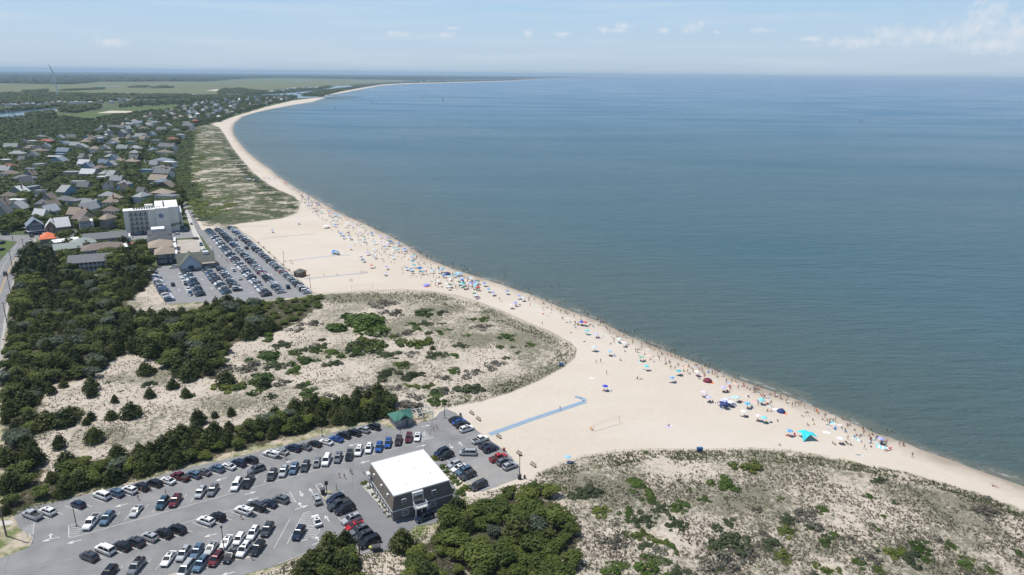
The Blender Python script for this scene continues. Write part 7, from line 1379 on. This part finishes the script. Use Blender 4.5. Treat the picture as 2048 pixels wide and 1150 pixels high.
# bins, benches, sign boards
binm = mat('blue_bin', (.02, .10, .26), .5)
def binpair(px, py, lab):
    b = MB()
    for x in (-.85, .05): b.loft([[(x, 0, 0), (x + .7, 0, 0), (x + .7, .7, 0), (x, .7, 0)], [(x - .05, -.05, 1.15), (x + .75, -.05, 1.15), (x + .75, .75, 1.15), (x - .05, .75, 1.15)]]).box(x - .08, x + .78, -.1, .8, 1.151, 1.25)
    special('rubbish_bins', b, binm, GH(px, py), 0, lab, 'bins')
binpair(1400, 904, 'pair of blue rubbish bins at the right hand dune fence'); binpair(1123, 733, 'pair of blue rubbish bins at the round dune fence')
for px, py, lab in ((921, 832, 'dark bin on the sand beyond the far corner of the lot'), (1008, 902, 'dark red bin beside the red pickup'), (753, 1101, 'dark dumpster behind the packed side row')):
    b = MB().tube((0, 0, 0), (0, 0, .95), .34, .38, 10).tube((0, 0, .951), (0, 0, 1.1), .40, .2, 10) if 'dumpster' not in lab else MB().box(-.9, .9, -.5, .5, .1, 1.0).loft([[(-1.05, -.65, 1.2), (1.05, -.65, 1.2), (1.05, .65, 1.2), (-1.05, .65, 1.2)], [(-1, -.3, 1.45), (1, -.3, 1.45), (1, .5, 1.45), (-1, .5, 1.45)]])
    special('rubbish_bin', b, WALL['charcoal'] if 'red' not in lab else WALL['red'], GH(px, py), .3, lab, 'bin')
bn = MB(); [bn.box(-1.1, 1.1, y, y + .12, .42, .47) for y in (-.24, -.08, .08)]; [bn.box(-1.1, 1.1, .24, .28, z, z + .12) for z in (.55, .72, .89)]; bf = MB(); [bf.box(x, x + .08, -.24, .34, 0, .41).box(x, x + .08, .281, .34, .411, 1.05) for x in (-1.0, -.04, .92)]
BNM, BFM = bn.mesh('bench_slats', [deckm]), bf.mesh('bench_frame', [dark])
for px, py in ((943, 828), (956.5, 840), (997, 875), (1038, 909), (1066, 932), (517, 486), (527, 496), (538, 506), (549, 517), (566, 530), (578, 541)):
    r = bpy.data.objects.new('bench', None); COL.objects.link(r); r.location = GH(px, py); r.rotation_euler = (0, 0, rad(-52)); link('seat_slats', BNM, r); link('frame', BFM, r)
    reg(r, 'dark wooden bench on the sand along the %s lot' % ('near' if px > 900 else 'far'), 'bench', 'benches along the beach edge', px)
# dune fences: thin slats wired between posts
fm_ = mat('weathered_slats', (.16, .135, .11), .9, var=.3)
def fence(pts, label, every=.9):
    b = MB(); cur = None
    for a, c in zip(pts, pts[1:]):
        A, B = GH(*a), GH(*c); L = (B - A).length; n_ = int(L / every); d = (B - A).normalized()
        for i in range(n_):
            p = A + (B - A) * i / n_; z = hz1(p.x, p.y); b.box(p.x - .05, p.x + .05, p.y - .05, p.y + .05, z - .2, z + (.95 if i % 4 == 0 else .7) + gr.uniform(-.1, .1))
            q = A + (B - A) * (i + 1) / n_; zq = hz1(q.x, q.y)
            for h_ in (.3, .75): b.tube((p.x, p.y, z + h_), (q.x, q.y, zq + h_), .03, n=3)
    tag(build(b, 'dune_fence', fm_), label, 'fence')
fence([(620, 590), (680, 587), (740, 583), (800, 580.5), (860, 584), (910, 592), (950, 603), (1000, 622), (1050, 645), (1100, 665), (1140, 687), (1152, 700), (1148, 716), (1125, 735), (1080, 760), (1020, 785), (960, 803), (915, 811), (885, 818)], 'weathered slat fence curving round the seaward side of the middle dune')
fence([(1077, 950), (1120, 930), (1170, 915), (1230, 905), (1300, 901.5), (1400, 902.5), (1500, 900), (1580, 904), (1660, 917)], 'weathered slat fence along the foot of the right hand dune', 2.2)
fence([(440, 455.5), (480, 447.5), (564, 437.5), (598, 426)], 'dark slat fence at the foot of the far dune', 1.6)
sf = MB(); fence([(470, 456), (500, 474), (540, 508), (575, 540), (622, 582), (634, 590)], 'low rope and post line between the far lot and the sand', 2.4)
# lamps, poles and wires
lampm_ = mat('dark_bronze_metal', (.045, .04, .038), .5, .4)
def lamp(px, py, h, key, lab=None):
    p = GH(px, py); r = bpy.data.objects.new('street_lamp', None); COL.objects.link(r); r.location = p; build(MB().tube((0, 0, 0), (0, 0, .6), .28, .26, 8), 'base', conc, r); build(MB().tube((0, 0, .6), (0, 0, h), .11, .07, 8), 'pole', lampm_, r)
    build(MB().tube((0, 0, h), (0, 0, h + .12), .32, .30, 8).tube((0, 0, h - .45), (0, 0, h), .12, .28, 8), 'lamp_head', lampm_, r)
    reg(r, lab, 'street lamp', 'street lamps', px)
for px, py, h, lab in [(153, 1052, 5.6, 'dark lamp post on the striped island at the far left'), (448.5, 1100, 6.2, 'dark lamp post inside the near double row of cars'), (644.6, 873, 5.6, 'lamp post on the sand bank above the white sedan'), (889, 836, 5.4, 'lamp post at the beach end of the near lot'), (1039, 956, 7.0, 'lamp post with clustered boxes at the sandy lot corner'), (374, 925, 4.6, 'lamp post among the shrubs by the dark red pickup'), (838, 834, 4.6, 'lamp post behind the green roofed hut'), (621, 576, 7, 'lamp post on the sand at the end of the far lot'), (568, 524, 6, 'lamp post beside the far rope line')]: lamp(px, py, h, px, lab)
special('kiosk', MB().box(-.5, .5, -.5, .5, 0, 1.5).box(-.62, .62, -.62, .62, 1.501, 1.65).box(.9, 1.1, -.1, .1, 0, 3.6).box(.55, 1.45, -.16, -.101, 2.4, 3.6), WALL['charcoal'], GH(646, 988), .5, 'dark pay kiosk with a tall sign on the kerb island', 'kiosk')
special('utility_box', MB().box(-.45, .45, -.3, .3, 0, 1.3).box(-.5, .5, -.35, .35, 1.301, 1.4).box(1.2, 1.7, -.2, .2, 0, .9), WALL['charcoal'], GH(1039, 958), .3, 'dark utility boxes at the foot of the sandy corner lamp', 'utility box')
special('garden_tub', MB().tube((0, 0, 0), (0, 0, .8), .35, .5, 10), mat('lime_tub', (.40, .42, .12), .7), GH(742, 1099), 0, 'lime green tub beside the dumpster', 'tub')
woodp = mat('utility_pole_wood', (.17, .14, .12), .9, var=.25)
def upole(px, py, h, lab, arm=True):
    p = GH(px, py); r = bpy.data.objects.new('utility_pole', None); COL.objects.link(r); r.location = p; build(MB().tube((0, 0, -.3), (0, 0, h), .2, .13, 8), 'pole', woodp, r)
    if arm: build(MB().box(-1.3, 1.3, -.06, .06, h - .7, h - .55), 'crossarm', woodp, r); build(MB().tube((-1.1, 0, h - .55), (-1.1, 0, h - .3), .05).tube((1.1, 0, h - .55), (1.1, 0, h - .3), .05).tube((0, 0, h), (0, 0, h + .25), .05), 'insulators', trim, r)
    tag(r, lab, 'utility pole'); return p, h
U = [upole(13, 1072, 16.5, 'tall utility pole at the left edge of the near car park'), upole(-16, 800, 12, 'utility pole just outside the thicket on the left'), upole(14.6, 648, 10, 'utility pole at the sandy road edge by the thicket'), upole(22, 590, 10, 'utility pole beside the coast road below the bend'), upole(25, 536, 10, 'utility pole on the coast road bend'), upole(49.4, 506, 9, 'utility pole by the parked cars on the coast road')]
upole(719, 1110, 9.5, 'plain grey pole beside the packed motel side row', False); upole(82, 486, 9, 'utility pole beside the orange roofed shop'); upole(151, 480, 10, 'utility pole behind the white flat roofed shop'); upole(266, 478, 11, 'utility pole in front of the tall motel'); upole(26, 481, 8, 'utility pole on the corner lawn')
for (p, h), (q, g) in zip(U, U[1:]):
    b = MB()
    for x in (-1.1, 0, 1.1):
        prev = None
        for i in range(13):
            f_ = i / 12; c = p.lerp(q, f_); pt = (c.x + x, c.y, (p.z + h) * (1 - f_) + (q.z + g) * f_ + (.2 if x == 0 else -.3) - 4 * f_ * (1 - f_) * 1.6)
            if prev: b.tube(prev, pt, .022, n=3)
            prev = pt
    reg(build(b, 'power_line', silver), 'sagging power lines strung along the coast road', 'power line', 'power lines along the coast road', p.y, share=True)
# wind turbine
p = G(114, 189.5); r = bpy.data.objects.new('wind_turbine', None); COL.objects.link(r); p2 = FW + (108.5 - 1024) / F * RT - (150.5 - 575) / F * UP; D_ = 2750.0; hub = Vector((p2[0] * D_, p2[1] * D_, HC + p2[2] * D_)); print('hub', hub)
r.location = (hub.x, hub.y, 0); r.rotation_euler = (0, 0, rad(40)); tag(r, 'lone white wind turbine rising above the marsh at the left horizon', 'wind turbine'); wt = mat('turbine_white', (.88, .88, .88), .5)
build(MB().tube((0, 0, 0), (0, 0, hub.z - 1.5), 3.0, 1.8, 12), 'tower', wt, r); build(MB().box(-1.6, 1.6, -2.5, 6.5, hub.z - 1.6, hub.z + 1.8), 'nacelle', wt, r)
for a in (rad(108), rad(240), rad(355)):
    b = MB(); rg = []
    for f_, w_ in ((0, 1.2), (.12, 2.8), (.5, 2.0), (1, .7)): L = 2 + 42 * f_; c = Vector((L * math.cos(a), -3.6, hub.z + L * math.sin(a))); n_ = Vector((-math.sin(a), 0, math.cos(a))); rg.append([tuple(c + n_ * w_), tuple(c + Vector((0, .35, 0))), tuple(c - n_ * w_), tuple(c - Vector((0, .35, 0)))])
    build(b.loft(rg), 'blade', wt, r)
build(MB().tube((0, -2.5, hub.z), (0, -4.6, hub.z), 1.6, .7, 10), 'hub', wt, r)
# boats
def boat(px, py, L, lab, sail=False, wake=0, cat='motor boat'):
    p = G(px, py, WZ); r = bpy.data.objects.new('sailing_boat' if sail else 'motor_boat', None); COL.objects.link(r); r.location = (p.x, p.y, WZ); r.rotation_euler = (0, 0, rad(170 if not sail else 60)); tag(r, lab, cat)
    build(MB().loft([[(x, -w_, 1.2), (x, -w_ * .6, -.3), (x, w_ * .6, -.3), (x, w_, 1.2)] for x, w_ in ((-L / 2, L * .13), (0, L * .16), (L * .35, L * .1), (L / 2, .05))]), 'hull', trim, r)
    if sail: build(MB().tube((0, 0, 1), (0, 0, L * 1.4), .12), 'mast', silver, r); build(MB().add([(.1, 0, 1.8), (-L * .45, .1, 1.8), (.1, 0, L * 1.35), (.1, .12, 1.8), (-L * .45, .22, 1.8), (.1, .12, L * 1.35)], [(0, 1, 2), (5, 4, 3), (0, 3, 4, 1), (1, 4, 5, 2)]), 'sail', UM['white'] if 'white' in lab else UM['navy'], r)
    else: build(MB().box(-L * .1, L * .12, -L * .09, L * .09, 1.2, 2.6).box(-L * .14, L * .16, -L * .1, L * .1, 2.601, 2.7), 'cabin', trim, r)
    if wake:
        b = MB(); 
        for s2 in (-1, 1): b.add([(-L / 2, 0, .03), (-L / 2 - wake, s2 * wake * .03, .03), (-L / 2 - wake, s2 * wake * .05, .03)], [(0, 1, 2) if s2 < 0 else (0, 2, 1)])
        b.add([(-L / 2, -L * .1, .035), (-L / 2, L * .1, .035), (-L / 2 - wake * .8, L * .16, .035), (-L / 2 - wake * .8, -L * .16, .035)], [(0, 1, 2, 3)]); build(b, 'wake', mat('foam', (.6, .64, .66), .8), r)
boat(1290, 175.5, 14, 'white motor boat with a long wake near the horizon', wake=110); boat(1722, 240, 9, 'white speedboat trailing foam out in the bay', wake=45); boat(1822, 194.5, 12, 'low pale boat near the horizon at the right', wake=50); boat(1290 - 745 + 200, 205, 9, 'white sailed dinghy off the inlet', True, cat='sailing boat'); boat(753, 206.5, 9, 'second white sailed dinghy off the inlet, slightly right', True, cat='sailing boat'); boat(886, 200, 11, 'dark sailed boat in the middle of the bay', True, cat='sailing boat'); boat(846, 196.5, 10, 'small white motor boat left of the dark sail'); boat(671, 216, 8, 'little boat off the inlet beach'); 
for i, (px, py) in enumerate([(60, 227), (72, 225.5), (52, 229), (85, 222.5), (30, 232), (18, 234), (40, 231), (95, 220), (565, 187.5), (575, 187), (585, 186), (555, 189), (548, 190), (600, 185), (596, 187), (537, 190)]):
    p = G(px, py); o = build(MB().loft([[(x, -w_, 1.3), (x, -w_ * .6, 0), (x, w_ * .6, 0), (x, w_, 1.3)] for x, w_ in ((-5, 1.5), (0, 1.8), (3, 1.2), (5.5, .05))]).box(-1.5, 2, -1, 1, 1.31, 2.8), 'moored_boat', trim, None, loc=(p.x, p.y, .5), rz=i * .9, sc=1.6 if px > 200 else 1.1); reg(o, 'white boat moored %s' % ('in the canal' if px < 200 else 'at the harbour'), 'moored boat', 'moored boats', px)
jm = mat('jetty_rock', (.10, .095, .09), .9, var=.4)
for (a, b_), lab in (((((657, 194.6), (720, 194.0))), 'long dark rock jetty at the inlet mouth'), ((((650, 197.4), (690, 197.0))), 'short dark rock groyne off the inlet beach')):
    A, B = G(*a, WZ), G(*b_, WZ); m_ = MB(); n_ = 60
    for i in range(n_): c = A.lerp(B, i / n_); s2 = 2.2; m_.tube((c.x, c.y - s2 * .6, WZ - 1), (c.x + gr.uniform(-1, 1), c.y + gr.uniform(-1, 1), WZ + gr.uniform(.6, 1.3)), s2, 1.0, 6)
    tag(build(m_, 'rock_jetty', jm), lab, 'jetty')
finish_labels()
